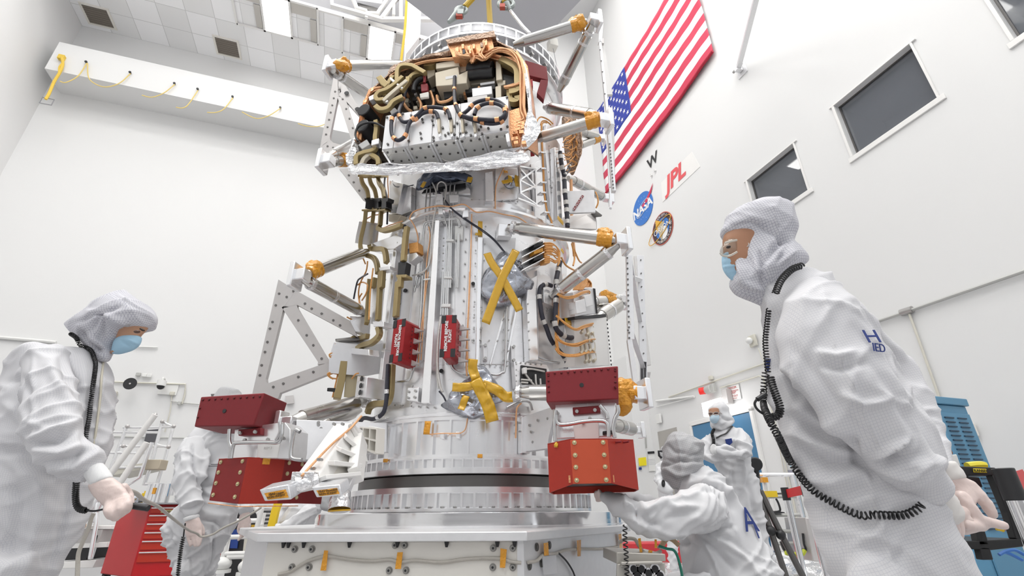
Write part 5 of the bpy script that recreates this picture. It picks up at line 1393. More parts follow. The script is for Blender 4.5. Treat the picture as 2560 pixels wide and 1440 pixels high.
for x, y in ((2022, 838), (2130, 830), (1908, 850), (1915, 900), (2060, 905), (2100, 880)): q = bq('C', [(x, y)], .045)[0]; b.bolt(q, nR_, .009, .012, 10)
b.build('mount_bolt', STEEL, mod)
def tubeP(name, c, pts, q0_, n_, r, m, par): b = MB(); b.tube(spline(planeq(px(c, *pts), q0_, n_), 6), r, 10); return b.build(name, m, par, smooth=60)
for pts in ([(1895, 830), (1888, 900), (1890, 980), (1892, 1015)], [(1898, 860), (1900, 895), (1920, 915), (1980, 912), (2060, 898), (2140, 892), (2190, 898), (2210, 930), (2212, 990)], [(2265, 800), (2270, 840), (2250, 880), (2240, 940), (2250, 995)], [(2160, 800), (2200, 850), (2205, 880)]):
    tubeP('propellant_pipe', 'C', pts, q0 - nR_ * .0, nR_, .010, PIPE, mod)
# bracket panel from the skirt out to the module
a1 = onC(p1('C', 1690, 870), .77); a2 = onC(p1('C', 1700, 1080), .77)
Pq = [a1, onY(p1('C', 1895, 800), YR + .2), onY(p1('C', 1850, 1000), YR + .2), onY(p1('C', 1845, 1060), YR + .25), a2]
b = MB(); b.prism(Pq, V3((.02, .03, 0))); b.build('bracket_panel', ALUM, mod, .003)
plateC('panel_hinge', 'C', [(1690, 860), (1740, 858), (1742, 1090), (1690, 1085)], .80, .05, ALUB, mod)
b = MB()
for x, y in ((1790, 890), (1850, 880), (1740, 920), (1750, 960), (1760, 1020), (1830, 1010)): q = onPl(p1('C', x, y), a1, (Pq[1] - a1).cross(UP)); b.bolt(q, -(Pq[1] - a1).cross(UP).normalized() * (1 if (Pq[1] - a1).cross(UP).y > 0 else -1), .008, .008)
b.build('panel_bolt', STEEL, mod)
text('lettering', 'REM 4', onY(p1('C', 1965, 960), YR - .02), eR_, UP, .016, GPLATE, mod)
LW_ = empty('thruster_cover', onY(p1('C', 2110, 1310), 2.3), 'orange red box with bright front panel and brass screws above the crouching technician', 'red box')
zt = onY(p1('C', 2100, 1005), 2.27).z; zb_ = onY(p1('C', 2110, 1270), 2.27).z
top = [onZ(q, zt) for q in px('C', (1845, 1035), (1983, 1012), (2205, 998), (2380, 1012))]
YB = 2.27
fl, fr_ = onY(p1('C', 1983, 1012), YB), onY(p1('C', 2205, 998), YB)
fl.z = fr_.z = zt
ll = fl + V3((-.115, .115, 0)); rr_ = fr_ + V3((.125, .125, 0))
ll = onPl(p1('C', 1845, 1035), ll, V3((1, 0, 0)).cross(UP)); rr_ = onPl(p1('C', 2360, 1010), rr_, V3((1, 0, 0)).cross(UP))
def dn(p, c, x, y): q = onPl(p1(c, x, y), p, V3((ray(p1(c, x, y)).x, ray(p1(c, x, y)).y, 0)).normalized()); return q
def below(p, cx, cy):
    d = ray(p1('C', cx, cy)); t = (p.y) / d.y; q = CO + d * t; return V3((p.x, p.y, q.z))
fl2, fr2, ll2, rr2 = below(fl, 1990, 1272), below(fr_, 2215, 1268), below(ll, 1855, 1325), below(rr_, 2380, 1308)
back = V3((.03, .2, 0))
def facet(a, e, e2, a2, m, name, par): b = MB(); n_ = (e - a).cross(UP).normalized(); b.prism([a, e, e2, a2], -n_ * .006); return b.build(name, m, par, .002), n_
_, nF = facet(fl, fr_, fr2, fl2, mat('lit_orange_panel', (.62, .10, .045), .35, .4), 'front_panel', LW_)  # light falling on the front panel put into its brighter orange
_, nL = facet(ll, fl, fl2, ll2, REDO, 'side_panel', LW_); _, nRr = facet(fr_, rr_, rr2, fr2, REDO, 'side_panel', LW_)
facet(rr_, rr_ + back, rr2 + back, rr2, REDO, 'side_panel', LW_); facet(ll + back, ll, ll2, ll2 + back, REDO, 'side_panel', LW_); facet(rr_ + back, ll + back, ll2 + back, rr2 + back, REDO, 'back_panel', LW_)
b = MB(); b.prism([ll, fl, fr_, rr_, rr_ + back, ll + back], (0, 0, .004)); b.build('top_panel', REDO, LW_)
b = MB(); b.prism([p + UP * .03 for p in [q.lerp((fl2 + fr2) / 2 + back * .5, .05) for q in (ll2, fl2, fr2, rr2, rr2 + back, ll2 + back)]], (0, 0, .004)); b.build('floor_panel', BLACK, LW_)
BRASS = mat('brass_screw', (.62, .55, .33), .6, .35)
Q = [fl, fr_, fr2, fl2]
for u in (.1, .87):
    for v in (.07, .36, .63, .92): q = lerp2(Q, u, v); b = MB(); b.cyl(q, q + nF * .004, .010, 14); b.ball(q + nF * .004, .006, 10, 6); b.build('brass_screw', BRASS, LW_)
Q2 = [fr_, rr_, rr2, fr2]
for u, v in ((.3, .06), (.6, .05)): q = lerp2(Q2, u, v); b = MB(); b.cyl(q, q + nRr * .03, .005, 8); b.build('pin', RED, LW_)
b = MB(); b.box((fl2 + fr2) / 2 + V3((0, .03, .02)), (.2, .04, .03)); b.build('foot_bracket', COPPER, LW_)
q = lerp2([ll, fl, fl2, ll2], .4, .05); blob('amber_tape', q, .012, TAPE, LW_, 3)
# left module
YL = 2.62
nL_ = V3((-math.sin(math.radians(12)) , -math.cos(math.radians(12)), 0))
LT = empty('thruster_cover', onY((600, 1060), YL), 'dark red riveted box on top of the thruster module beside the triangular bracket', 'red box')
q0l = onY((600, 1000), YL); eL_ = V3((-nL_.y, nL_.x, 0))
tl, tr, br_, bl = planeq([(502, 992), (661, 982), (634, 1064), (485, 1067)], q0l, nL_)
tr2 = tr + (V3((.0, 0, 0))); side_v = -nL_ * .26
fr2_ = onPl((719, 1003), tr + side_v, V3((0, 1, 0))); fb2 = onPl((708, 1070), tr + side_v, V3((0, 1, 0)))
br_ = V3((br_.x, br_.y, br_.z))
sv = V3((fr2_.x - tr.x, fr2_.y - tr.y, 0))
b = MB(); b.prism([tl, tr, br_, bl], sv); b.build('shell', RED, LT, .006)
Q = [tl, tr, br_, bl]
rivets(LT, [lerp2(Q, u, v) + nL_ * .001 for u, v in [(k / 9 * .9 + .05, .12) for k in range(10)] + [(.03, .4), (.03, .7)]], nL_, mat('rivet_red_dark', (.10, .012, .014), .4, .4))
c = lerp2(Q, .45, .52); b = MB(); b.cyl(c, c + nL_ * .003, .011, 16); b.build('vent_hole', BLACK, LT)
ml = empty('thruster_module', onY((660, 1120), YL + .05), 'aluminium thruster bracket and pipes under the riveted red box by the stooping technician', 'thruster module')
def gq(pts, off=0): return planeq(px('G', *pts), q0l - nL_ * off, nL_)
for nm, m, off, dp, pts in (('mount_plate', ALUB, .08, .12, [(610, 240), (1000, 180), (960, 480), (590, 480)]), ('mount_plate', WHITE, .06, .05, [(800, 355), (985, 330), (965, 475), (790, 475)]), ('side_plate', ALUM, .05, .2, [(1020, 180), (1065, 240), (1060, 480), (960, 480)]), ('red_flange', RED, .05, .03, [(640, 240), (825, 225), (822, 285), (640, 292)])):
    b = MB(); b.prism(gq(pts, off), -nL_ * dp); b.build(nm, m, ml, .003)
b = MB()
for x, y in ((662, 270), (785, 262), (700, 330), (890, 325), (1020, 315)): q = gq([(x, y)], .04)[0]; b.bolt(q, nL_, .009, .012, 10)
b.build('mount_bolt', STEEL, ml)
for pts in ([(1000, 200), (995, 290), (965, 345), (860, 345), (640, 350), (600, 370), (580, 480)], [(570, 240), (565, 330), (580, 400), (570, 480)], [(1145, 260), (1110, 245), (1090, 290), (1070, 430), (1085, 480), (1160, 490)], [(980, 180), (985, 260), (950, 330)]):
    tubeP('propellant_pipe', 'G', pts, q0l, nL_, .010, PIPE, ml)
text('lettering', 'REM 3', gq([(885, 395)], .05)[0] + nL_ * .002, eL_, UP, .018, GPLATE, ml)
a1 = onC(p1('C', 880, 905), .79); a2 = onC(p1('C', 880, 1080), .79)
Pq = [onY(p1('G', 1115, 160), YL + .12), a1, a2, onY(p1('G', 1200, 490), YL + .12), onY(p1('G', 1110, 440), YL + .1)]
b = MB(); b.prism(Pq, V3((0, .04, 0))); b.build('bracket_panel', ALUM, ml, .003)
pn = (a1 - Pq[0]).cross(UP).normalized(); b = MB()
for x, y in ((1295, 185), (1295, 205), (1205, 245), (1315, 235), (1205, 290), (1350, 275), (1145, 325), (1130, 415), (1180, 450)): q = onPl(p1('G', x, y), Pq[0], pn); b.bolt(q, pn, .009, .009, 8)
b.build('panel_bolt', STEEL, ml)
LL_ = empty('thruster_cover', onY((640, 1260), YL), 'lower orange red box with brass screws beside the stooping technician', 'red box')
p0, p1_, p2_, p3_ = onY(p1('G', 480, 487), YL + .07), onY(p1('G', 717, 474), YL), onY(p1('G', 1027, 480), YL + .09), onY(p1('G', 1190, 492), YL + .22)
zt = p1_.z
for p in (p0, p2_, p3_): p.z = zt
def belowG(p, cy): d = ray(p1('G', 700, cy)); return V3((p.x, p.y, (CO + d * (p.y / d.y)).z))
d0, d1, d2, d3 = belowG(p0, 820), belowG(p1_, 850), belowG(p2_, 850), belowG(p3_, 850)
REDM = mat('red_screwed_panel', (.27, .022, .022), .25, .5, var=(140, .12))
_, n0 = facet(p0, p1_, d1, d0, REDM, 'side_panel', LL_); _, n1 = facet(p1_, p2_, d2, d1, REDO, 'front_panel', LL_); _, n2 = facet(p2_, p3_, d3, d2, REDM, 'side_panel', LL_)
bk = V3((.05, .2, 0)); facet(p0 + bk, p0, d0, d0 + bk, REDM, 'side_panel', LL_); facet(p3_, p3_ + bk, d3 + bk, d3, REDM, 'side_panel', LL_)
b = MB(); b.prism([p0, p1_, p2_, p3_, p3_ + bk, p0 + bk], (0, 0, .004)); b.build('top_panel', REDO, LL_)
b = MB(); b.prism([p + UP * .06 for p in [q.lerp((d1 + d2) / 2 + bk * .5, .05) for q in (d0, d1, d2, d3, d3 + bk, d0 + bk)]], (0, 0, .004)); b.build('floor_panel', BLACK, LL_)
for Q, nn, us in (([p0, p1_, d1, d0], n0, (.11, .86)), ([p2_, p3_, d3, d2], n2, (.2, .85))):
    for u in us:
        for v in (.07, .32, .58, .86): q = lerp2(Q, u, v); b = MB(); b.cyl(q, q + nn * .004, .0105, 14); b.ball(q + nn * .004, .006, 10, 6); b.build('brass_screw', BRASS, LL_)
q = lerp2([p1_, p2_, d2, d1], .5, .05); b = MB(); b.box(q + n1 * .002, (.035, .004, .035), (p2_ - p1_).normalized(), n1); b.build('amber_tape', TAPEO, LL_)
b = MB(); b.tube([d0 - UP * .012, d1 - UP * .012, d2 - UP * .012, d3 - UP * .012], .0025, 6); b.build('edge_wire', COPPER, LL_)

# ================================================================== white arm with two foil sensor boxes
ARM = empty('sensor_arm', onC((880, 1180), .95), 'white sensor arm with two foil wrapped boxes hanging below the skirt', 'sensor arm')
YA = 2.35
def gy(pts, Y): return [onY(q, Y) for q in px('G', *pts)]
P_ = [onY(p1('G', 1425, 195), 2.72), onY(p1('G', 1560, 185), 2.70), onY(p1('G', 1290, 640), 2.32), onY(p1('G', 1120, 605), 2.32)]
b = MB(); b.prism(P_, V3((.05, .10, -.03))); b.build('beam', WHITE, ARM, .006)
P_ = [onY(p1('G', 1560, 185), 2.70), onY(p1('G', 1640, 330), 2.74), onY(p1('G', 1600, 620), 2.5), onY(p1('G', 1310, 650), 2.32)]
for k in range(5):
    a = P_[0].lerp(P_[3], k / 4); e = P_[1].lerp(P_[2], k / 4); b = MB(); b.ribbon([a, e], V3((0, -1, 0)), .02, .08); b.build('web_rib', WHITE, ARM, .003)
b = MB(); b.ribbon([P_[1], P_[2]], V3((0, -1, 0)), .05, .09); b.build('flange', WHITE, ARM, .003)
b = MB(); b.prism([p + V3((0, .05, 0)) for p in P_], V3((0, .012, 0))); b.build('web_plate', CREAM, ARM)
b = MB(); b.prism([onY(p1('G', x, y), 2.6) for x, y in ((1520, 420), (1640, 400), (1660, 490), (1600, 620), (1540, 600))], V3((0, .1, 0))); b.build('hinge_block', PLASTW, ARM, .005)
plateC('base_plate', 'G', [(1610, 190), (1810, 230), (1800, 440), (1620, 370)], .90, .03, WHITE, ARM)
fr_pts = [(1645, 225), (1805, 240), (1795, 440), (1640, 370)]
b = MB()
Qb = [onC(q, .915) for q in px('G', *fr_pts)]
for k in range(4):
    a, e = lerp2(Qb, k / 3, 0), lerp2(Qb, k / 3, 1); b.ribbon([a, e], rad(a), .008, .06)
for k in range(3):
    a, e = lerp2(Qb, 0, k / 2), lerp2(Qb, 1, k / 2); b.ribbon([a, e], rad(a), .008, .06)
b.build('grid_rib', CREAM, ARM)
b = MB(); b.tube(spline([onY(p1('G', x, y), Y) for x, y, Y in ((1650, 130, 2.7), (1560, 230, 2.66), (1420, 350, 2.52), (1300, 470, 2.4), (1160, 620, 2.28))], 8), .006, 8); b.build('orange_cable', COPW, ARM)
b = MB()
for x, y in ((1305, 490), (1325, 490), (1245, 562), (1270, 562), (1430, 200), (1500, 200)): q = onY(p1('G', x, y), 2.38); b.cyl(q, q + V3((0, -.02, 0)), .007, 8)
b.build('arm_bolt', STEEL, ARM)
def foil_box(fq, topq, sideq, Y, Yb, t1, lab):
    r_ = empty('foil_box', onY(p1('G', *fq[3]), Y), lab, 'sensor box')
    a = gy(fq, Y); ez = V3((0, 0, 0)); d = onY(p1('G', *sideq), Yb) - a[1]
    b = MB(); b.prism(a, d); b.build('case', mat('foil_tape_case', (.80, .81, .83), .7, .3, bump=('noise', 60, .4, .01)), r_, .004)
    la = [lerp2(a, u, v) + V3((0, -.003, 0)) for u, v in ((.12, .35), (.88, .30), (.92, .85), (.15, .9))]
    b = MB(); b.prism(la, V3((0, .002, 0))); b.build('amber_label', TAPEO, r_)
    text('lettering', t1, mean(la) + V3((0, -.003, 0)), la[1] - la[0], la[0] - la[3], .0125, LETK, r_)
foil_box([(812, 735), (1050, 690), (1075, 815), (855, 828)], None, (1140, 640), 2.2, 2.34, 'FBAS Upper\nNON-FLIGHT', 'silver foil sensor box with amber label farthest along the white arm')
foil_box([(1240, 715), (1470, 690), (1490, 780), (1280, 798)], None, (1540, 640), 2.2, 2.34, 'FBAS Downlink\nNON-FLIGHT', 'silver foil sensor box with amber label under the end of the white arm')
b = MB(); b.cyl(onY(p1('G', 1100, 700), 2.3), onY(p1('G', 1300, 660), 2.34), .035, 16); b.box(onY(p1('G', 1190, 650), 2.33), (.1, .08, .06)); b.build('sensor_hub', SFOIL, ARM, .004)
b = MB(); b.cyl(onY(p1('G', 1480, 760), 2.45), onY(p1('G', 1468, 900), 2.43), .045, 24, r2=.05); b.build('baffle', SFOIL, ARM); b = MB(); b.cyl(onY(p1('G', 1468, 899), 2.43), onY(p1('G', 1467, 912), 2.43), .05, 24); b.build('baffle_cap', TAPE, ARM)
b = MB(); b.ribbon([onY(p1('G', 1560, 620), 2.5), onY(p1('G', 1490, 780), 2.46)], V3((0, -1, 0)), .05, .05); b.build('link', ALU, ARM, .004)

# ================================================================== lifting slings
YEL = mat('yellow_strap', (.52, .34, .02), .1, .5); HOOK = mat('grey_hook', (.33, .36, .35), .6, .45)
zr = 4.69
def sling(att, pts, lab, Y, hookpx=None):
    r_ = empty('lifting_sling', att, lab, 'sling'); P_ = [onY(q, Y) for q in px('U', *pts)]
    b = MB(); b.tube(P_, .028, 10); b.build('strap', YEL, r_); return r_, P_
r_, P_ = sling(onY(p1('U', 640, 262), 3.1), [(830, 82), (905, 0), (1150, -280)], 'yellow sling with shackle rising from the ring beside the crane frame', 3.1)
b = MB(); a, e = onY(p1('U', 790, 120), 3.1), onY(p1('U', 650, 255), 3.1); b.cyl(onY(p1('U', 830, 85), 3.1), a, .018, 10); b.cyl(a, e, .05, 14, r2=.02); b.build('turnbuckle', HOOK, r_)
b = MB(); b.tube([a + V3((.055 * math.cos(t), 0, .055 * math.sin(t))) for t in [2 * PI * k / 20 for k in range(20)]], .016, 8, closed=True); b.box(a + V3((.0, -.02, -.07)), (.06, .05, .07)); b.build('shackle', HOOK, r_, .004)
b = MB(); b.box(onY(p1('U', 770, 185), 3.08), (.06, .04, .035)); b.build('shackle_pin', mat('pin_red', (.45, .08, .05), .2, .5), r_)
sling(onY(p1('U', 1118, 262), 3.2), [(1122, 290), (1105, 0), (1090, -280)], 'vertical yellow sling in the middle of the lifting ring', 3.2)
r_, P_ = sling(onY(p1('U', 1560, 375), 3.1), [(1290, 30), (1240, -20), (1100, -280)], 'sling with grey hook and foil wrapped wire going down to the right of the ring', 3.1)
b = MB(); b.tube([onY(q, 3.1) for q in px('U', (1310, 70), (1345, 115), (1420, 210), (1500, 310), (1575, 385))], .016, 8); b.build('wire', SFOIL, r_)
a = onY(p1('U', 1305, 50), 3.1); b = MB(); b.tube([a + V3((.07 * math.cos(t), 0, .06 * math.sin(t))) for t in [2 * PI * k / 20 for k in range(20)]], .022, 8, closed=True); b.cyl(a, onY(p1('U', 1350, 120), 3.1), .04, 12, r2=.02); b.build('hook', HOOK, r_)
b = MB(); b.box(onY(p1('U', 1262, 78), 3.08), (.05, .04, .05)); b.build('hook_latch', mat('latch_red', (.45, .08, .05), .2, .5), r_)

# ================================================================== cable on the stand
CAB = mat('braided_cable', (.50, .47, .42), .2, .5, bump=('noise', 200, .6, .003))
cb = empty('stand_cable', onA(p1('P', 900, 455)), 'braided grey cable held with yellow tape along the cream panel of the stand', 'cable')
P_ = [onA(q) + N0 * .008 for q in px('P', (50, 545), (130, 525), (250, 455), (340, 425), (400, 418), (540, 440), (700, 452), (820, 442), (890, 458), (1000, 448), (1180, 460), (1330, 440), (1480, 432), (1600, 435), (1660, 455), (1735, 465))]
b = MB(); b.tube(spline(P_, 6), .0065, 8); b.build('cable_run', CAB, cb)
P_ = [onB(q) + N1 * .008 for q in px('P', (1770, 462), (1830, 450), (1880, 408), (1960, 400), (2040, 375), (2150, 368), (2280, 368), (2400, 352))]
b = MB(); b.tube(spline(P_, 6), .0065, 8); b.build('cable_run', CAB, cb)
P_ = [onB(q) + N1 * .012 for q in px('P', (1975, 395), (2030, 450), (2070, 510), (2090, 557), (2110, 620))]
b = MB(); b.tube(spline(P_, 6), .004, 8); b.build('cable_branch', BLACK, cb)
for pl_, nn, pts in ((onA, N0, [(375, 376), (402, 378), (388, 516), (348, 516)]), (onA, N0, [(880, 390), (918, 388), (905, 505), (864, 505)]), (onA, N0, [(1592, 362), (1636, 370), (1624, 498), (1588, 496)]), (onB, N1, [(1866, 328), (1898, 322), (1902, 412), (1870, 415)]), (onB, N1, [(2100, 308), (2128, 304), (2126, 418), (2104, 420)]), (onB, N1, [(2392, 265), (2412, 262), (2420, 368), (2402, 370)])):
    b = MB(); b.prism([pl_(q) + nn * .0155 for q in px('P', *pts)], nn * .001); b.build('tape_strip', TAPEO, cb)
b = MB(); b.prism([onB(q) + N1 * .012 for q in px('P', (1860, 420), (1955, 410), (1962, 540), (1870, 545))], nn * .003); o = b.build('bag_sheet', mat('clear_bag', (.75, .75, .77), 0, .15, alpha=.45), cb)
# ================================================================== people in clean suits
import numpy as np
from mathutils.bvhtree import BVHTree
def grid_cloth(name, col, line, s=.0075, wd=.13, axis=None):
    m = bpy.data.materials.new(name); m.use_nodes = True; nt = m.node_tree; bs = nt.nodes['Principled BSDF']; L = nt.links.new
    bs.inputs['Roughness'].default_value = .75; bs.inputs['Specular IOR Level'].default_value = .25; bs.inputs['Sheen Weight'].default_value = .15
    tc = nt.nodes.new('ShaderNodeTexCoord'); mp = nt.nodes.new('ShaderNodeMapping'); mp.inputs['Scale'].default_value = (1 / s,) * 3; mp.inputs['Rotation'].default_value = axis or (0, .25, .3)
    nz = nt.nodes.new('ShaderNodeTexNoise'); nz.inputs['Scale'].default_value = 9
    va = nt.nodes.new('ShaderNodeVectorMath'); va.operation = 'MULTIPLY_ADD'; va.inputs[1].default_value = (.012,) * 3
    L(tc.outputs['Object'], nz.inputs['Vector']); L(nz.outputs['Color'], va.inputs[0]); L(tc.outputs['Object'], va.inputs[2]); L(va.outputs[0], mp.inputs[0])
    geo = nt.nodes.new('ShaderNodeNewGeometry'); mpn = nt.nodes.new('ShaderNodeMapping'); mpn.vector_type = 'NORMAL'; mpn.inputs['Rotation'].default_value = axis or (0, .25, .3); L(geo.outputs['Normal'], mpn.inputs[0])
    sx, sn = nt.nodes.new('ShaderNodeSeparateXYZ'), nt.nodes.new('ShaderNodeSeparateXYZ'); L(mp.outputs[0], sx.inputs[0]); L(mpn.outputs[0], sn.inputs[0])
    acc = None
    def math_(op, a, b=None):
        n = nt.nodes.new('ShaderNodeMath'); n.operation = op
        for i, v in enumerate((a, b)):
            if v is None: continue
            if isinstance(v, (int, float)): n.inputs[i].default_value = v
            else: L(v, n.inputs[i])
        return n.outputs[0]
    for i in range(3):
        fr = math_('FRACT', sx.outputs[i]); ln = math_('LESS_THAN', fr, wd); mk = math_('LESS_THAN', math_('ABSOLUTE', sn.outputs[i]), .72); v = math_('MULTIPLY', ln, mk)
        acc = v if acc is None else math_('MAXIMUM', acc, v)
    mx = nt.nodes.new('ShaderNodeMix'); mx.data_type = 'RGBA'; mx.inputs[6].default_value = tuple(col) + (1,); mx.inputs[7].default_value = tuple(line) + (1,); L(acc, mx.inputs[0]); L(mx.outputs[2], bs.inputs['Base Color'])
    return m
SUIT = grid_cloth('suit_cloth', (.68, .675, .69), (.57, .57, .605), .0065)
HOODM = grid_cloth('hood_cloth', (.66, .655, .69), (.34, .34, .41), .0075, .12)
SUITF = mat('suit_cloth_plain', (.68, .68, .695), 0, .75, bump=('noise', 60, .15, .003), spec=.25)
HOODF = grid_cloth('hood_cloth_grey', (.50, .50, .505), (.38, .38, .40), .009, .2)
SKIN = mat('skin', (.52, .29, .18), 0, .5, sub=.1); SKIND = mat('skin_warm', (.42, .21, .12), 0, .5, sub=.1)
GLOVE = mat('latex_glove', (.74, .61, .57), 0, .35, var=(30, .08), bump=('noise', (90, 30, 60), .35, .004), sub=.1)
MASK = mat('mask_blue', (.38, .60, .76), 0, .6, bump=('noise', (20, 20, 220), .25, .004)); MASKW = mat('mask_band', (.72, .80, .86), 0, .6)
CUFF = mat('knit_cuff', (.80, .80, .80), 0, .8, bump=('noise', (160, 160, 10), .4, .003))
COIL = mat('coil_black', (.012, .012, .013), 0, .35)
LENSM = mat('goggle_lens', (.32, .27, .20), 0, .04, alpha=.38, spec=.8, coat=1)
HAIR = mat('brow_hair', (.03, .02, .015), 0, .7)

def S(c, *rows):                                    # rows: xl, yl, xr, yr, Y, ratio  in a crop frame
    return [(p1(c, r[0], r[1]), p1(c, r[2], r[3]), r[4], r[5]) for r in rows]
def loft(mb, secs, sc=1.0, n=22, mi=0, cap=.35):
    C_, A_, Bv = [], [], []
    for l, r, Y, ra in secs:
        L_, R_ = onY(l, Y), onY(r, Y); C_.append((L_ + R_) / 2); A_.append((R_ - L_) / 2)
    k = len(C_)
    rings = []
    for i in range(k):
        t = (C_[min(i + 1, k - 1)] - C_[max(i - 1, 0)]).normalized()
        a = A_[i]; bd = t.cross(a).normalized() * a.length * secs[i][3]
        rings.append((C_[i], a * sc, bd * sc))
    out = []
    for i in range(k - 1):                           # refine between sections
        p0, p1__, p2, p3 = [rings[max(0, min(k - 1, j))] for j in (i - 1, i, i + 1, i + 2)]
        for s_ in range(4):
            t = s_ / 4; cr = lambda q: .5 * ((2 * p1__[q]) + (p2[q] - p0[q]) * t + (2 * p0[q] - 5 * p1__[q] + 4 * p2[q] - p3[q]) * t * t + (3 * p1__[q] - p0[q] - 3 * p2[q] + p3[q]) * t ** 3)
            out.append((cr(0), cr(1), cr(2)))
    out.append(rings[-1])
    d0 = (out[0][0] - out[1][0]).normalized(); d1 = (out[-1][0] - out[-2][0]).normalized()
    pre = [(out[0][0] + d0 * out[0][1].length * cap * h, out[0][1] * f_, out[0][2] * f_) for h, f_ in ((1, .15), (.85, .55), (.5, .85))]
    post = [(out[-1][0] + d1 * out[-1][1].length * cap * h, out[-1][1] * f_, out[-1][2] * f_) for h, f_ in ((.5, .85), (.85, .55), (1, .15))]
    out = pre + out + post
    vs, fs = [], []
    for c, a, b_ in out:
        for j in range(n):
            th = 2 * PI * j / n; vs.append(c + a * math.cos(th) + b_ * math.sin(th))
    for i in range(len(out) - 1):
        for j in range(n):
            j2 = (j + 1) % n; fs.append((i * n + j, i * n + j2, (i + 1) * n + j2, (i + 1) * n + j))
    fs += [tuple(range(n - 1, -1, -1)), tuple((len(out) - 1) * n + j for j in range(n))]
    # orient outward
    v0, v1, v2 = [vs[i] for i in fs[len(fs) // 2][:3]]
    cc = out[(len(fs) // 2) // n][0]
    if (v1 - v0).cross(v2 - v0).dot(v0 - cc) < 0: fs = [f[::-1] for f in fs]
    mb.add(vs, fs, mi)
    return out
def project_np(P):
    d = P - np.array(CO); z = d @ np.array(c_f)
    return np.stack([1280 + FPX * (d @ np.array(c_r)) / z, 720 - FPX * (d @ np.array(c_u)) / z], 1)
def remeshed(mb, name, m, par, voxel, smooth=4, wrinkle=0, seed=0, creases=(), freq=1.0, top=False, origin=None, wdir=None):
    me = bpy.data.meshes.new(name); me.from_pydata(mb.v, [], mb.f); me.update()
    t = bpy.data.objects.new('tmp', me); COL.objects.link(t)
    rm = t.modifiers.new('r', 'REMESH'); rm.mode = 'VOXEL'; rm.voxel_size = voxel
    dg = bpy.context.evaluated_depsgraph_get(); dg.update()
    me2 = bpy.data.meshes.new_from_object(t.evaluated_get(dg)); COL.objects.unlink(t); bpy.data.objects.remove(t)
    bm = bmesh.new(); bm.from_mesh(me2)
    for _ in range(smooth): bmesh.ops.smooth_vert(bm, verts=bm.verts, factor=.5, use_axis_x=True, use_axis_y=True, use_axis_z=True)
    bm.normal_update()
    if wrinkle or creases:
        P = np.array([v.co[:] for v in bm.verts]); N = np.array([v.normal[:] for v in bm.verts]); disp = np.zeros(len(P))
        if wrinkle:
            R1 = Matrix.Rotation(.7, 3, 'Y') @ Matrix.Rotation(.4, 3, 'X'); R2 = Matrix.Rotation(-.6, 3, 'Y') @ Matrix.Rotation(1.0, 3, 'Z')
            for i, v in enumerate(bm.verts):
                p = v.co * freq; w_ = V3((noise.noise(p * 4 + V3((seed, 0, 0))), noise.noise(p * 4 + V3((0, seed + 5, 0))), noise.noise(p * 4 + V3((0, 9, seed))))) * .12
                q1 = R1 @ (p + w_); q2 = R2 @ (p + w_)
                a = 1 - abs(noise.noise(V3((q1.x * 2.4, q1.y * 2.4, q1.z * 11 + seed)))) * 2.2
                b_ = 1 - abs(noise.noise(V3((q2.x * 2.6, q2.y * 2.6 + seed, q2.z * 12)))) * 2.2
                c_ = noise.noise(p * 7 + V3((seed, seed, 0)))
                disp[i] = wrinkle * (1.15 * max(a, 0) ** 3 + 1.0 * max(b_, 0) ** 3 + .35 * c_ - .5)
        if creases:
            Q = project_np(P); view = P - np.array(CO); view /= np.linalg.norm(view, axis=1)[:, None]; face = np.clip(-(view * N).sum(1) * 2, 0, 1)
            for pts, wd, am in creases:
                best = np.full(len(P), 1e9); tt = np.zeros(len(P)); npt = len(pts)
                for i in range(npt - 1):
                    a = np.array(pts[i]); e = np.array(pts[i + 1]); d = e - a; u = np.clip(((Q - a) @ d) / (d @ d), 0, 1); ds = np.linalg.norm(Q - a - u[:, None] * d, axis=1)
                    k_ = ds < best; best[k_] = ds[k_]; tt[k_] = (i + u[k_]) / (npt - 1)
                env = np.sin(np.clip(tt * .9 + .05, 0, 1) * math.pi) ** .5
                disp += 1.9 * am * np.exp(-(best / wd) ** 2) * env * face
        for i, v in enumerate(bm.verts): v.co += v.normal * disp[i]
        bmesh.ops.smooth_vert(bm, verts=bm.verts, factor=.3, use_axis_x=True, use_axis_y=True, use_axis_z=True)
    org = V3(par['_o']) if par is not None else V3(origin)
    for v in bm.verts: v.co -= org
    bm.to_mesh(me2); bm.free(); me2.materials.clear(); me2.materials.append(m); me2.shade_smooth(); me2.name = name
    o = bpy.data.objects.new(name, me2); COL.objects.link(o); o['_o'] = list(org)
    if par is not None: o.parent = par
    else: o.location = org
    return o
class Hit:
    def __init__(s, *objs):
        s.t = [BVHTree.FromPolygons([v.co + V3(o['_o']) for v in o.data.vertices], [tuple(p.vertices) for p in o.data.polygons]) for o in objs]
    def __call__(s, p, off=.004):
        d = ray(p).normalized(); best = None
        for t in s.t:
            l, n, _, ds = t.ray_cast(CO, d)
            if l is not None and (best is None or ds < best[2]): best = (l, n, ds)
        if best is None: return None
        n = best[1] if best[1].dot(d) < 0 else -best[1]
        return best[0] + n * off, n
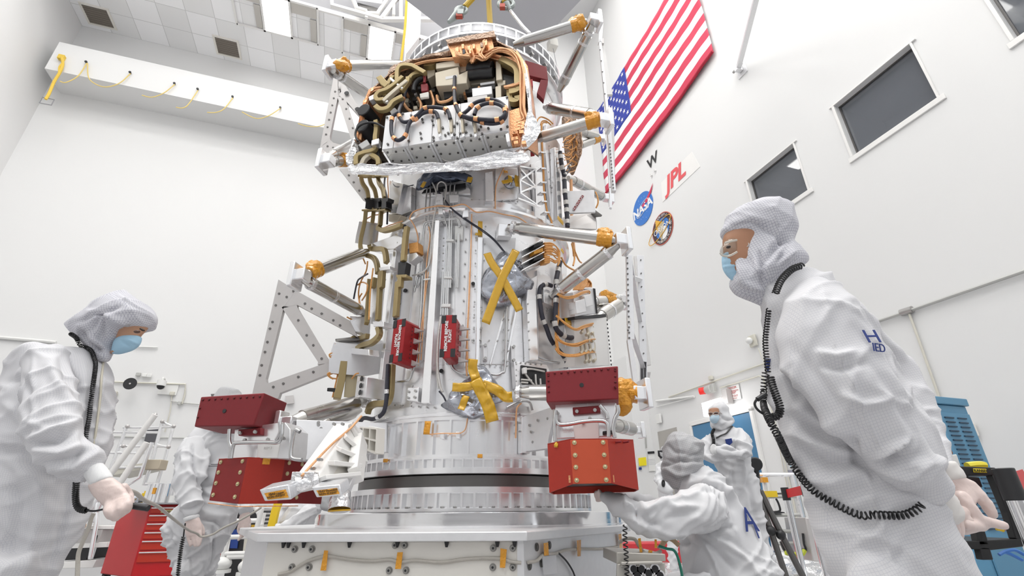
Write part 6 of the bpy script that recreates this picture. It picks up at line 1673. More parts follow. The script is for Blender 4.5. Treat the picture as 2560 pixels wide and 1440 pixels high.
def coil(name, pts, R, r, pitch, m, par, nseg=9, stretch=None):
    P_ = spline(pts, 14); L_ = [0]
    for a, e in zip(P_, P_[1:]): L_.append(L_[-1] + (e - a).length)
    tot = L_[-1]; turns = tot / pitch; N_ = int(turns * nseg); out = []; j = 0
    x = None
    for i in range(N_ + 1):
        s_ = tot * i / N_
        while j < len(L_) - 2 and L_[j + 1] < s_: j += 1
        u = (s_ - L_[j]) / max(1e-9, L_[j + 1] - L_[j]); p = P_[j].lerp(P_[j + 1], u); t = (P_[j + 1] - P_[j]).normalized()
        if x is None: x = t.orthogonal().normalized()
        x = (x - t * x.dot(t)).normalized(); y = t.cross(x); a = 2 * PI * turns * i / N_
        out.append(p + x * R * math.cos(a) + y * R * math.sin(a))
    b = MB(); b.tube(out, r, 5); return b.build(name, m, par, smooth=60)
def fingers_mesh(mb, fl):
    for c, pts, Y, r0, r1 in fl:
        Ys = Y if isinstance(Y, list) else [Y] * len(pts)
        P_ = spline([onY(q, yy) for q, yy in zip(px(c, *pts), Ys)], 5); k = len(P_)
        mb.tube(P_, [r0 + (r1 - r0) * i / (k - 1) for i in range(k)], 10); mb.ball(P_[-1], r1, 10, 8); mb.ball(P_[0], r0, 10, 8)
def glove(name, palm, fl, par, vox=.0042, m=None):
    mb = MB(); loft(mb, palm, n=18); fingers_mesh(mb, fl); return remeshed(mb, name, m or GLOVE, par, vox, 3, .0012, 3, freq=3.5)
def person(lab, base, core, cs=.8, m=None, grp=None):
    mb = MB()
    for secs, sc in core: loft(mb, secs, sc)
    o = remeshed(mb, 'person', m or SKIN, None, .012, 3, origin=base)
    return tag(o, lab, 'person', grp)
def pxl(c, *pts): return px(c, *pts)
CROPS.update({'J': (2280, 1080, 4.5), 'O': (1780, 490, 4.646), 'S': (160, 720, 6.0), 'I': (140, 1120, 4.5), 'Y': (400, 1060, 3.79), 'W': (640, 1180, 5.54), 'Z': (1500, 1060, 3.789)})

# ------------------------------------------------------------------ technician at the right, hands behind the back
YP = 1.30
torso = S('E', (215, 420, 375, 300, YP, .8), (240, 500, 470, 345, YP, .8), (242, 590, 560, 430, YP, .72), (252, 700, 640, 560, YP, .66), (278, 820, 715, 680, YP, .64), (305, 920, 770, 800, YP, .66), (345, 1030, 820, 920, YP, .7), (382, 1130, 850, 1040, YP, .74), (425, 1250, 885, 1190, YP, .76), (465, 1370, 955, 1340, YP, .72), (490, 1450, 1010, 1440, YP, .66))
legs = [[(p1('E', 540, 1330), p1('E', 760, 1330), YP - .04, .7), (p1('E', 560, 1750), p1('E', 800, 1750), YP - .12, .8), (p1('E', 760, 2500), p1('E', 960, 2500), YP - .12, .8)],
        [(p1('E', 760, 1300), p1('E', 900, 1300), YP + .04, .7), (p1('E', 820, 1750), p1('E', 1060, 1750), YP + .12, .8), (p1('E', 960, 2400), p1('E', 1160, 2400), YP + .12, .8)]]
arm_n = S('E', (300, 420, 480, 360, YP - .05, .8), (268, 520, 560, 430, YP - .1, .8), (310, 640, 610, 560, YP - .13, .78), (385, 760, 665, 680, YP - .15, .78), (480, 870, 720, 780, YP - .15, .8), (590, 985, 775, 890, YP - .14, .85), (690, 1085, 850, 985, YP - .12, .85), (780, 1160, 910, 1065, YP - .08, .85))
arm_f = S('E', (500, 420, 640, 480, YP + .15, .8), (640, 640, 800, 700, YP + .2, .8), (780, 860, 900, 910, YP + .14, .8), (850, 980, 930, 1000, YP + .08, .85), (890, 1050, 940, 1020, YP + .05, .85))
hoodS = S('O', (480, 80, 840, 85, YP, .7), (215, 205, 905, 140, YP, .72), (150, 320, 955, 260, YP, .74), (128, 430, 972, 400, YP, .74), (275, 500, 925, 520, YP, .80), (285, 600, 950, 600, YP, .80), (285, 720, 1040, 690, YP, .76), (265, 850, 1095, 770, YP, .74), (232, 975, 1010, 850, YP, .76), (285, 1100, 860, 960, YP, .8), (430, 1190, 740, 1080, YP, .8), (600, 1290, 700, 1200, YP, .8))
faceS = S('O', (180, 330, 800, 330, YP, .62), (130, 450, 800, 450, YP, .62), (118, 545, 760, 560, YP, .6), (128, 640, 740, 660, YP, .58), (135, 760, 720, 760, YP, .55), (165, 860, 700, 860, YP, .5), (250, 950, 700, 960, YP, .5), (450, 1050, 760, 1000, YP, .6))
R1 = person('tall technician in white suit standing with gloved hands behind the back, wearing goggles', V3((.95, YP, 0)), [(torso, .66), (arm_n, .33), (arm_f, .33), (legs[0], .6), (legs[1], .6), (faceS, 1.0)], m=SKIND)
mb = MB()
for s_ in [torso, arm_f] + legs: loft(mb, s_)
E_ = lambda *p: px('E', *p)
cr = [(E_((450, 360), (470, 520), (520, 640), (560, 740), (620, 880), (660, 960)), 4, .004), (E_((330, 580), (430, 700), (520, 820), (600, 930)), 16, -.006), (E_((560, 600), (500, 620), (430, 600)), 10, .010), (E_((600, 640), (530, 660), (440, 650)), 9, -.008), (E_((690, 780), (600, 800), (520, 760)), 10, .010),
      (E_((640, 1000), (700, 960), (760, 930)), 9, .012), (E_((660, 1020), (740, 1000), (800, 980)), 9, -.010), (E_((680, 1040), (760, 1060), (830, 1020)), 9, .010), (E_((770, 930), (730, 990), (690, 1010)), 8, -.008), (E_((300, 700), (340, 800), (420, 860), (520, 900)), 14, .010), (E_((320, 830), (420, 900), (540, 950)), 12, -.010), (E_((340, 900), (440, 960), (560, 980)), 12, .012),
      (E_((360, 960), (460, 1020), (580, 1010)), 12, -.012), (E_((390, 1080), (480, 1090), (600, 1040)), 14, .010), (E_((420, 1180), (520, 1160), (640, 1090)), 14, -.008), (E_((580, 960), (620, 1080), (650, 1200), (690, 1330), (720, 1440)), 5, .005), (E_((560, 480), (640, 560), (700, 680), (760, 820)), 10, .006), (E_((620, 640), (700, 740), (780, 900)), 12, -.006), (E_((560, 930), (570, 1000), (640, 1060)), 10, -.014), (E_((260, 420), (250, 520), (270, 640)), 10, .006),
      (E_((700, 1180), (640, 1280), (560, 1330)), 16, .008), (E_((800, 1250), (760, 1330), (700, 1400)), 14, -.006)]
ms = MB(); loft(ms, arm_n, n=26); slv = remeshed(ms, 'sleeve', SUIT, R1, 0.0065, 3, 0.01, 71, cr)
cov = remeshed(mb, 'coverall', SUIT, R1, .0075, 3, .010, 2, cr)
mb = MB(); loft(mb, hoodS, n=30)
O_ = lambda *p: px('O', *p)
crh = [(O_((240, 360), (450, 300), (700, 420), (830, 460)), 5, -.006), (O_((700, 120), (740, 280), (770, 420), (830, 500)), 4, .005), (O_((850, 500), (720, 600), (600, 790)), 8, -.012), (O_((880, 560), (830, 680), (780, 760)), 6, -.008), (O_((560, 660), (580, 800), (620, 1100)), 7, -.012), (O_((330, 640), (320, 800), (370, 1000), (640, 1130)), 8, .010), (O_((760, 470), (920, 510)), 6, -.014), (O_((820, 760), (960, 640)), 6, .008), (O_((400, 700), (460, 850), (560, 1000)), 10, -.006), (O_((860, 470), (880, 540)), 2.5, .006), (O_((840, 470), (850, 540)), 2.5, -.006), (O_((900, 470), (910, 540)), 2.5, -.006)]
hd = remeshed(mb, 'hood', HOODM, R1, .006, 3, .004, 5, crh, freq=1.5)
H1 = Hit(cov, hd, slv)
mb = MB(); loft(mb, S('O', (116, 680, 420, 640, YP, .60), (114, 750, 420, 740, YP, .60), (124, 840, 430, 840, YP, .56), (170, 920, 430, 920, YP, .52), (228, 978, 420, 970, YP, .5)), n=28, cap=.15)
mk = remeshed(mb, 'face_mask', MASK, R1, .005, 2, creases=[(O_((120, 720), (290, 690)), 3, -.002), (O_((122, 800), (290, 780)), 3, -.003), (O_((135, 820), (285, 795)), 3, .003)])
b = MB(); b.tube(spline([onY(q, YP - .085) for q in O_((290, 650), (215, 690), (165, 700), (120, 690), (95, 660))], 6), .003, 6); b.tube(spline([onY(q, YP - .085) for q in O_((290, 512), (220, 525), (150, 545))], 6), .003, 6); b.build('goggle_frame', mat('clear_plastic', (.72, .68, .60), 0, .1, alpha=.7), R1)
mb = MB(); loft(mb, S('O', (140, 530, 300, 510, YP - .02, .9), (95, 610, 300, 600, YP - .02, .8), (95, 660, 300, 650, YP - .02, .8), (150, 700, 290, 670, YP - .02, .7)), n=24, cap=.1); remeshed(mb, 'goggle_lens', LENSM, R1, .006, 2)
b = MB(); b.ball(onY(p1('O', 190, 592), YP - .062), .007, 12, 8, (1, 1, .6)); b.build('eye', mat('eye_dark', (.05, .035, .03), 0, .3), R1)
for q in ((380, 497), (395, 572)):
    h = H1(p1('O', *q), .002)
    if h: 
        ex = h[1].orthogonal().normalized(); ey = h[1].cross(ex); b = MB(); b.tube([h[0] + (ex * math.cos(t) + ey * math.sin(t)) * .0085 for t in [2 * PI * k / 20 for k in range(20)]], .0014, 6, closed=True); b.build('snap_ring', GPLATE, R1)
glv = mat('glove_cuff', (.77, .74, .71), 0, .4, var=(20, .05))
mb = MB(); loft(mb, S('J', (205, 690, 420, 640, YP - .06, .85), (140, 860, 470, 720, YP - .05, .8), (190, 950, 560, 880, YP - .04, .75), (250, 1000, 560, 930, YP - .03, .7)), n=20, cap=.1); remeshed(mb, 'glove_cuff', glv, R1, .006, 2, .003, 8, freq=3)
mb = MB(); loft(mb, S('J', (300, 330, 470, 330, YP + .06, .85), (340, 460, 560, 440, YP + .06, .85), (375, 545, 600, 515, YP + .06, .8)), n=20, cap=.1); remeshed(mb, 'glove_cuff', glv, R1, .006, 2, .002, 9, freq=3)
glove('glove', S('J', (375, 540, 590, 510, YP + .06, .7), (440, 650, 720, 590, YP + .06, .55), (510, 780, 760, 700, YP + .05, .5), (560, 880, 720, 820, YP + .04, .5)),
      [('J', [(660, 620), (760, 720), (850, 830), (905, 925)], [YP + .06, YP + .05, YP + .05, YP + .05], .017, .0125), ('J', [(560, 740), (660, 870), (740, 980), (850, 1010), (960, 1035), (1040, 1050)], [YP + .03, YP + .02, YP + .02, YP + .02, YP + .02, YP + .02], .018, .010),
       ('J', [(600, 860), (700, 980), (790, 1040), (700, 1060), (600, 1040)], [YP + .04, YP + .04, YP + .03, YP + .01, YP + .0], .015, .012), ('J', [(560, 900), (640, 1010), (690, 1075), (600, 1090)], [YP + .04, YP + .05, YP + .04, YP + .02], .014, .011), ('J', [(540, 920), (590, 1050), (610, 1100), (550, 1100)], [YP + .03, YP + .06, YP + .06, YP + .03], .013, .010)], R1)
glove('glove', S('J', (210, 940, 560, 880, YP - .03, .62), (290, 1020, 550, 940, YP - .03, .6), (370, 1110, 500, 1020, YP - .02, .6)),
      [('J', [(440, 1010), (470, 1100), (480, 1180)], YP - .02, .015, .011), ('J', [(490, 990), (525, 1080), (525, 1170)], YP - .0, .015, .011), ('J', [(400, 1080), (440, 1150), (480, 1200)], YP - .04, .014, .010), ('J', [(510, 980), (560, 1010), (640, 1000)], YP + .01, .014, .011), ('J', [(500, 930), (570, 900), (620, 860)], [YP, YP + .02, YP + .03], .016, .012)], R1)
pth = []
for q in E_((368, 276), (330, 290), (290, 330), (268, 380)): 
    pth.append(onY(q, YP - .10))
coil('coiled_cord', pth, .008, .0024, .0075, COIL, R1)
pth = [onY(q, YP - .06) for q in E_((243, 440), (236, 500), (230, 560), (234, 620), (240, 680))]; coil('coiled_cord', pth, .006, .002, .008, COIL, R1)
pth = [onY(q, YP - .08) for q in E_((248, 690), (258, 730), (272, 770), (285, 810), (278, 838), (256, 844), (248, 846))]; coil('coiled_cord', pth, .008, .0025, .006, COIL, R1)
pth = [onY(q, YP - .08) for q in E_((246, 680), (244, 740), (240, 790), (243, 850), (280, 920), (340, 1010), (410, 1100), (500, 1175), (580, 1208), (660, 1216), (730, 1208), (790, 1185), (805, 1165))]
pth = [(H1(q, .012) or (onY(q, YP - .12), 0))[0] for q in E_((246, 680), (242, 740), (240, 790), (243, 850), (280, 920), (340, 1010), (410, 1100), (500, 1175), (580, 1208), (660, 1216), (730, 1208), (785, 1185), (800, 1165))]
coil('coiled_cord', pth, .0075, .0021, .0095, COIL, R1)
b = MB(); b.tube(spline([onY(q, YP - .09) for q in E_((246, 845), (205, 820), (190, 795), (200, 775))], 6), .003, 6); b.cyl(onY(p1('E', 200, 778), YP - .09), onY(p1('E', 232, 757), YP - .09), .006, 10); b.build('cord_plug', COIL, R1)
def surf_text(Hh, c, x, y, body, size, m, par, dx, dy):
    h = Hh(p1(c, x, y), .004)
    if h is None: return
    a, e = Hh(p1(c, x + dx[0], y + dx[1]), .004), Hh(p1(c, x + dy[0], y + dy[1]), .004)
    n_ = h[1]; ey = (UP - n_ * UP.dot(n_)).normalized(); ex = ey.cross(n_)
    text('lettering', body, h[0] + n_ * .006, ex, ey, size, m, par)
surf_text(H1, 'E', 622, 552, 'H', .05, LETB, R1, (14, 0), (-6, -20)); surf_text(H1, 'E', 640, 588, 'IED', .028, LETB, R1, (14, -2), (-6, -20))
h = H1(p1('E', 246, 652), .004)
if h: b = MB(); b.prism([h[0] + c_r * x * .02 + c_u * y * .02 for x, y in ((-.3, 1), (.5, .9), (.5, -.3), (.1, -1), (-.3, -.2))], h[1] * .002); b.build('chest_badge', LETB, R1)

# ------------------------------------------------------------------ technician at the left, stooping and reading an instrument
YP = 1.85
torso = S('D', (260, 345, 470, 350, YP, .8), (120, 350, 500, 400, YP, .75), (70, 460, 530, 470, YP, .70), (20, 560, 535, 560, YP, .68), (-30, 680, 525, 680, YP, .68), (-60, 800, 510, 790, YP, .7), (-80, 950, 470, 900, YP, .7), (-100, 1100, 430, 1040, YP, .72), (-110, 1250, 380, 1200, YP, .7), (-110, 1440, 270, 1420, YP, .66))
legs = [[(p1('D', -110, 1380), p1('D', 160, 1380), YP - .1, .8), (p1('D', -160, 1650), p1('D', 60, 1650), YP - .1, .8), (p1('D', -330, 2250), p1('D', -170, 2250), YP - .1, .8)], [(p1('D', 0, 1380), p1('D', 280, 1380), YP + .1, .8), (p1('D', -20, 1650), p1('D', 190, 1650), YP + .1, .8), (p1('D', -150, 2200), p1('D', 0, 2200), YP + .1, .8)]]
arm_n = S('D', (130, 420, 330, 330, YP - .08, .8), (110, 520, 350, 460, YP - .14, .78), (120, 660, 370, 600, YP - .18, .76), (140, 800, 375, 690, YP - .2, .76), (210, 890, 420, 780, YP - .2, .78), (300, 950, 460, 830, YP - .18, .8), (385, 985, 495, 890, YP - .16, .8))
arm_f = S('D', (480, 460, 540, 420, YP + .12, .9), (490, 640, 530, 620, YP + .12, .9), (470, 760, 520, 740, YP + .08, .9))
hoodS = S('S', (740, 85, 1010, 95, YP, .68), (520, 210, 1240, 250, YP, .72), (440, 330, 1340, 400, YP, .74), (400, 400, 1330, 500, YP, .74), (300, 440, 1230, 600, YP, .74), (110, 560, 960, 645, YP, .78), (95, 640, 830, 755, YP, .76), (220, 740, 725, 830, YP, .78), (340, 860, 705, 940, YP, .8), (440, 980, 700, 1040, YP, .8), (500, 1070, 670, 1095, YP, .8))
faceS = S('S', (640, 330, 1290, 420, YP, .62), (700, 500, 1285, 530, YP, .6), (780, 590, 1250, 605, YP, .58), (780, 680, 1190, 668, YP, .55), (780, 745, 1150, 725, YP, .52), (760, 860, 1095, 850, YP, .5), (700, 950, 960, 945, YP, .5), (560, 1000, 760, 1000, YP, .6))
L1 = person('technician at the edge bending forward in a white suit and blue mask, holding an instrument', V3((-1.6, YP, 0)), [(torso, .66), (arm_n, .33), (arm_f, .33), (legs[0], .6), (legs[1], .6), (faceS, 1.0)], m=SKIN)
mb = MB()
for s_ in [torso, arm_f] + legs: loft(mb, s_)
D_ = lambda *p: px('D', *p)
cr = [(D_((160, 360), (150, 520), (165, 700), (160, 790)), 5, .005), (D_((290, 360), (340, 480), (390, 560)), 12, -.010), (D_((240, 420), (300, 540), (380, 640)), 12, .010), (D_((150, 770), (250, 740), (360, 700)), 9, .014), (D_((170, 800), (260, 790), (370, 720)), 8, -.012), (D_((180, 820), (300, 840), (400, 800)), 9, .012), (D_((230, 880), (330, 870), (430, 830)), 8, -.010), (D_((240, 920), (340, 920), (450, 860)), 9, .010), (D_((330, 940), (360, 880), (400, 830)), 7, -.008),
      (D_((30, 500), (100, 480), (150, 560)), 10, -.010), (D_((20, 600), (80, 640), (120, 720)), 12, .008), (D_((0, 830), (100, 830), (170, 900)), 14, -.008), (D_((60, 900), (160, 960), (260, 1020)), 16, .012), (D_((340, 980), (330, 1100), (290, 1250), (230, 1420)), 14, -.012), (D_((200, 960), (220, 1100), (160, 1280), (110, 1430)), 16, .010), (D_((60, 950), (100, 1100), (60, 1300)), 16, -.008), (D_((440, 420), (440, 560), (420, 700), (400, 830)), 8, -.006), (D_((495, 410), (490, 560), (470, 720), (450, 850)), 4, .006)]
ms = MB(); loft(ms, arm_n, n=26); slv = remeshed(ms, 'sleeve', SUIT, L1, 0.0075, 3, 0.011, 72, cr)
cov = remeshed(mb, 'coverall', SUIT, L1, .0085, 3, .009, 12, cr)
S_ = lambda *p: px('S', *p)
mb = MB(); loft(mb, hoodS, n=30)
crh = [(S_((800, 90), (980, 210), (1100, 290), (1340, 400)), 3, .006), (S_((520, 370), (700, 320), (860, 250)), 5, -.008), (S_((500, 400), (480, 520), (420, 640)), 6, -.009), (S_((540, 390), (600, 560), (560, 760)), 7, -.010), (S_((600, 400), (760, 470), (950, 530)), 6, .008), (S_((450, 390), (320, 450), (200, 520)), 6, -.007), (S_((340, 830), (450, 900), (580, 940)), 6, -.014), (S_((400, 700), (480, 800), (580, 880)), 7, .010), (S_((440, 380), (560, 400)), 4, -.010), (S_((250, 640), (330, 780)), 6, -.008)]
hd = remeshed(mb, 'hood', HOODM, L1, .0065, 3, .005, 15, crh, freq=1.5)
H2 = Hit(cov, hd, slv); H2b = Hit(cov, hd)
mb = MB(); loft(mb, S('S', (830, 735, 1163, 732, YP, .56), (760, 800, 1150, 800, YP, .56), (735, 870, 1105, 870, YP, .54), (715, 930, 1010, 935, YP, .52), (705, 985, 840, 992, YP, .5)), n=28, cap=.12)
remeshed(mb, 'face_mask', MASK, L1, .005, 2, creases=[(S_((870, 740), (1130, 850)), 3, .003), (S_((840, 790), (980, 880)), 3, -.003)])
b = MB(); b.tube([onY(q, YP - .075) for q in S_((1140, 610), (1180, 630), (1205, 640))], [.003, .005, .003], 6); b.build('eyebrow', HAIR, L1)
b = MB(); b.ball(onY(p1('S', 1095, 655), YP - .07), .009, 12, 8, (1.4, 1, .7)); b.build('eye', mat('eye_closed', (.12, .06, .04), 0, .4), L1)
for q in ((885, 605), (955, 560)):
    h = H2(p1('S', *q), .002)
    if h: ex = h[1].orthogonal().normalized(); ey = h[1].cross(ex); b = MB(); b.tube([h[0] + (ex * math.cos(t) + ey * math.sin(t)) * .0075 for t in [2 * PI * k / 20 for k in range(20)]], .0014, 6, closed=True); b.build('snap_ring', GPLATE, L1)
mb = MB(); loft(mb, S('I', (300, 290, 520, 160, YP - .17, .8), (360, 380, 600, 260, YP - .17, .8), (400, 440, 640, 330, YP - .17, .8)), n=20, cap=.08); remeshed(mb, 'knit_cuff', CUFF, L1, .006, 2)
glove('glove', S('I', (365, 440, 640, 330, YP - .17, .6), (420, 530, 740, 410, YP - .17, .5), (500, 620, 800, 490, YP - .17, .45), (570, 690, 830, 570, YP - .17, .42)),
      [('I', [(600, 650), (595, 720), (615, 765)], [YP - .18, YP - .2, YP - .19], .0155, .012), ('I', [(660, 640), (655, 730), (675, 780)], [YP - .18, YP - .2, YP - .19], .016, .0125), ('I', [(730, 610), (735, 690), (735, 740)], [YP - .18, YP - .2, YP - .18], .016, .012), ('I', [(790, 570), (810, 640), (800, 700)], [YP - .17, YP - .19, YP - .17], .0155, .012), ('I', [(760, 450), (820, 530), (835, 620)], [YP - .12, YP - .1, YP - .12], .016, .012)], L1)
b = MB(); b.cyl(onY(p1('I', 780, 640), YP - .16), onY(p1('I', 1040, 678), YP - .16), .0095, 12)
tag(b.build('test_probe', BLACK), 'black rod shaped probe held in the gloved hand of the technician bending forward', 'probe')
pth = [(H2b(q, .012) or (onY(q, YP - .15), 0))[0] for q in D_((345, 262), (380, 275), (408, 310), (430, 350), (448, 390), (458, 430), (460, 520), (448, 600), (436, 680), (420, 760), (412, 818))]
coil('coiled_cord', pth, .0062, .0021, .0078, COIL, L1)
pth = [onY(q, YP - .16) for q in D_((372, 985), (368, 1040), (372, 1090), (390, 1115), (420, 1121))]; coil('coiled_cord', pth, .0075, .0028, .0065, COIL, L1)
b = MB(); b.tube(spline([onY(q, YP - .16) for q in D_((420, 1121), (460, 1124), (500, 1116))], 6), .003, 6); b.build('cord_lead', COIL, L1)
b = MB(); P_ = [(H2b(q, .004) or (onY(q, YP - .1), 0))[0] for q in D_((498, 405), (494, 480), (490, 560), (478, 650), (465, 740), (448, 850))]; b.tube(spline(P_, 5), .004, 6); b.build('zip', mat('zip_tan', (.62, .58, .48), 0, .6), L1)

# ------------------------------------------------------------------ technician stooping behind the red boxes
YP = 4.35
torso = S('Y', (380, 20, 620, 10, YP, .8), (280, 140, 700, 90, YP, .7), (240, 260, 720, 220, YP, .66), (290, 420, 720, 380, YP, .66), (300, 560, 720, 540, YP, .66), (240, 720, 720, 700, YP, .7), (110, 860, 710, 830, YP, .7), (50, 1000, 690, 960, YP, .7), (60, 1150, 630, 1090, YP, .7), (110, 1270, 560, 1240, YP, .7), (150, 1400, 515, 1390, YP, .7))
legs = [[(p1('Y', 140, 1340), p1('Y', 400, 1340), YP - .1, .8), (p1('Y', 160, 1560), p1('Y', 380, 1560), YP - .1, .8), (p1('Y', 180, 1760), p1('Y', 350, 1760), YP - .1, .8)], [(p1('Y', 270, 1330), p1('Y', 520, 1330), YP + .12, .8), (p1('Y', 280, 1560), p1('Y', 480, 1560), YP + .12, .8), (p1('Y', 300, 1750), p1('Y', 450, 1750), YP + .12, .8)]]
arm_n = S('Y', (230, 170, 440, 150, YP - .1, .8), (165, 280, 450, 300, YP - .15, .75), (150, 430, 420, 470, YP - .2, .75), (140, 620, 370, 600, YP - .24, .78), (200, 800, 385, 720, YP - .26, .8), (228, 890, 368, 845, YP - .27, .8))
arm_f = S('Y', (650, 200, 780, 200, YP, .8), (700, 500, 840, 500, YP, .8), (750, 760, 860, 780, YP - .05, .8), (765, 840, 855, 830, YP - .05, .8))
headS = S('Y', (560, -330, 760, -300, YP - .1, .8), (490, -180, 800, -150, YP - .1, .85), (480, -40, 760, -20, YP - .1, .85), (470, 60, 660, 60, YP - .05, .8))
T2 = person('technician in white suit stooping with head hidden behind the dark red riveted box', V3((-2.9, YP, 0)), [(torso, .66), (arm_n, .33), (arm_f, .33), (legs[0], .6), (legs[1], .6), (headS, .7)])
mb = MB()
for s_ in [torso, arm_f] + legs: loft(mb, s_)
Yp = lambda *p: px('Y', *p)
cr = [(Yp((300, 190), (310, 400), (380, 570)), 3, -.022), (Yp((450, 130), (440, 330), (390, 560)), 4, .018), (Yp((210, 220), (220, 400), (180, 560)), 3, .010), (Yp((240, 760), (320, 740), (390, 730)), 2.5, .016), (Yp((220, 800), (310, 790), (380, 760)), 2.5, -.016), (Yp((390, 900), (520, 920), (600, 990)), 4, -.018), (Yp((400, 1000), (480, 1080), (470, 1250)), 5, .020), (Yp((500, 980), (510, 1200), (470, 1400)), 4, -.018), (Yp((240, 1150), (270, 1300), (300, 1440)), 3, .014), (Yp((90, 950), (110, 1100), (150, 1200)), 4, -.014), (Yp((650, 880), (640, 1050), (560, 1250)), 4, .014), (Yp((360, 600), (450, 580), (520, 570)), 4, -.014)]
ms = MB(); loft(ms, arm_n, n=26); slv = remeshed(ms, 'sleeve', SUITF, T2, 0.011, 3, 0.016, 73, cr)
remeshed(mb, 'coverall', SUITF, T2, .012, 3, .018, 21, cr)
mb = MB(); loft(mb, headS); remeshed(mb, 'hood', HOODF, T2, .011, 3, .006, 23)
mb = MB(); loft(mb, S('Y', (222, 900, 370, 850, YP - .27, .85), (238, 930, 368, 890, YP - .27, .85)), n=16, cap=.08); remeshed(mb, 'knit_cuff', CUFF, T2, .008, 2)
glove('glove', S('Y', (240, 925, 372, 885, YP - .27, .6), (232, 990, 400, 960, YP - .27, .45), (245, 1060, 402, 1040, YP - .27, .42)),
      [('Y', [(265, 1040), (270, 1090), (290, 1150)], YP - .28, .0135, .011), ('Y', [(310, 1050), (320, 1110), (333, 1155)], YP - .28, .0135, .011), ('Y', [(345, 1050), (355, 1110), (362, 1150)], YP - .28, .0135, .011), ('Y', [(380, 1030), (385, 1090), (378, 1140)], YP - .28, .013, .010), ('Y', [(385, 950), (410, 1000), (412, 1050)], YP - .24, .013, .010)], T2, .006)
glove('glove', S('Y', (760, 850, 855, 840, YP - .05, .6), (745, 920, 850, 920, YP - .05, .5), (745, 980, 845, 985, YP - .05, .45)),
      [('Y', [(750, 960), (740, 1010), (752, 1040)], YP - .05, .013, .010), ('Y', [(790, 980), (770, 1060), (742, 1100)], YP - .06, .0135, .010), ('Y', [(820, 980), (800, 1040), (775, 1075)], YP - .04, .013, .010), ('Y', [(840, 960), (835, 1010), (815, 1050)], YP - .03, .013, .010), ('Y', [(845, 900), (850, 960), (838, 1000)], YP - .01, .013, .010)], T2, .006)
coil('coiled_cord', [onY(q, YP - .35) for q in Yp((222, 1070), (205, 1150), (190, 1250), (178, 1350), (168, 1440), (160, 1520))], .011, .004, .014, COIL, T2)
b = MB(); b.tube(spline([onY(q, YP - .33) for q in Yp((240, 940), (230, 1000), (222, 1070))], 5), .005, 6); b.build('cord_lead', COIL, T2)
b = MB(); q = onY(p1('Y', 525, 383), YP - .34); b.box(q, (.07, .006, .004)); b.box(q - UP * .012, (.1, .006, .004)); b.build('chest_print', LETK, T2)

# ------------------------------------------------------------------ technician crouching at the right of the ring
YP = 2.75
torso = S('Z', (700, 600, 1040, 410, YP, .75), (740, 720, 1150, 500, YP, .72), (770, 880, 1290, 700, YP, .70), (740, 1060, 1430, 900, YP, .66), (745, 1200, 1530, 1080, YP, .64), (775, 1340, 1620, 1250, YP, .62), (800, 1460, 1700, 1420, YP, .62), (820, 1620, 1700, 1600, YP, .6))
arm_n = S('Z', (1130, 620, 960, 1010, YP - .1, .75), (980, 570, 900, 1040, YP - .2, .72), (760, 630, 760, 1085, YP - .27, .68), (590, 700, 600, 1085, YP - .32, .66), (430, 735, 440, 1070, YP - .34, .66), (300, 730, 300, 1010, YP - .34, .7), (170, 680, 190, 890, YP - .3, .75), (75, 650, 80, 770, YP - .26, .8), (30, 655, 25, 725, YP - .22, .85))
arm_f = S('Z', (640, 720, 640, 900, YP + .2, .8), (470, 690, 470, 850, YP + .1, .8), (320, 640, 330, 770, YP - .02, .8), (180, 625, 190, 720, YP - .1, .85))
leg = [[(p1('Z', 700, 1500), p1('Z', 1100, 1500), YP - .15, .8), (p1('Z', 420, 1600), p1('Z', 700, 1760), YP - .2, .8), (p1('Z', 300, 1700), p1('Z', 480, 1960), YP - .1, .8)], [(p1('Z', 800, 1480), p1('Z', 1200, 1480), YP + .3, .7), (p1('Z', 500, 1450), p1('Z', 560, 1640), YP + .4, .8), (p1('Z', 250, 1420), p1('Z', 370, 1430), YP + .4, .8), (p1('Z', 240, 1600), p1('Z', 380, 1600), YP + .4, .8), (p1('Z', 250, 1860), p1('Z', 370, 1860), YP + .4, .8)]]
hoodS = S('Z', (670, 90, 830, 100, YP, .8), (615, 170, 950, 170, YP, .85), (600, 270, 985, 260, YP, .88), (592, 350, 960, 340, YP, .88), (585, 430, 975, 410, YP, .88), (610, 510, 930, 480, YP, .88), (680, 600, 840, 550, YP, .88))
C4 = person('crouching technician in white suit with grey hood reaching under the red box', V3((.95, YP, 0)), [(torso, .66), (arm_n, .33), (arm_f, .33), (leg[0], .6), (leg[1], .6), (hoodS, .7)])
mb = MB()
for s_ in [torso, arm_f] + leg: loft(mb, s_)
Zp = lambda *p: px('Z', *p)
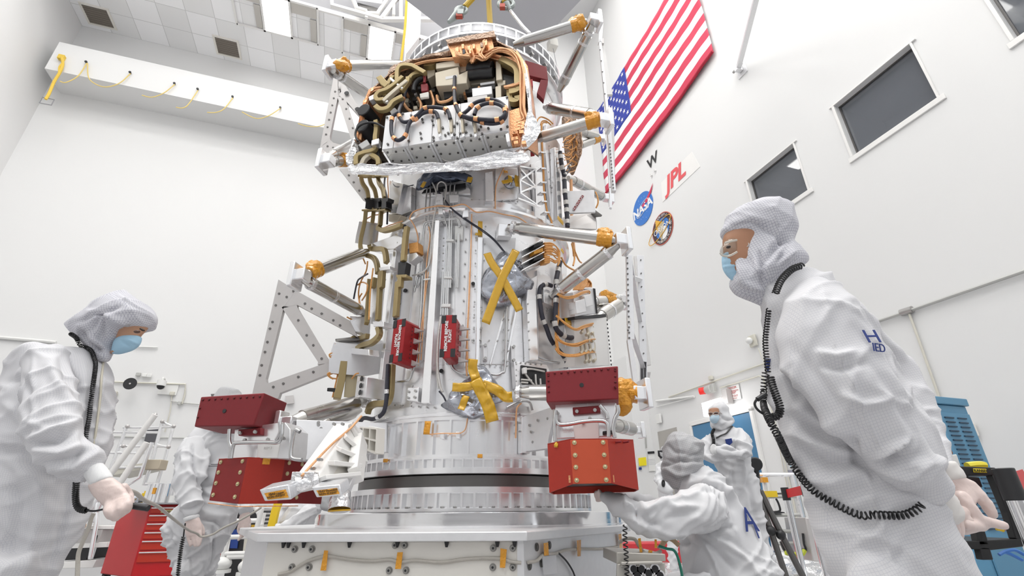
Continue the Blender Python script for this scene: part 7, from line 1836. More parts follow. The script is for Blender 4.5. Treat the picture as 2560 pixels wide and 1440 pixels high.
cr = [(Zp((1140, 560), (1130, 720), (1080, 870), (1010, 990)), 3.5, .010), (Zp((900, 1040), (1000, 1150), (1080, 1300), (1130, 1440)), 3.5, .009), (Zp((1000, 1000), (1150, 990), (1280, 970)), 5, -.012), (Zp((960, 1040), (1150, 1120), (1350, 1250), (1500, 1440)), 6, .012), (Zp((940, 1060), (1100, 1180), (1280, 1380)), 6, -.012), (Zp((1010, 1030), (1250, 1100), (1450, 1250)), 7, -.010), (Zp((330, 730), (350, 830), (370, 930)), 5, -.022), (Zp((230, 710), (260, 780), (330, 800)), 5, .020), (Zp((390, 760), (420, 830), (520, 780), (600, 720)), 6, .016), (Zp((400, 850), (460, 930), (560, 960)), 7, -.014), (Zp((600, 720), (720, 790), (950, 780)), 8, .010), (Zp((640, 900), (760, 850), (900, 820)), 9, -.008), (Zp((820, 560), (960, 540), (1120, 560), (1280, 700), (1400, 870)), 7, .010), (Zp((900, 600), (1100, 640), (1250, 800)), 9, -.010), (Zp((760, 1160), (830, 1130), (800, 1180)), 5, -.012), (Zp((1250, 950), (1290, 1000), (1320, 1100)), 6, .008)]
ms = MB(); loft(ms, arm_n, n=26); slv = remeshed(ms, 'sleeve', SUITF, C4, 0.009, 3, 0.014, 74, cr)
cov = remeshed(mb, 'coverall', SUITF, C4, .0095, 3, .014, 31, cr)
mb = MB(); loft(mb, hoodS, n=28)
crh = [(Zp((720, 100), (750, 220), (760, 330), (770, 480)), 2.5, .007), (Zp((590, 400), (760, 340), (960, 350)), 4, -.016), (Zp((640, 200), (700, 260), (820, 280)), 4, -.008), (Zp((900, 170), (960, 200), (985, 210)), 3, .014), (Zp((860, 300), (950, 280), (980, 240)), 3, -.010), (Zp((620, 420), (720, 480), (860, 470)), 5, .010), (Zp((620, 480), (720, 540), (840, 500)), 5, -.010), (Zp((640, 340), (700, 350)), 3, -.012), (Zp((800, 330), (900, 345)), 3, .010)]
hd = remeshed(mb, 'hood', HOODF, C4, .008, 3, .007, 33, crh, freq=1.4)
H4 = Hit(cov)
b = MB(); b.tube([onY(q, YP - .1) for q in Zp((588, 258), (555, 258), (560, 300), (585, 322))], .006, 8); b.build('glasses', BLACK, C4, smooth=0)
glove('glove', S('Z', (30, 660, 25, 730, YP - .22, .8), (0, 660, -5, 720, YP - .2, .7)), [('Z', [(0, 670), (-25, 655), (-40, 640)], YP - .2, .012, .009), ('Z', [(-2, 690), (-30, 680), (-45, 665)], YP - .2, .012, .009), ('Z', [(-4, 710), (-28, 705), (-40, 690)], YP - .2, .012, .009), ('Z', [(-4, 720), (-22, 725), (-32, 712)], YP - .2, .011, .009), ('Z', [(10, 660), (-5, 640), (-10, 628)], YP - .22, .012, .009)], C4, .006)
surf_text(H4, 'Z', 1400, 920, 'A', .16, LETB, C4, (30, 20), (-10, -60))
surf_text(H4, 'Z', 1462, 1010, 'l', .12, LETB, C4, (20, 20), (-10, -60))
coil('coiled_cord', [onY(q, YP - .42) for q in Zp((240, 960), (236, 1060), (245, 1180), (250, 1300), (256, 1440), (258, 1600))], .009, .0028, .018, COIL, C4)

# ------------------------------------------------------------------ technician with folded arms in front of the blue door
YP = 4.5
torso = S('T', (590, 715, 770, 660, YP, .8), (500, 780, 880, 720, YP, .62), (480, 850, 930, 800, YP, .6), (520, 940, 940, 900, YP, .62), (590, 1040, 940, 990, YP, .66), (630, 1150, 950, 1080, YP, .7)) + S('H', (960, 680, 1215, 660, YP, .7), (985, 820, 1255, 810, YP, .7), (1040, 980, 1290, 980, YP, .68), (1110, 1160, 1325, 1160, YP, .66), (1180, 1330, 1360, 1330, YP, .66))
legs = [[(p1('H', 1150, 1260), p1('H', 1270, 1260), YP - .06, .9), (p1('H', 1230, 1500), p1('H', 1330, 1500), YP - .06, .9), (p1('H', 1330, 1850), p1('H', 1410, 1850), YP - .06, .9)], [(p1('H', 1230, 1260), p1('H', 1350, 1260), YP + .08, .9), (p1('H', 1310, 1500), p1('H', 1410, 1500), YP + .08, .9), (p1('H', 1410, 1830), p1('H', 1490, 1830), YP + .08, .9)]]
arm_a = S('T', (820, 740, 930, 760, YP - .05, .8), (800, 830, 950, 860, YP - .14, .8), (800, 930, 940, 950, YP - .2, .8), (760, 860, 770, 985, YP - .26, .8), (660, 855, 670, 985, YP - .28, .8), (600, 860, 605, 940, YP - .28, .8))
arm_b = S('T', (480, 790, 600, 780, YP - .02, .8), (440, 880, 570, 900, YP - .1, .8), (450, 940, 560, 1000, YP - .16, .8), (540, 930, 560, 1050, YP - .22, .8), (640, 930, 640, 1020, YP - .22, .8), (720, 940, 710, 1000, YP - .22, .8))
hoodS = S('T', (580, 440, 690, 440, YP, .85), (525, 485, 722, 480, YP, .9), (540, 540, 728, 540, YP, .9), (545, 600, 775, 600, YP, .85), (545, 660, 770, 640, YP, .85), (590, 720, 690, 700, YP, .85))
A3 = person('technician with folded arms in white suit standing in front of the blue double door', V3((2.0, YP, 0)), [(torso, .66), (arm_a, .33), (arm_b, .33), (legs[0], .6), (legs[1], .6), (hoodS, .7)])
mb = MB()
for s_ in [torso, arm_a, arm_b] + legs: loft(mb, s_)
Tp = lambda *p: px('T', *p); Hp = lambda *p: px('H', *p)
cr = [(Tp((650, 880), (760, 900), (900, 880)), 2.5, -.014), (Tp((700, 970), (830, 980), (930, 930)), 2.5, -.018), (Tp((760, 790), (850, 830), (930, 850)), 3, .014), (Tp((860, 1000), (880, 1100), (890, 1250)), 4, .016), (Tp((780, 1000), (760, 1150), (780, 1300)), 4, -.012), (Tp((630, 1040), (640, 1180), (670, 1300)), 2.5, .014), (Hp((1150, 700), (1200, 900), (1260, 1100)), 5, -.014), (Hp((1060, 760), (1100, 950), (1180, 1150)), 5, .012), (Tp((500, 960), (570, 1010), (680, 1000)), 2.5, .012)]
cov = remeshed(mb, 'coverall', SUITF, A3, .012, 3, .016, 41, cr)
mb = MB(); loft(mb, hoodS, n=26); hd = remeshed(mb, 'hood', SUITF, A3, .010, 3, .007, 43, [(Tp((560, 640), (650, 690), (760, 620)), 3, .014), (Tp((640, 560), (700, 600), (770, 600)), 3, -.012), (Tp((640, 480), (650, 560), (600, 640)), 2.5, .012)])
H3 = Hit(cov, hd)
mb = MB(); loft(mb, S('T', (528, 492, 628, 488, YP - .075, .6), (526, 530, 632, 525, YP - .08, .65), (530, 560, 630, 560, YP - .085, .7)), n=20, cap=.2); remeshed(mb, 'face', SKIND, A3, .007, 2)
mb = MB(); loft(mb, S('T', (536, 566, 634, 556, YP - .085, .75), (540, 600, 630, 600, YP - .095, .75), (552, 628, 606, 630, YP - .085, .7)), n=20, cap=.2); remeshed(mb, 'face_mask', mat('mask_pale_blue', (.52, .68, .80), 0, .6), A3, .007, 2)
for x, y in ((545, 537), (600, 532)):
    b = MB(); q = onY(p1('T', x, y), YP - .15); b.ball(q, .012, 10, 6, (1.6, .6, .8)); b.build('eye', mat('eye_shadow', (.10, .05, .04), 0, .4), A3)
b = MB()
for cx in (545, 600): b.tube([onY(p1('T', cx + 26 * math.cos(t), 536 + 17 * math.sin(t)), YP - .17) for t in [2 * PI * k / 16 for k in range(16)]], .003, 6, closed=True)
b.tube([onY(q, YP - .15) for q in Tp((626, 530), (640, 525), (660, 540))], .003, 6); b.build('glasses', mat('glasses_clear', (.45, .40, .36), .2, .2), A3)
coil('coiled_cord', [(H3(q, .02) or (onY(q, YP - .3), 0))[0] for q in Tp((585, 715), (572, 750), (562, 800), (552, 850), (545, 890), (560, 910))], .010, .004, .012, COIL, A3)
b = MB(); b.tube(spline([(H3(q, .012) or (onY(q, YP - .2), 0))[0] for q in Tp((755, 650), (740, 690), (700, 740), (650, 765), (600, 785))], 5), .007, 6); b.build('neck_lanyard', COIL, A3)
h = H3(p1('T', 730, 818), .006)
if h: b = MB(); ex = h[1].cross(UP).normalized() * -1; b.prism([h[0] + ex * x * .0006 + UP * y * .0006 for x, y in ((-45, 40), (45, 48), (48, -10), (0, -45), (-42, -20))], h[1] * .004); b.build('chest_badge', LETB, A3)
glove('glove', S('T', (600, 865, 605, 945, YP - .28, .7), (575, 870, 580, 940, YP - .28, .6)), [('T', [(575, 875), (555, 870), (550, 890)], YP - .28, .012, .010), ('T', [(572, 890), (550, 895), (548, 910)], YP - .28, .012, .010), ('T', [(572, 905), (552, 912), (553, 925)], YP - .28, .012, .010), ('T', [(575, 922), (560, 930), (562, 940)], YP - .28, .011, .009), ('T', [(590, 860), (575, 848), (565, 855)], YP - .28, .012, .010)], A3, .007, CUFF)

# ------------------------------------------------------------------ technician squatting behind the left end of the stand
YP = 7.2
torso = S('W', (820, 380, 980, 480, YP, .8), (680, 380, 900, 560, YP, .75), (520, 430, 820, 640, YP, .75), (420, 520, 760, 760, YP, .75), (360, 620, 720, 860, YP, .75), (330, 760, 640, 960, YP, .75))
arm_n = S('W', (720, 440, 860, 560, YP - .2, .8), (560, 560, 640, 720, YP - .3, .8), (420, 700, 480, 830, YP - .35, .8), (270, 720, 330, 820, YP - .35, .85))
arm_f = S('W', (400, 430, 520, 470, YP + .2, .8), (320, 520, 420, 560, YP + .2, .8), (230, 700, 330, 740, YP + .1, .8))
leg = [S('W', (330, 800, 620, 900, YP, .8), (140, 880, 300, 1000, YP - .2, .8), (60, 1000, 240, 1090, YP - .3, .8), (40, 1150, 200, 1200, YP - .25, .8), (30, 1290, 150, 1320, YP - .2, .8)), S('W', (420, 850, 700, 950, YP + .1, .8), (250, 960, 430, 1110, YP - .35, .8), (180, 1080, 420, 1160, YP - .45, .8), (130, 1250, 400, 1300, YP - .4, .8), (110, 1450, 330, 1450, YP - .4, .8))]
headS = S('W', (880, 280, 1060, 300, YP, .8), (860, 380, 1060, 380, YP, .85), (870, 480, 1030, 520, YP, .85))
Q6 = person('technician squatting in white suit behind the left end of the stand', V3((-2.4, YP, 0)), [(torso, .66), (arm_n, .33), (arm_f, .33), (leg[0], .6), (leg[1], .6), (headS, .7)])
mb = MB()
for s_ in [torso, arm_n, arm_f] + leg: loft(mb, s_)
remeshed(mb, 'coverall', SUITF, Q6, .018, 4, .022, 51, freq=.8)
mb = MB(); loft(mb, headS); remeshed(mb, 'hood', HOODF, Q6, .016, 3, .01, 53)
b = MB(); b.ball(onY(p1('W', 60, 1380), YP - .2), .13, 14, 10, (1.2, .8, .55)); b.build('shoe', mat('shoe_cover', (.80, .74, .66), 0, .6), Q6)
b = MB(); b.ball(onY(p1('W', 60, 1350), YP - .3), .05, 12, 8, (1.4, .6, .6)); b.build('shoe_band', TAPEO, Q6)

# ------------------------------------------------------------------ far technician beside the white column
YP = 7.6
torso = S('H', (500, 590, 590, 580, YP, .8), (480, 640, 600, 640, YP, .7), (478, 720, 600, 720, YP, .7), (500, 830, 610, 830, YP, .7), (520, 960, 620, 960, YP, .7), (560, 1200, 640, 1200, YP, .7), (590, 1450, 650, 1450, YP, .7))
arm_n = S('H', (480, 620, 530, 640, YP - .1, .8), (470, 700, 530, 720, YP - .15, .8), (500, 790, 560, 760, YP - .25, .8), (560, 830, 600, 790, YP - .3, .8))
headS = S('H', (520, 470, 590, 470, YP, .8), (505, 530, 600, 530, YP, .9), (520, 590, 590, 590, YP, .8))
F5 = person('small far technician half hidden behind the hood of the crouching technician', V3((2.5, YP, 0)), [(torso, .66), (arm_n, .33), (headS, .7)])
mb = MB()
for s_ in (torso, arm_n): loft(mb, s_)
remeshed(mb, 'coverall', SUITF, F5, .02, 4, .022, 61, freq=.8)
mb = MB(); loft(mb, headS); remeshed(mb, 'hood', HOODF, F5, .016, 3, .01, 63)
b = MB(); b.tube([onY(p1('H', 535 + 8 * math.cos(t), 745 + 22 * math.sin(t)), YP - .32) for t in [2 * PI * k / 16 for k in range(16)]], .012, 6, closed=True); b.build('wrist_strap', COIL, F5)
# ================================================================== things in the background
# ------------------------------------------------------------------ right wall: door, signs, conduits
BLUE = mat('door_blue', (.065, .20, .36), 0, .45, var=(4, .05)); CONDUIT = mat('conduit_cream', (.66, .64, .56), .1, .45); CONDG = mat('conduit_grey', (.50, .50, .48), .3, .45)
def wq(p, off): return RW(p, off)
dl, dr_ = RW((1733, 1060)), RW((1878, 1026)); s0, s1 = (dl - RP).dot(dR), (dr_ - RP).dot(dR); zt = (dl.z + dr_.z) / 2
door = empty('door_1', rw((s0 + s1) / 2, 0)); struct(door)
for k in (0, 1):
    a, e = s1 + (s0 - s1) * (k * .5 + .005), s1 + (s0 - s1) * (k * .5 + .495)
    b = MB(); b.prism([rw(a, .02, .05), rw(e, .02, .05), rw(e, zt - .05, .05), rw(a, zt - .05, .05)], dL * .045); b.build('door_leaf', BLUE, door, .006)
b = MB()
for a, e, z0, z1 in ((s1 - .08, s1, 0, zt + .02), (s0, s0 + .08, 0, zt + .02), (s1 - .08, s0 + .08, zt - .04, zt + .06)): b.prism([rw(a, z0, .07), rw(e, z0, .07), rw(e, z1, .07), rw(a, z1, .07)], dL * .068)
b.build('door_frame', WHITE, door, .004)
b = MB(); q = rw(s0 + .03, zt - .75, .09); b.box(q, (.06, .08, .3), dL, dR); b.build('door_hinge', BLUE, door)
q0_, q1_ = RW((1645, 1080)), RW((1692, 1070)); a0, a1_ = (q0_ - RP).dot(dR), (q1_ - RP).dot(dR)
door2 = empty('door_2', rw((a0 + a1_) / 2, 0)); struct(door2)
b = MB(); b.prism([rw(a0, 0, .02), rw(a1_, 0, .02), rw(a1_, q0_.z, .02), rw(a0, q0_.z, .02)], dL * .015); b.build('door_leaf', mat('door_grey_beige', (.42, .40, .37), 0, .6), door2)
b = MB(); b.cyl(RW((1668, 1095), .03), RW((1692, 1089), .03), .02, 6); b.build('door_closer', GPLATE, door2)
def conduit(pts, off, r, lab, m=CONDUIT, W_=RW, cat='conduit'):
    b = MB(); b.tube([W_(q, off) for q in pts], r, 8)
    return tag(b.build('conduit', m), lab, cat)
conduit([(2160, 815), (2265, 780), (2560, 678), (2620, 657)], .05, .028, 'thick cream conduit running up to the right edge above the blue cabinet', CONDG)
b = MB(); b.cyl(RW((2252, 782), .05), RW((2281, 773), .05), .055, 12); tag(b.build('conduit_coupling', STEEL), 'steel coupling box on the cream conduit above the blue cabinet', 'coupling')
conduit([(2273, 785), (2279, 800), (2345, 985), (2380, 1090)], .04, .018, 'thin cream conduit dropping from the coupling to the blue cabinet')
conduit([(1672, 993), (1760, 962), (1916, 907)], .04, .02, 'upper cream conduit above the red beacon'); conduit([(1800, 970), (1850, 955), (1898, 940), (1908, 945), (1916, 980), (1950, 1100), (1985, 1260), (2010, 1400)], .04, .017, 'cream conduit passing the danger sign and bending down the wall', CONDUIT)
conduit([(1640, 1003), (1735, 991)], .05, .03, 'white surface raceway left of the red beacon', PLASTW); conduit([(1640, 1018), (1733, 993)], .05, .012, 'thin white raceway slanting below the upper one', PLASTW)
conduit([(1895, 870), (1910, 905), (1925, 990), (1960, 1180), (1985, 1300)], .04, .010, 'thin cream cable hanging from the beige wall strobe', CONDUIT)
def wall_box(name, lab, cat, p, sz, m, off=.06, W_=RW, ex=dR):
    b = MB(); b.box(W_(p, off), sz, ex, ex.cross(UP), UP); return tag(b.build(name, m, bevel=.01), lab, cat)
q = RW((1882, 852), .06); e_ = empty('wall_strobe', q, 'beige wall strobe with round lens left of the goggled technician', 'strobe')
b = MB(); b.box(q, (.2, .05, .26), dR, dL); b.build('housing', CONDUIT, e_, .01); b = MB(); b.ball(q - dL * .08 + dR * .02, .075, 14, 8); b.build('lens', PLASTW, e_)
wall_box('junction_box', 'small beige junction box above the cream conduit', 'box', (1777, 945), (.1, .08, .1), CONDUIT)
wall_box('junction_box', 'small pale plate on the wall beside the chest of the goggled technician', 'box', (1966, 1060), (.1, .03, .3), CONDG)
wall_box('junction_box', 'white switch box beside the white column', 'box', (1647, 1047), (.2, .06, .25), PLASTW)
wall_box('junction_box', 'pale box on the wall beside the blue cabinet', 'box', (2430, 1075), (.1, .06, .18), CREAM)
q = RW((1772, 974), .14); e_ = empty('warning_beacon', q, 'red beacon lamp on the wall above the bright emergency light', 'beacon')
b = MB(); b.cyl(q + dR * .08, q - dL * .10 + dR * .22, .085, 16); b.build('lamp', mat('beacon_red', (.62, .02, .02), 0, .25, emit=((1, .05, .03), .25)), e_)
b = MB(); b.cyl(q + dR * .08, q - dR * .12, .1, 14); b.box(q - dR * .14, (.1, .16, .2), dL, dR); b.build('base', CONDG, e_, .01)
q = RW((1790, 1000), .12); e_ = empty('emergency_light', q, 'bright white light with grey housing below the red beacon', 'light')
b = MB(); b.box(q - dL * .05, (.14, .62, .03), dL, dR); b.box(q - dR * .38, (.16, .16, .34), dL, dR); b.build('housing', GPLATE, e_, .01)
b = MB(); b.box(q - dL * .1 + dR * .05 - UP * .18, (.12, .56, .32), dL, dR); b.build('lens', mat('light_lens', (1, 1, 1), emit=((1, 1, 1), 2.2)), e_)
lq = RW((1790, 1012), .5); l_ = bpy.data.lights.new('emergency_glow', 'POINT'); l_.energy = 8; l_.shadow_soft_size = .2; lo = bpy.data.objects.new('emergency_glow', l_); COL.objects.link(lo); lo.location = lq
def sign(name, lab, quad, m, lines, W_=RW, off=.03, cat='sign'):
    P_ = [W_(q, off) for q in quad]; r_ = empty(name, mean(P_), lab, cat); n_ = (P_[1] - P_[0]).cross(P_[3] - P_[0]).normalized()
    if n_.dot(CO - P_[0]) < 0: n_ = -n_
    b = MB(); b.prism(P_, -n_ * .012); b.build('board', m, r_)
    ex = (P_[1] - P_[0]).normalized(); h_ = (P_[0] - P_[3]).length
    for tx, v, sz, mm in lines: text('lettering', tx, P_[0].lerp(P_[1], .5).lerp(P_[3].lerp(P_[2], .5), v) + n_ * .003, ex, P_[0] - P_[3], sz * h_, mm, r_)
    return r_
RINK = mat('sign_red_ink', (.55, .04, .04), 0, .6)
sign('danger_sign', 'white DANGER KEEP OUT sign with red letters right of the beacon', px('T', (688, 270), (825, 240), (852, 388), (712, 405)), PLASTW, [('DANGER', .17, .22, RINK), ('AUTHORIZED PERSONNEL\nONLY BEYOND\nTHIS POINT', .47, .10, RINK), ('KEEP OUT', .76, .2, RINK), ('RESTRICTED AREA', .92, .08, RINK)])
sign('wall_poster', 'light blue poster with orange edges half hidden by the goggled technician', px('T', (1305, 905), (1420, 900), (1440, 1075), (1345, 1080)), mat('poster_blue', (.38, .66, .84), 0, .6), [])
sign('wall_poster', 'grey photo poster with purple edges below the light blue poster', px('T', (1310, 1100), (1430, 1100), (1440, 1175), (1340, 1170)), mat('poster_grey', (.30, .30, .36), 0, .6), [])
COLY = rw(2.95, 0) - dR * .004
def CW_(p, off=0): return onPl(p, COLY - dR * off, dR)
sign('status_board', 'white STATUS board with black heading on the white column', px('H', (418, 507), (470, 503), (478, 650), (428, 655)), PLASTW, [('STATUS', .05, .10, LETW), ('__________\n__________\n__________\n__________', .5, .09, LETB)], CW_)
P_ = [CW_(q, .05) for q in px('H', (418, 507), (470, 503), (471, 520), (419, 524))]; b = MB(); b.prism(P_, dR * .01); tag(b.build('board_header', BLACK), 'black heading strip on top of the white column board', 'sign')
sign('notice_card', 'bright yellow square card on the white column', px('H', (349, 555), (405, 548), (410, 610), (355, 615)), mat('card_yellow', (.90, .75, .02), 0, .6), [], CW_)
sign('notice_card', 'small blue card below the yellow square card', px('H', (352, 626), (372, 624), (374, 642), (354, 644)), LETB, [], CW_)
sign('notice_card', 'long narrow white strip on the column above the status board', px('H', (398, 385), (408, 384), (414, 480), (404, 482)), CONDG, [], CW_)
q = [BW(p_, .02) for p_ in px('H', (312, 495), (332, 490), (372, 830), (340, 830))]; d3 = empty('door_3', q[3]); struct(d3)
b = MB(); b.prism(q, dR * .02); b.build('door_leaf', BLUE, d3)

# ------------------------------------------------------------------ back wall fittings behind the left technicians
conduit([(-20, 842), (112, 853), (140, 856)], .04, .04, 'wide cream raceway on the wall at the left edge', PLASTW, BW); conduit([(338, 866.5), (394, 868.5)], .04, .02, 'short raceway behind the blue mask of the bending technician', PLASTW, BW)
conduit([(270, 954), (330, 956.5), (464, 960.5), (462, 985), (455, 1010)], .04, .02, 'cream conduit behind the loudspeaker and dome camera', CONDUIT, BW); conduit([(427, 1003), (450, 1006), (498, 1011)], .04, .014, 'thin grey conduit under the dome camera', CONDG, BW); conduit([(430, 988), (425, 1030), (412, 1080)], .04, .012, 'thin cream cable dropping below the dome camera', CONDUIT, BW)
conduit([(275, 1091), (400, 1094), (480, 1095), (560, 1098)], .03, .014, 'long thin groove line low on the back wall', CONDG, BW)
q = BW((331, 963), .2); e_ = empty('loudspeaker', q, 'round black horn loudspeaker on the back wall conduit', 'speaker')
b = MB(); b.cyl(q, q - dR * .16, .05, 20, r2=.14); b.build('horn', BLACK, e_); b = MB(); b.cyl(q - dR * .165, q - dR * .17, .02, 12); b.build('centre', GPLATE, e_)
q = BW((402, 965), .28); e_ = empty('dome_camera', q, 'white dome camera with dark lens on the back wall', 'camera')
b = MB(); b.cyl(q, q + UP * .13, .1, 18); b.tube(spline([q + UP * .12, q + UP * .2, q + UP * .18 + dR * .15, q + dR * .26], 5), .025, 8); b.box(q + dR * .26 + dL * .1, (.4, .03, .3), dL, dR); b.build('housing', PLASTW, e_, .005)
b = MB(); b.ball(q - UP * .0, .085, 16, 10); b.build('dome', BLACK, e_)
for i, (p_, lab) in enumerate((((346, 936), 'first of three small white outlets above the loudspeaker, with a dark plug'), ((361, 938), 'middle of the three small white outlets above the loudspeaker'), ((373, 939), 'last of the three small white outlets above the loudspeaker'))): wall_box('wall_outlet', lab, 'outlet', p_, (.1, .04, .09), CONDG if i == 0 else PLASTW, W_=BW, ex=dL)
wall_box('wall_box', 'cream box below the conduit beside the bending technician', 'box', (282, 986), (.16, .08, .14), CONDUIT, W_=BW, ex=dL); wall_box('wall_box', 'small cream box under the dome camera', 'box', (430, 984), (.1, .06, .09), CONDUIT, W_=BW, ex=dL); wall_box('wall_box', 'small grey box at the end of the thin conduit', 'box', (449, 1008), (.07, .06, .09), CONDG, W_=BW, ex=dL)
b = MB(); q = [BW(p_, .1) for p_ in px('D', (715, 730), (770, 725), (760, 785), (700, 790))]; b.prism(q, dR * .06); tag(b.build('wall_plaque', mat('plaque_dark', (.09, .09, .10), 0, .5)), 'dark plaque with text rows behind the scaffold', 'plaque')
q = [LW(p_, .05) for p_ in ((-12, 895), (4, 898), (-2, 925), (-15, 920))]; b = MB(); b.prism(q, -dL * .03); tag(b.build('wall_plaque', LETB), 'blue plaque cut by the edge at the bending technician', 'plaque')
b = MB(); q = [BW(p_, .1) for p_ in ((713, 990), (733, 988), (735, 1008), (716, 1010))]; b.prism(q, dR * .06); tag(b.build('wall_plaque', GPLATE), 'grey plate on the back wall under the triangular bracket', 'plaque')
b = MB(); q = [BW(p_, .1) for p_ in ((527, 985), (560, 984), (560, 990), (528, 991))]; b.prism(q, dR * .06); tag(b.build('wall_plaque', DSTEEL), 'dark strip on the wall above the riveted red box', 'plaque')

# ------------------------------------------------------------------ red tool chest
YC = 7.7
def yq(p, Y=YC): return onY(p, Y)
CHR = mat('chest_red', (.52, .008, .012), 0, .35); CHO = mat('chest_red_drawer', (.50, .030, .012), 0, .35)
tl, tr2 = onY((302, 1264), YC), onY((376, 1264), YC - .5); bl_ = V3((tl.x, tl.y, .13)); 
tr2.z = tl.z; br2 = V3((tr2.x, tr2.y, .13)); dd = (tr2 - tl).cross(UP).normalized(); dd = dd if dd.y < 0 else -dd
fr = tr2 + V3((.95, .30, 0)); 
ch = empty('tool_chest', (tl + fr) / 2 * 1.0, 'red tool chest with many drawers on casters between the two technicians', 'tool chest'); ch['_o'] = [(tl.x + fr.x) / 2, (tl.y + fr.y) / 2, 0]; ch.location = ch['_o']
bk_ = fr + (tl - tr2); W4 = [tl, tr2, fr, bk_]
b = MB(); b.prism([V3((p.x, p.y, .13)) for p in W4], (0, 0, tl.z - .13)); b.build('cabinet', CHR, ch, .012)
fn = (fr - tr2).cross(UP).normalized(); fd = (fr - tr2).normalized(); H_ = tl.z - .13; wl = (fr - tr2).length
rows = [(.03, .10), (.14, .11), (.26, .11), (.38, .11), (.50, .14), (.65, .16)]
for v, hh in rows:
    for u0, u1 in ((.02, .62), (.64, .98)):
        c = tr2 + fd * (wl * (u0 + u1) / 2) - UP * (H_ * (v + hh / 2)) + fn * .008
        b = MB(); b.box(c, (wl * (u1 - u0) - .006, .016, H_ * hh - .008), fd, fn); d_ = b.build('drawer', CHO, ch, .004)
        b = MB(); b.box(c + UP * (H_ * hh / 2 - .018) + fn * .014, (wl * (u1 - u0) - .02, .02, .014), fd, fn); b.build('drawer_pull', ALUB, d_)
c = tr2 + fd * (wl * .25) - UP * (H_ * .10) + fn * .02; b = MB(); b.box(c, (.2, .006, .04), fd, fn); b.build('badge', mat('badge_gold', (.5, .42, .2), .6, .4), ch)
text('lettering', 'Snap-on', c + fn * .005, fd, UP, .045, LETK, ch)
for p in W4: q = p.lerp((tl + fr) / 2, .12); b = MB(); b.cyl(V3((q.x, q.y, .065)) - fd * .025, V3((q.x, q.y, .065)) + fd * .025, .065, 16); b.box(V3((q.x, q.y, .11)), (.08, .06, .06)); b.build('caster', BLACK, ch)
b = MB(); b.box((tl + fr) / 2 + UP * .01, (wl + .02, (tr2 - tl).length + .02, .02), fd, fn); b.build('top_mat', GREYP, ch)
zc = tl.z + .02
def onT_(p): return onZ_plane(p)
def stand_at(cx, Y): q = onY((cx, 1260), Y); return V3((q.x, q.y, zc))
p = stand_at(392, 7.55); e_ = empty('silver_canister', p, 'ribbed silver canister standing on the red tool chest', 'canister')
b = MB(); b.cyl(p, p + UP * .26, .16, 24, r2=.15); b.build('body', POLI, e_); b = MB()
for k in range(12): a = 2 * PI * k / 12; b.box(p + V3((.158 * math.cos(a), .158 * math.sin(a), .13)), (.02, .02, .24))
b.build('ribs', ALUB, e_); b = MB(); b.box(p + V3((.02, -.165, .16)), (.04, .01, .08)); b.build('amber_label', TAPEO, e_)
p = stand_at(428, 7.5); b = MB(); b.cyl(p, p + UP * .10, .045, 16); tag(b.build('white_jar', PLASTW), 'small white jar on the red tool chest', 'jar')
p = stand_at(355, 7.6); b = MB(); b.cyl(p, p + UP * .14, .035, 14); b.cyl(p + UP * .14, p + UP * .17, .015, 10); tag(b.build('yellow_bottle', YELL), 'yellow bottle on the red tool chest beside the gloved hand', 'bottle')
p = stand_at(335, 7.6); blob('crumpled_film', p + UP * .05, .07, BAGM, None, 3); o = bpy.context.scene.objects['crumpled_film']; tag(o, 'crumpled shiny film bag on the red tool chest', 'film bag')
p = stand_at(345, 7.45); b = MB(); b.cyl(p + UP * .03, p + V3((.14, .05, .05)), .022, 10); tag(b.build('hand_tool', DSTEEL), 'small dark hand tool lying on the tool chest', 'tool')

# ------------------------------------------------------------------ aluminium scaffold behind the tool chest
YS = 9.0
sc_ = empty('scaffold', V3((onY((350, 1200), YS).x, YS, 0)), 'white and aluminium tube scaffold with crossing ladder rails at the back wall', 'scaffold')
def bar(pts, Y, r, m=ALUB, par=sc_, name='tube'):
    Ys = Y if isinstance(Y, (list, tuple)) else [Y] * len(pts)
    b = MB(); P_ = [onY(q, yy) for q, yy in zip(px('D', *pts), Ys)]; b.tube(P_, r, 8); return b.build(name, m, par, smooth=60)
bar([(555, 650), (490, 860), (400, 1150)], YS - .2, .035); bar([(540, 645), (470, 900)], YS, .03); bar([(620, 705), (545, 900), (520, 1000)], YS, .028); bar([(790, 690), (735, 900), (700, 1000)], YS, .03); bar([(845, 705), (800, 880), (765, 990)], YS + .3, .03)
bar([(755, 655), (540, 940), (470, 1040)], YS - .3, .05, WHITE, name='ladder_rail'); bar([(715, 790), (585, 985), (520, 1080)], YS - .4, .05, WHITE, name='ladder_rail'); bar([(740, 790), (680, 960), (600, 1010)], YS - .4, .03)
for pts in ([(600, 718), (840, 715)], [(545, 740), (780, 742)], [(580, 808), (820, 810)], [(520, 840), (700, 842)], [(540, 915), (790, 905)], [(700, 992), (770, 994)], [(790, 690), (845, 715)], [(760, 800), (820, 815)]): bar(pts, YS, .022, name='cross_tube')
b = MB(); b.prism([onY(q, YS) for q in px('D', (520, 918), (700, 890), (705, 915), (530, 955))], (0, .5, 0)); b.build('deck', CONDUIT, sc_)
b = MB()
for q in ((555, 650), (755, 655), (620, 712), (845, 712), (790, 688), (600, 808), (820, 812)): b.ball(onY(p1('D', *q), YS - .05), .036, 10, 6)
b.build('clamps', GPLATE, sc_)
b = MB(); q = onY(p1('D', 757, 900), YS - .2); b.box(q, (.28, .2, .16)); tag(b.build('cardboard_box', mat('cardboard', (.50, .44, .34), 0, .7), bevel=.01), 'small cardboard box on the scaffold deck', 'box')
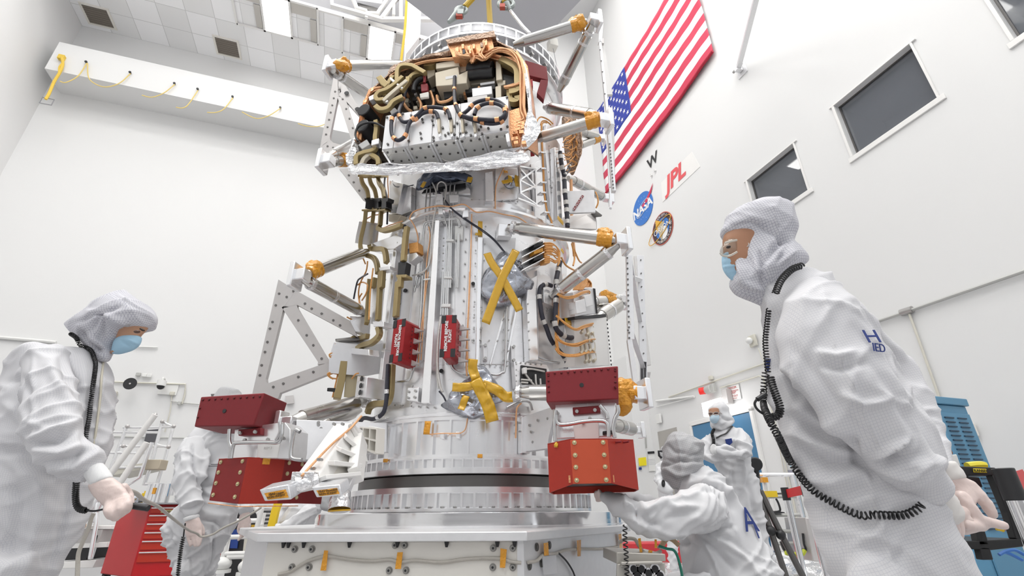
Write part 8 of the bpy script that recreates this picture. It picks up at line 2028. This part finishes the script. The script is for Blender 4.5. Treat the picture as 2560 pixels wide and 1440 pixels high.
# cart with white rails at the left
bar([(480, 1060), (390, 1200), (370, 1240)], YS - 1.2, .04, ALUB); bar([(470, 1050), (470, 1180), (440, 1350)], YS - 1.2, .03, ALUB); bar([(500, 1060), (450, 1180)], YS - 1.2, .03, ALUB)
wc = empty('work_cart', V3((onY(p1('D', 380, 1340), 7.9).x, 7.9, 0)), 'low white cart with black lower bay behind the leg of the bending technician', 'cart')
for nm, m_, pts, dp in (('shelf', WHITE, [(300, 1280), (520, 1275), (520, 1300), (290, 1310)], .5), ('shelf', WHITE, [(240, 1375), (470, 1360), (450, 1400), (230, 1405)], .5), ('bay', BLACK, [(310, 1305), (445, 1300), (420, 1360), (290, 1365)], .4), ('rail', WHITE, [(360, 1195), (540, 1195), (540, 1212), (355, 1212)], .3), ('post', ALU, [(455, 1240), (480, 1240), (440, 1360), (425, 1360)], .05), ('front_panel', GPLATE, [(345, 1215), (500, 1215), (480, 1280), (320, 1285)], .3)):
    b = MB(); b.prism([onY(q, 7.9) for q in px('D', *pts)], (0, dp, 0)); b.build(nm, m_, wc, .005)
b = MB(); q = onY(p1('D', 403, 1196), 7.8); b.cyl(q, q - V3((0, .03, 0)), .05, 14); b.build('amber_knob', TAPEO, wc)
# cables swept around the two technicians
b = MB(); P_ = [onY(q, yy) for q, yy in zip(px('I', (815, 480), (900, 510), (1000, 590), (1150, 660), (1260, 750), (1400, 860), (1500, 930), (1580, 960)), (1.8, 1.9, 2.1, 2.4, 2.8, 3.3, 3.7, 3.9))] + [onY(q, 3.95) for q in px('Y', (400, 1068), (500, 1045), (600, 985), (750, 915), (900, 830), (960, 790))]
b.tube(spline(P_, 6), .0075, 8); tag(b.build('test_cable', CAB), 'grey cable sweeping from the gloved hand past the stooping technician to the red box', 'cable')
b = MB(); P_ = [onY(q, 1.75) for q in px('I', (425, 735), (395, 800), (360, 920), (300, 1060), (255, 1180), (245, 1300), (240, 1440), (238, 1600))]; b.tube(spline(P_, 6), .006, 8); tag(b.build('test_cable', CAB), 'grey braided cable hanging down from the probe hand at the left', 'cable')

# ------------------------------------------------------------------ step stool, cabinet and yellow post behind the stooping technician
YS2 = 6.4
st = empty('step_stool', V3((onY(p1('Y', 760, 1250), YS2).x, YS2, 0)), 'white tube step stool with round feet behind the stooping technician', 'step stool')
def ybar(pts, Y, r, m=WHITE, par=st, name='tube'):
    b = MB(); b.tube([onY(q, Y) for q in px('Y', *pts)], r, 8); return b.build(name, m, par, smooth=60)
ybar([(965, 800), (900, 1050), (845, 1310)], YS2, .03); ybar([(905, 790), (940, 850), (955, 960)], YS2 + .2, .03); ybar([(700, 880), (620, 1150), (590, 1300)], YS2, .03); ybar([(985, 840), (930, 1100), (900, 1290)], YS2 + .4, .03)
for pts in ([(660, 920), (930, 915)], [(660, 1072), (900, 1065)], [(620, 1230), (870, 1225)], [(640, 1260), (930, 1250)]): ybar(pts, YS2, .026, name='rung')
for x, y in ((828, 1350), (590, 1325), (900, 1305)):
    b = MB(); q = onY(p1('Y', x, y), YS2); b.ball(q, .10, 16, 10, (1, 1, .75)); b.cyl(q - UP * .09, q - UP * .055, .105, 18); b.build('foot', PLASTW, st)
cb2 = empty('storage_rack', V3((onY(p1('Y', 800, 1100), 7.6).x, 7.6, 0)), 'dark rack with blue bins and a yellow panel behind the step stool', 'rack')
for nm, m_, pts, dp in (('back_panel', BLACK, [(720, 800), (985, 800), (940, 1480), (600, 1480)], .3), ('yellow_panel', mat('rack_yellow', (.55, .33, .02), 0, .5), [(865, 955), (985, 955), (960, 1200), (830, 1200)], .02), ('blue_bin', mat('bin_blue', (.02, .06, .28), 0, .5), [(680, 1000), (750, 1000), (730, 1180), (660, 1180)], .02), ('rail', CONDUIT, [(800, 1060), (830, 1060), (800, 1320), (770, 1320)], .03)):
    b = MB(); b.prism([onY(q, 7.6 - (.03 if nm != 'back_panel' else 0)) for q in px('Y', *pts)], (0, dp, 0)); b.build(nm, m_, cb2, .004)
b = MB()
for k in range(6): b.ribbon([onY(q, 7.5) for q in px('W', (10 + k * 2, 470 + k * 55), (250, 470 + k * 52))], V3((0, -1, 0)), .02, .02)
b.build('wire_shelf', GPLATE, cb2)
b = MB(); b.ribbon([onY(q, 7.0) for q in px('W', (320, 400), (270, 540), (215, 770))], V3((0, -1, 0)), .09, .06); tag(b.build('yellow_post', mat('post_yellow', (.85, .58, .02), 0, .5)), 'slanting yellow post behind the squatting technician', 'post')

# ------------------------------------------------------------------ right side: cabinet, cart, belts, tripod, ladder
YB_ = 3.6
BLC = mat('cabinet_blue', (.10, .27, .42), .1, .4, var=(3, .05)); BLD = mat('cabinet_slot', (.02, .05, .09), 0, .5)
# the cabinet's front: two corners at the top
a_ = V3((5.05, 5.9, 2.0)); e_ = a_ + dL * .6; zt = 2.0
cab = empty('blue_cabinet', V3(((a_.x + e_.x) / 2, (a_.y + e_.y) / 2, 0)), 'tall blue steel cabinet with louvres standing at the wall behind the goggled technician', 'cabinet')
lf = a_ + dR * .5
ln = (lf - a_)
b = MB(); b.prism([V3((p.x, p.y, .05)) for p in (a_, e_, e_ + ln, lf)], (0, 0, zt - .05)); b.build('body', BLC, cab, .01)
fdv = (e_ - a_).normalized(); fnv = fdv.cross(UP); fnv = fnv if fnv.dot(CO - a_) > 0 else -fnv; wdc = (e_ - a_).length
b = MB(); b.prism([p + UP * .001 for p in (a_ - fdv * .03 + fnv * .03, e_ + fdv * .03 + fnv * .03, e_ + ln + fdv * .03 - fnv * .02, lf - fdv * .03)], (0, 0, .09)); b.build('cap', BLC, cab, .01)
b = MB(); b.box((a_ + e_) / 2 + fnv * .012 - UP * (zt / 2), (wdc * .92, .02, zt - .2), fdv, fnv); dcab = b.build('door', BLC, cab, .006)
lb = MB()
for col in (.28, .66):
    for k in range(24):
        c = a_ + fdv * (wdc * col) + fnv * .026 - UP * (.16 + k * .052); lb.box(c, (wdc * .26, .02, .014), fdv, fnv); 
lb.build('louvres', BLD, dcab)
b = MB(); b.box(a_ + fdv * wdc * .88 + fnv * .04 - UP * 1.25, (.04, .03, .16), fdv, fnv); b.build('handle', BLACK, dcab)
b = MB(); q = lf.lerp(a_, .55) + fnv * .0 + UP * .06; b.box(q + fnv * .05, (.12, .02, .05), fdv, fnv); b.build('label', mat('label_yellow', (.8, .7, .05), 0, .5), cab)
sd = (a_ - lf).normalized(); sn = sd.cross(UP); sn = sn if sn.dot(CO - a_) > 0 else -sn
for v, m_, lab in ((.55, mat('note_blue', (.35, .65, .8), 0, .6), 'note_sheet'), (.85, mat('note_pale', (.6, .68, .72), 0, .6), 'note_sheet')):
    b = MB(); b.box(lf.lerp(a_, .72) + sn * .012 - UP * v, ((a_ - lf).length * .4, .004, .24), sd, sn); b.build(lab, m_, cab)
# black equipment cart in front of the cabinet
YK = 2.6
BK = mat('cart_black', (.015, .015, .016), .1, .4)
ct = empty('black_cart', V3((onY((2450, 1300), YK).x, YK, 0)), 'black metal equipment cart with yellow label beside the clasped gloved hands', 'cart')
def jq(pts, Y): return [onY(q, Y) for q in px('J', *pts)]
for nm, m_, pts, dp in (('top_tray', BK, [(430, 395), (550, 385), (940, 400), (960, 465), (930, 490), (620, 490), (560, 470)], .4), ('yellow_label', mat('cart_label', (.80, .62, .02), 0, .5), [(683, 410), (830, 415), (840, 460), (690, 455)], -.004), ('post', BK, [(560, 470), (640, 490), (920, 1440), (800, 1440)], .04), ('post', BK, [(900, 480), (980, 460), (1260, 1200), (1200, 1200)], .04), ('post', BK, [(1000, 660), (1040, 660), (1240, 1220), (1170, 1200)], .04), ('shelf', BK, [(455, 1225), (720, 1225), (1230, 1200), (1262, 1290), (900, 1330), (480, 1310)], .4), ('back_bar', BK, [(480, 490), (760, 510), (800, 620), (700, 640)], .03)):
    b = MB(); b.prism(jq(pts, YK), (0, dp, 0)); b.build(nm, m_, ct, .004)
text('lettering', 'TRANSIX', onY(p1('J', 762, 436), YK - .006), onY(p1('J', 830, 438), YK) - onY(p1('J', 690, 434), YK), UP, .02, LETK, ct)
for pts, m_ in (([(980, 1095), (1060, 1090), (1130, 1120), (1160, 1160)], mat('wire_red', (.6, .08, .05), 0, .4)), ([(950, 1090), (1000, 1100), (1030, 1110)], YELL), ([(980, 1380), (1060, 1340), (1160, 1330), (1260, 1380)], mat('wire_blue', (.05, .2, .6), 0, .4)), ([(1040, 1350), (1120, 1380), (1240, 1440)], mat('wire_blue', (.05, .2, .6), 0, .4))):
    b = MB(); b.tube(spline(jq(pts, YK + .2), 5), .008, 6); b.build('wire', m_, ct)
def on_cart(name, lab, cat, pts, dp, m_, Y=YK + .1):
    b = MB(); b.prism(jq(pts, Y), (0, dp, 0)); return tag(b.build(name, m_, bevel=.004), lab, cat)
on_cart('glove_box', 'white dispenser box with printing on the black cart', 'box', [(385, 260), (505, 250), (552, 385), (440, 395)], .15, PLASTW)
on_cart('amber_box', 'brown amber film box on top of the white dispenser box', 'box', [(378, 205), (445, 195), (470, 245), (385, 252)], .15, mat('amber_brown', (.30, .10, .02), 0, .4))
o = on_cart('tape_pack', 'orange tape pack between the cuffs and the white dispenser box', 'tape', [(375, 315), (450, 325), (445, 392), (425, 390)], .1, TAPEO, YK + .06)
b = MB(); b.tube(spline([onY(q, YK + .15) for q in px('J', (620, 385), (700, 375), (780, 372), (820, 378))], 5), .02, 8); tag(b.build('yellow_roll', mat('roll_yellow', (.75, .65, .05), 0, .3)), 'flat yellow bag lying on the black cart top', 'bag')
# chrome belt post at the right edge and its red belt
def belt_post(name, lab, top, bot, Y, w_, crop):
    r_ = empty(name, onY(p1(crop, *bot), Y), lab, 'belt post'); a, e = onY(p1(crop, *top), Y), onY(p1(crop, *bot), Y); e = a + (e - a).normalized() * 1.05 * (a.z) if a.z > 0 else e
    e = V3((a.x, a.y, .03)); b = MB(); b.cyl(e, a, w_, 20); b.build('post', POLI, r_); b = MB(); b.cyl(a - UP * .12, a + UP * .02, w_ * 1.25, 18); b.build('belt_head', BLACK, r_, .004)
    b = MB(); b.cyl(V3((a.x, a.y, .0)), V3((a.x, a.y, .03)), .17, 24); b.build('base', DSTEEL, r_); return a
pA = belt_post('belt_post', 'shiny steel belt post at the right edge beside the black cart', (1040, 460), (1260, 1190), 2.45, .034, 'J')
b = MB(); P_ = [pA - UP * .05 + c_r * .03, onY(p1('J', 1300, 535), 2.7)]; b.ribbon(P_, V3((0, -1, 0)), .10, .004); tag(b.build('red_belt', mat('belt_red', (.62, .01, .015), 0, .5)), 'red barrier belt stretching off at the right edge', 'belt')
p_a = belt_post('belt_post', 'steel belt post with black head left of the goggled technician, nearer the tripod', (1445, 790), (1560, 1430), 6.2, .035, 'H')
p_b = belt_post('belt_post', 'steel belt post with black head closest to the coat of the goggled technician', (1593, 752), (1740, 1430), 5.6, .035, 'H')
b = MB(); b.ribbon([p_a - UP * .05, p_b - UP * .05], (p_b - p_a).cross(UP).normalized(), .09, .004); tag(b.build('red_belt', mat('belt_red_2', (.62, .01, .015), 0, .5)), 'short red barrier belt between the two steel belt posts', 'belt')
# tripod with camera
YT = 5.6
tp = empty('camera_tripod', V3((onY(p1('H', 1260, 800), YT).x, YT, 0)), 'black camera on a dark tripod behind the technician with folded arms', 'tripod')
def hq(pts, Y): return [onY(q, Y) for q in px('H', *pts)]
for pts, r, nm in (([(1230, 790), (1340, 1100), (1450, 1430), (1500, 1580)], .03, 'leg'), ([(1260, 800), (1420, 1130), (1580, 1440), (1660, 1600)], .032, 'leg'), ([(1240, 800), (1270, 1000), (1300, 1250), (1320, 1500)], .028, 'leg'), ([(1215, 640), (1230, 800)], .05, 'column')):
    b = MB(); b.tube(hq(pts, YT), r, 10); b.build(nm, DSTEEL if nm == 'leg' else BLACK, tp)
for x, y in ((1340, 1100), (1415, 1130)): b = MB(); b.ball(onY(p1('H', x, y), YT - .02), .05, 10, 8); b.build('leg_lock', BLACK, tp)
b = MB(); b.prism(hq([(1175, 560), (1245, 570), (1250, 640), (1220, 680), (1180, 670)], YT), (0, .18, 0)); b.cyl(onY(p1('H', 1225, 600), YT - .2), onY(p1('H', 1225, 600), YT), .07, 18); b.prism(hq([(1190, 680), (1250, 690), (1240, 770), (1200, 780)], YT), (0, .12, 0)); b.build('camera_body', BLACK, tp, .012)
# light ladder stand
YL2 = 6.6
ld = empty('service_ladder', V3((onY(p1('H', 1450, 900), YL2).x, YL2, 0)), 'open aluminium service stand with shelves in front of the blue door', 'stand')
for pts, r in (([(1285, 680), (1330, 1000), (1370, 1250)], .03), ([(1500, 680), (1590, 1050), (1640, 1290)], .03), ([(1240, 680), (1510, 680)], .025), ([(1300, 845), (1540, 840)], .022), ([(1360, 985), (1570, 980)], .02), ([(1330, 1100), (1600, 1110)], .022), ([(1350, 1200), (1620, 1190)], .02), ([(1520, 680), (1560, 860), (1610, 1080)], .02)):
    b = MB(); b.tube(hq(pts, YL2), r, 8); b.build('tube', CONDG if r < .024 else ALU, ld)
b = MB(); b.prism(hq([(1330, 818), (1430, 815), (1430, 835), (1330, 838)], YL2), (0, .3, 0)); b.build('tray', DSTEEL, ld)
b = MB(); b.prism(hq([(1345, 950), (1440, 960), (1450, 968), (1345, 972)], YL2 - .1), (0, .3, 0)); b.build('tray', BLACK, ld)
b = MB(); b.box(onY(p1('H', 1290, 720), YL2 - .05), (.07, .07, .06)); b.build('amber_tape', TAPEO, ld)
b = MB(); b.box(onY(p1('H', 1340, 826), YL2 - .05), (.12, .1, .07)); tag(b.build('yellow_case', YELL), 'small yellow case on the upper tray of the service stand', 'case')
b = MB(); b.tube(spline(hq([(1380, 860), (1400, 900), (1410, 950), (1370, 960)], YL2 - .2), 5), .012, 6); b.tube(spline(hq([(1580, 1120), (1590, 1200), (1600, 1250), (1520, 1275)], YL2 - .2), 5), .012, 6); b.tube(spline(hq([(1420, 1180), (1450, 1250), (1520, 1280), (1590, 1240)], YL2 - .2), 5), .02, 6); tag(b.build('black_cable', BLACK), 'black cables looped on the service stand', 'cable')
b = MB(); b.tube(spline(hq([(1450, 1265), (1500, 1275), (1570, 1280), (1595, 1245)], YL2 - .25), 5), .025, 6); tag(b.build('green_hose', mat('hose_green', (.45, .50, .03), 0, .5)), 'yellow green hose at the foot of the service stand', 'hose')
b = MB(); b.prism(hq([(1300, 1050), (1330, 1050), (1390, 1240), (1330, 1240)], YL2 + .2), (0, .4, 0)); tag(b.build('blue_crate', mat('crate_blue', (.05, .18, .34), 0, .5)), 'blue crate under the service stand behind the tripod', 'crate')
b = MB(); b.prism(hq([(1600, 1000), (1690, 1020), (1790, 1340), (1660, 1330)], YL2 - .3), (0, .5, 0)); tag(b.build('grey_bin', GPLATE, bevel=.01), 'grey metal bin beside the belt posts', 'bin')
# foil sheets spread on the floor: one crumpled blanket
b = MB(); vs, fs = [], []; NX, NY = 110, 50
x0, x1, y0, y1 = 1.1, 4.9, 5.4, 9.8
for j in range(NY):
    for i in range(NX):
        x, y = x0 + (x1 - x0) * i / (NX - 1), y0 + (y1 - y0) * j / (NY - 1); q = V3((x * 3.2, y * 3.2, 0))
        vs.append(V3((x, y, .10 + .10 * abs(noise.noise(q)) + .10 * noise.noise(q * .37 + V3((7, 1, 0))) + .05 * noise.noise(q * 2.1))))
for j in range(NY - 1):
    for i in range(NX - 1): a = j * NX + i; fs.append((a, a + 1, a + NX + 1, a + NX))
b.add(vs, fs); o = b.build('foil_sheet', SFOIL, smooth=0); tag(o, 'crumpled silver foil sheets spread over the floor at the right', 'foil sheet', kind='stuff')
m_ = o.modifiers.new('thick', 'SOLIDIFY'); m_.thickness = .004
b = MB(); b.box(V3((1.9, 8.6, .25)), (2.4, .5, .35)); tag(b.build('red_case', mat('case_red', (.55, .03, .04), 0, .5), bevel=.02), 'long red case on the floor beyond the crouching technician', 'case')
# perforated bench bracket in front of the crouching technician
YH = 2.35
bb = empty('perforated_bench', V3((onY(p1('H', 370, 1400), YH).x, YH, 0)), 'grey metal bench frame with round holes in front of the crouching technician', 'bench')
PER = mat('bench_metal', (.50, .48, .44), .5, .4, var=(8, .06))
for nm, pts, dp, off in (('front_plate', [(190, 1350), (548, 1340), (560, 1600), (180, 1600)], .02, 0), ('rail', [(220, 1335), (530, 1330), (530, 1352), (220, 1358)], .03, -.03), ('upper_plate', [(185, 1262), (550, 1275), (555, 1330), (185, 1350)], .35, .02), ('lug', [(215, 1358), (240, 1358), (240, 1372), (215, 1372)], .02, -.02), ('lug', [(335, 1356), (360, 1356), (360, 1370), (335, 1370)], .02, -.02)):
    b = MB(); b.prism(hq(pts, YH + off), (0, dp, 0)); b.build(nm, PER, bb, .003)
for x, y in ((312, 1388), (370, 1387), (472, 1387), (424, 1420), (340, 1436), (510, 1436)):
    q = onY(p1('H', x, y), YH - .001); b = MB(); b.cyl(q, q - V3((0, .003, 0)), .021, 18); h_ = b.build('hole_rim', ALU, bb); b = MB(); b.cyl(q - V3((0, .0032, 0)), q - V3((0, .004, 0)), .0145, 16); b.build('hole', BLACK, h_)
b = MB(); b.tube(spline(hq([(500, 1215), (560, 1235), (610, 1245), (640, 1290), (665, 1380), (680, 1460)], YH + .1), 6), .006, 6); tag(b.build('green_wire', mat('wire_green', (.01, .18, .12), 0, .4)), 'dark green wire hanging from the connector over the bench frame', 'wire')
b = MB(); b.prism(hq([(500, 1215), (600, 1235), (605, 1255), (500, 1235)], YH + .1), (0, .03, 0)); tag(b.build('cable_connector', GPLATE, bevel=.003), 'grey cable connector above the perforated bench frame', 'connector')
for pts, lab in (([(345, 1160), (365, 1155), (380, 1270), (360, 1270)], 'amber tape strip hanging from the cable above the bench frame'), ([(470, 1165), (485, 1165), (490, 1230), (470, 1230)], 'amber tape strip beside the cable connector'), ([(425, 1245), (455, 1250), (445, 1290), (420, 1290)], 'crumpled amber tape on the bench frame edge')):
    b = MB(); b.prism(hq(pts, YH + .08), (0, .003, 0)); tag(b.build('tape_strip', TAPEO), lab, 'tape')
b = MB(); b.tube(spline(hq([(200, 1190), (260, 1160), (320, 1165), (350, 1210), (400, 1270), (480, 1270), (520, 1250)], YH + .15), 6), .008, 6); tag(b.build('bench_cable', CAB), 'grey cable drooping under the drum to the perforated bench frame', 'cable')
b = MB(); b.tube(spline(hq([(520, 1215), (560, 1160), (600, 1165), (650, 1210)], YH + .2), 6), .012, 6); tag(b.build('tan_strap', mat('strap_tan', (.50, .36, .22), 0, .6)), 'tan strap looping behind the connector to the suit sleeve', 'strap')
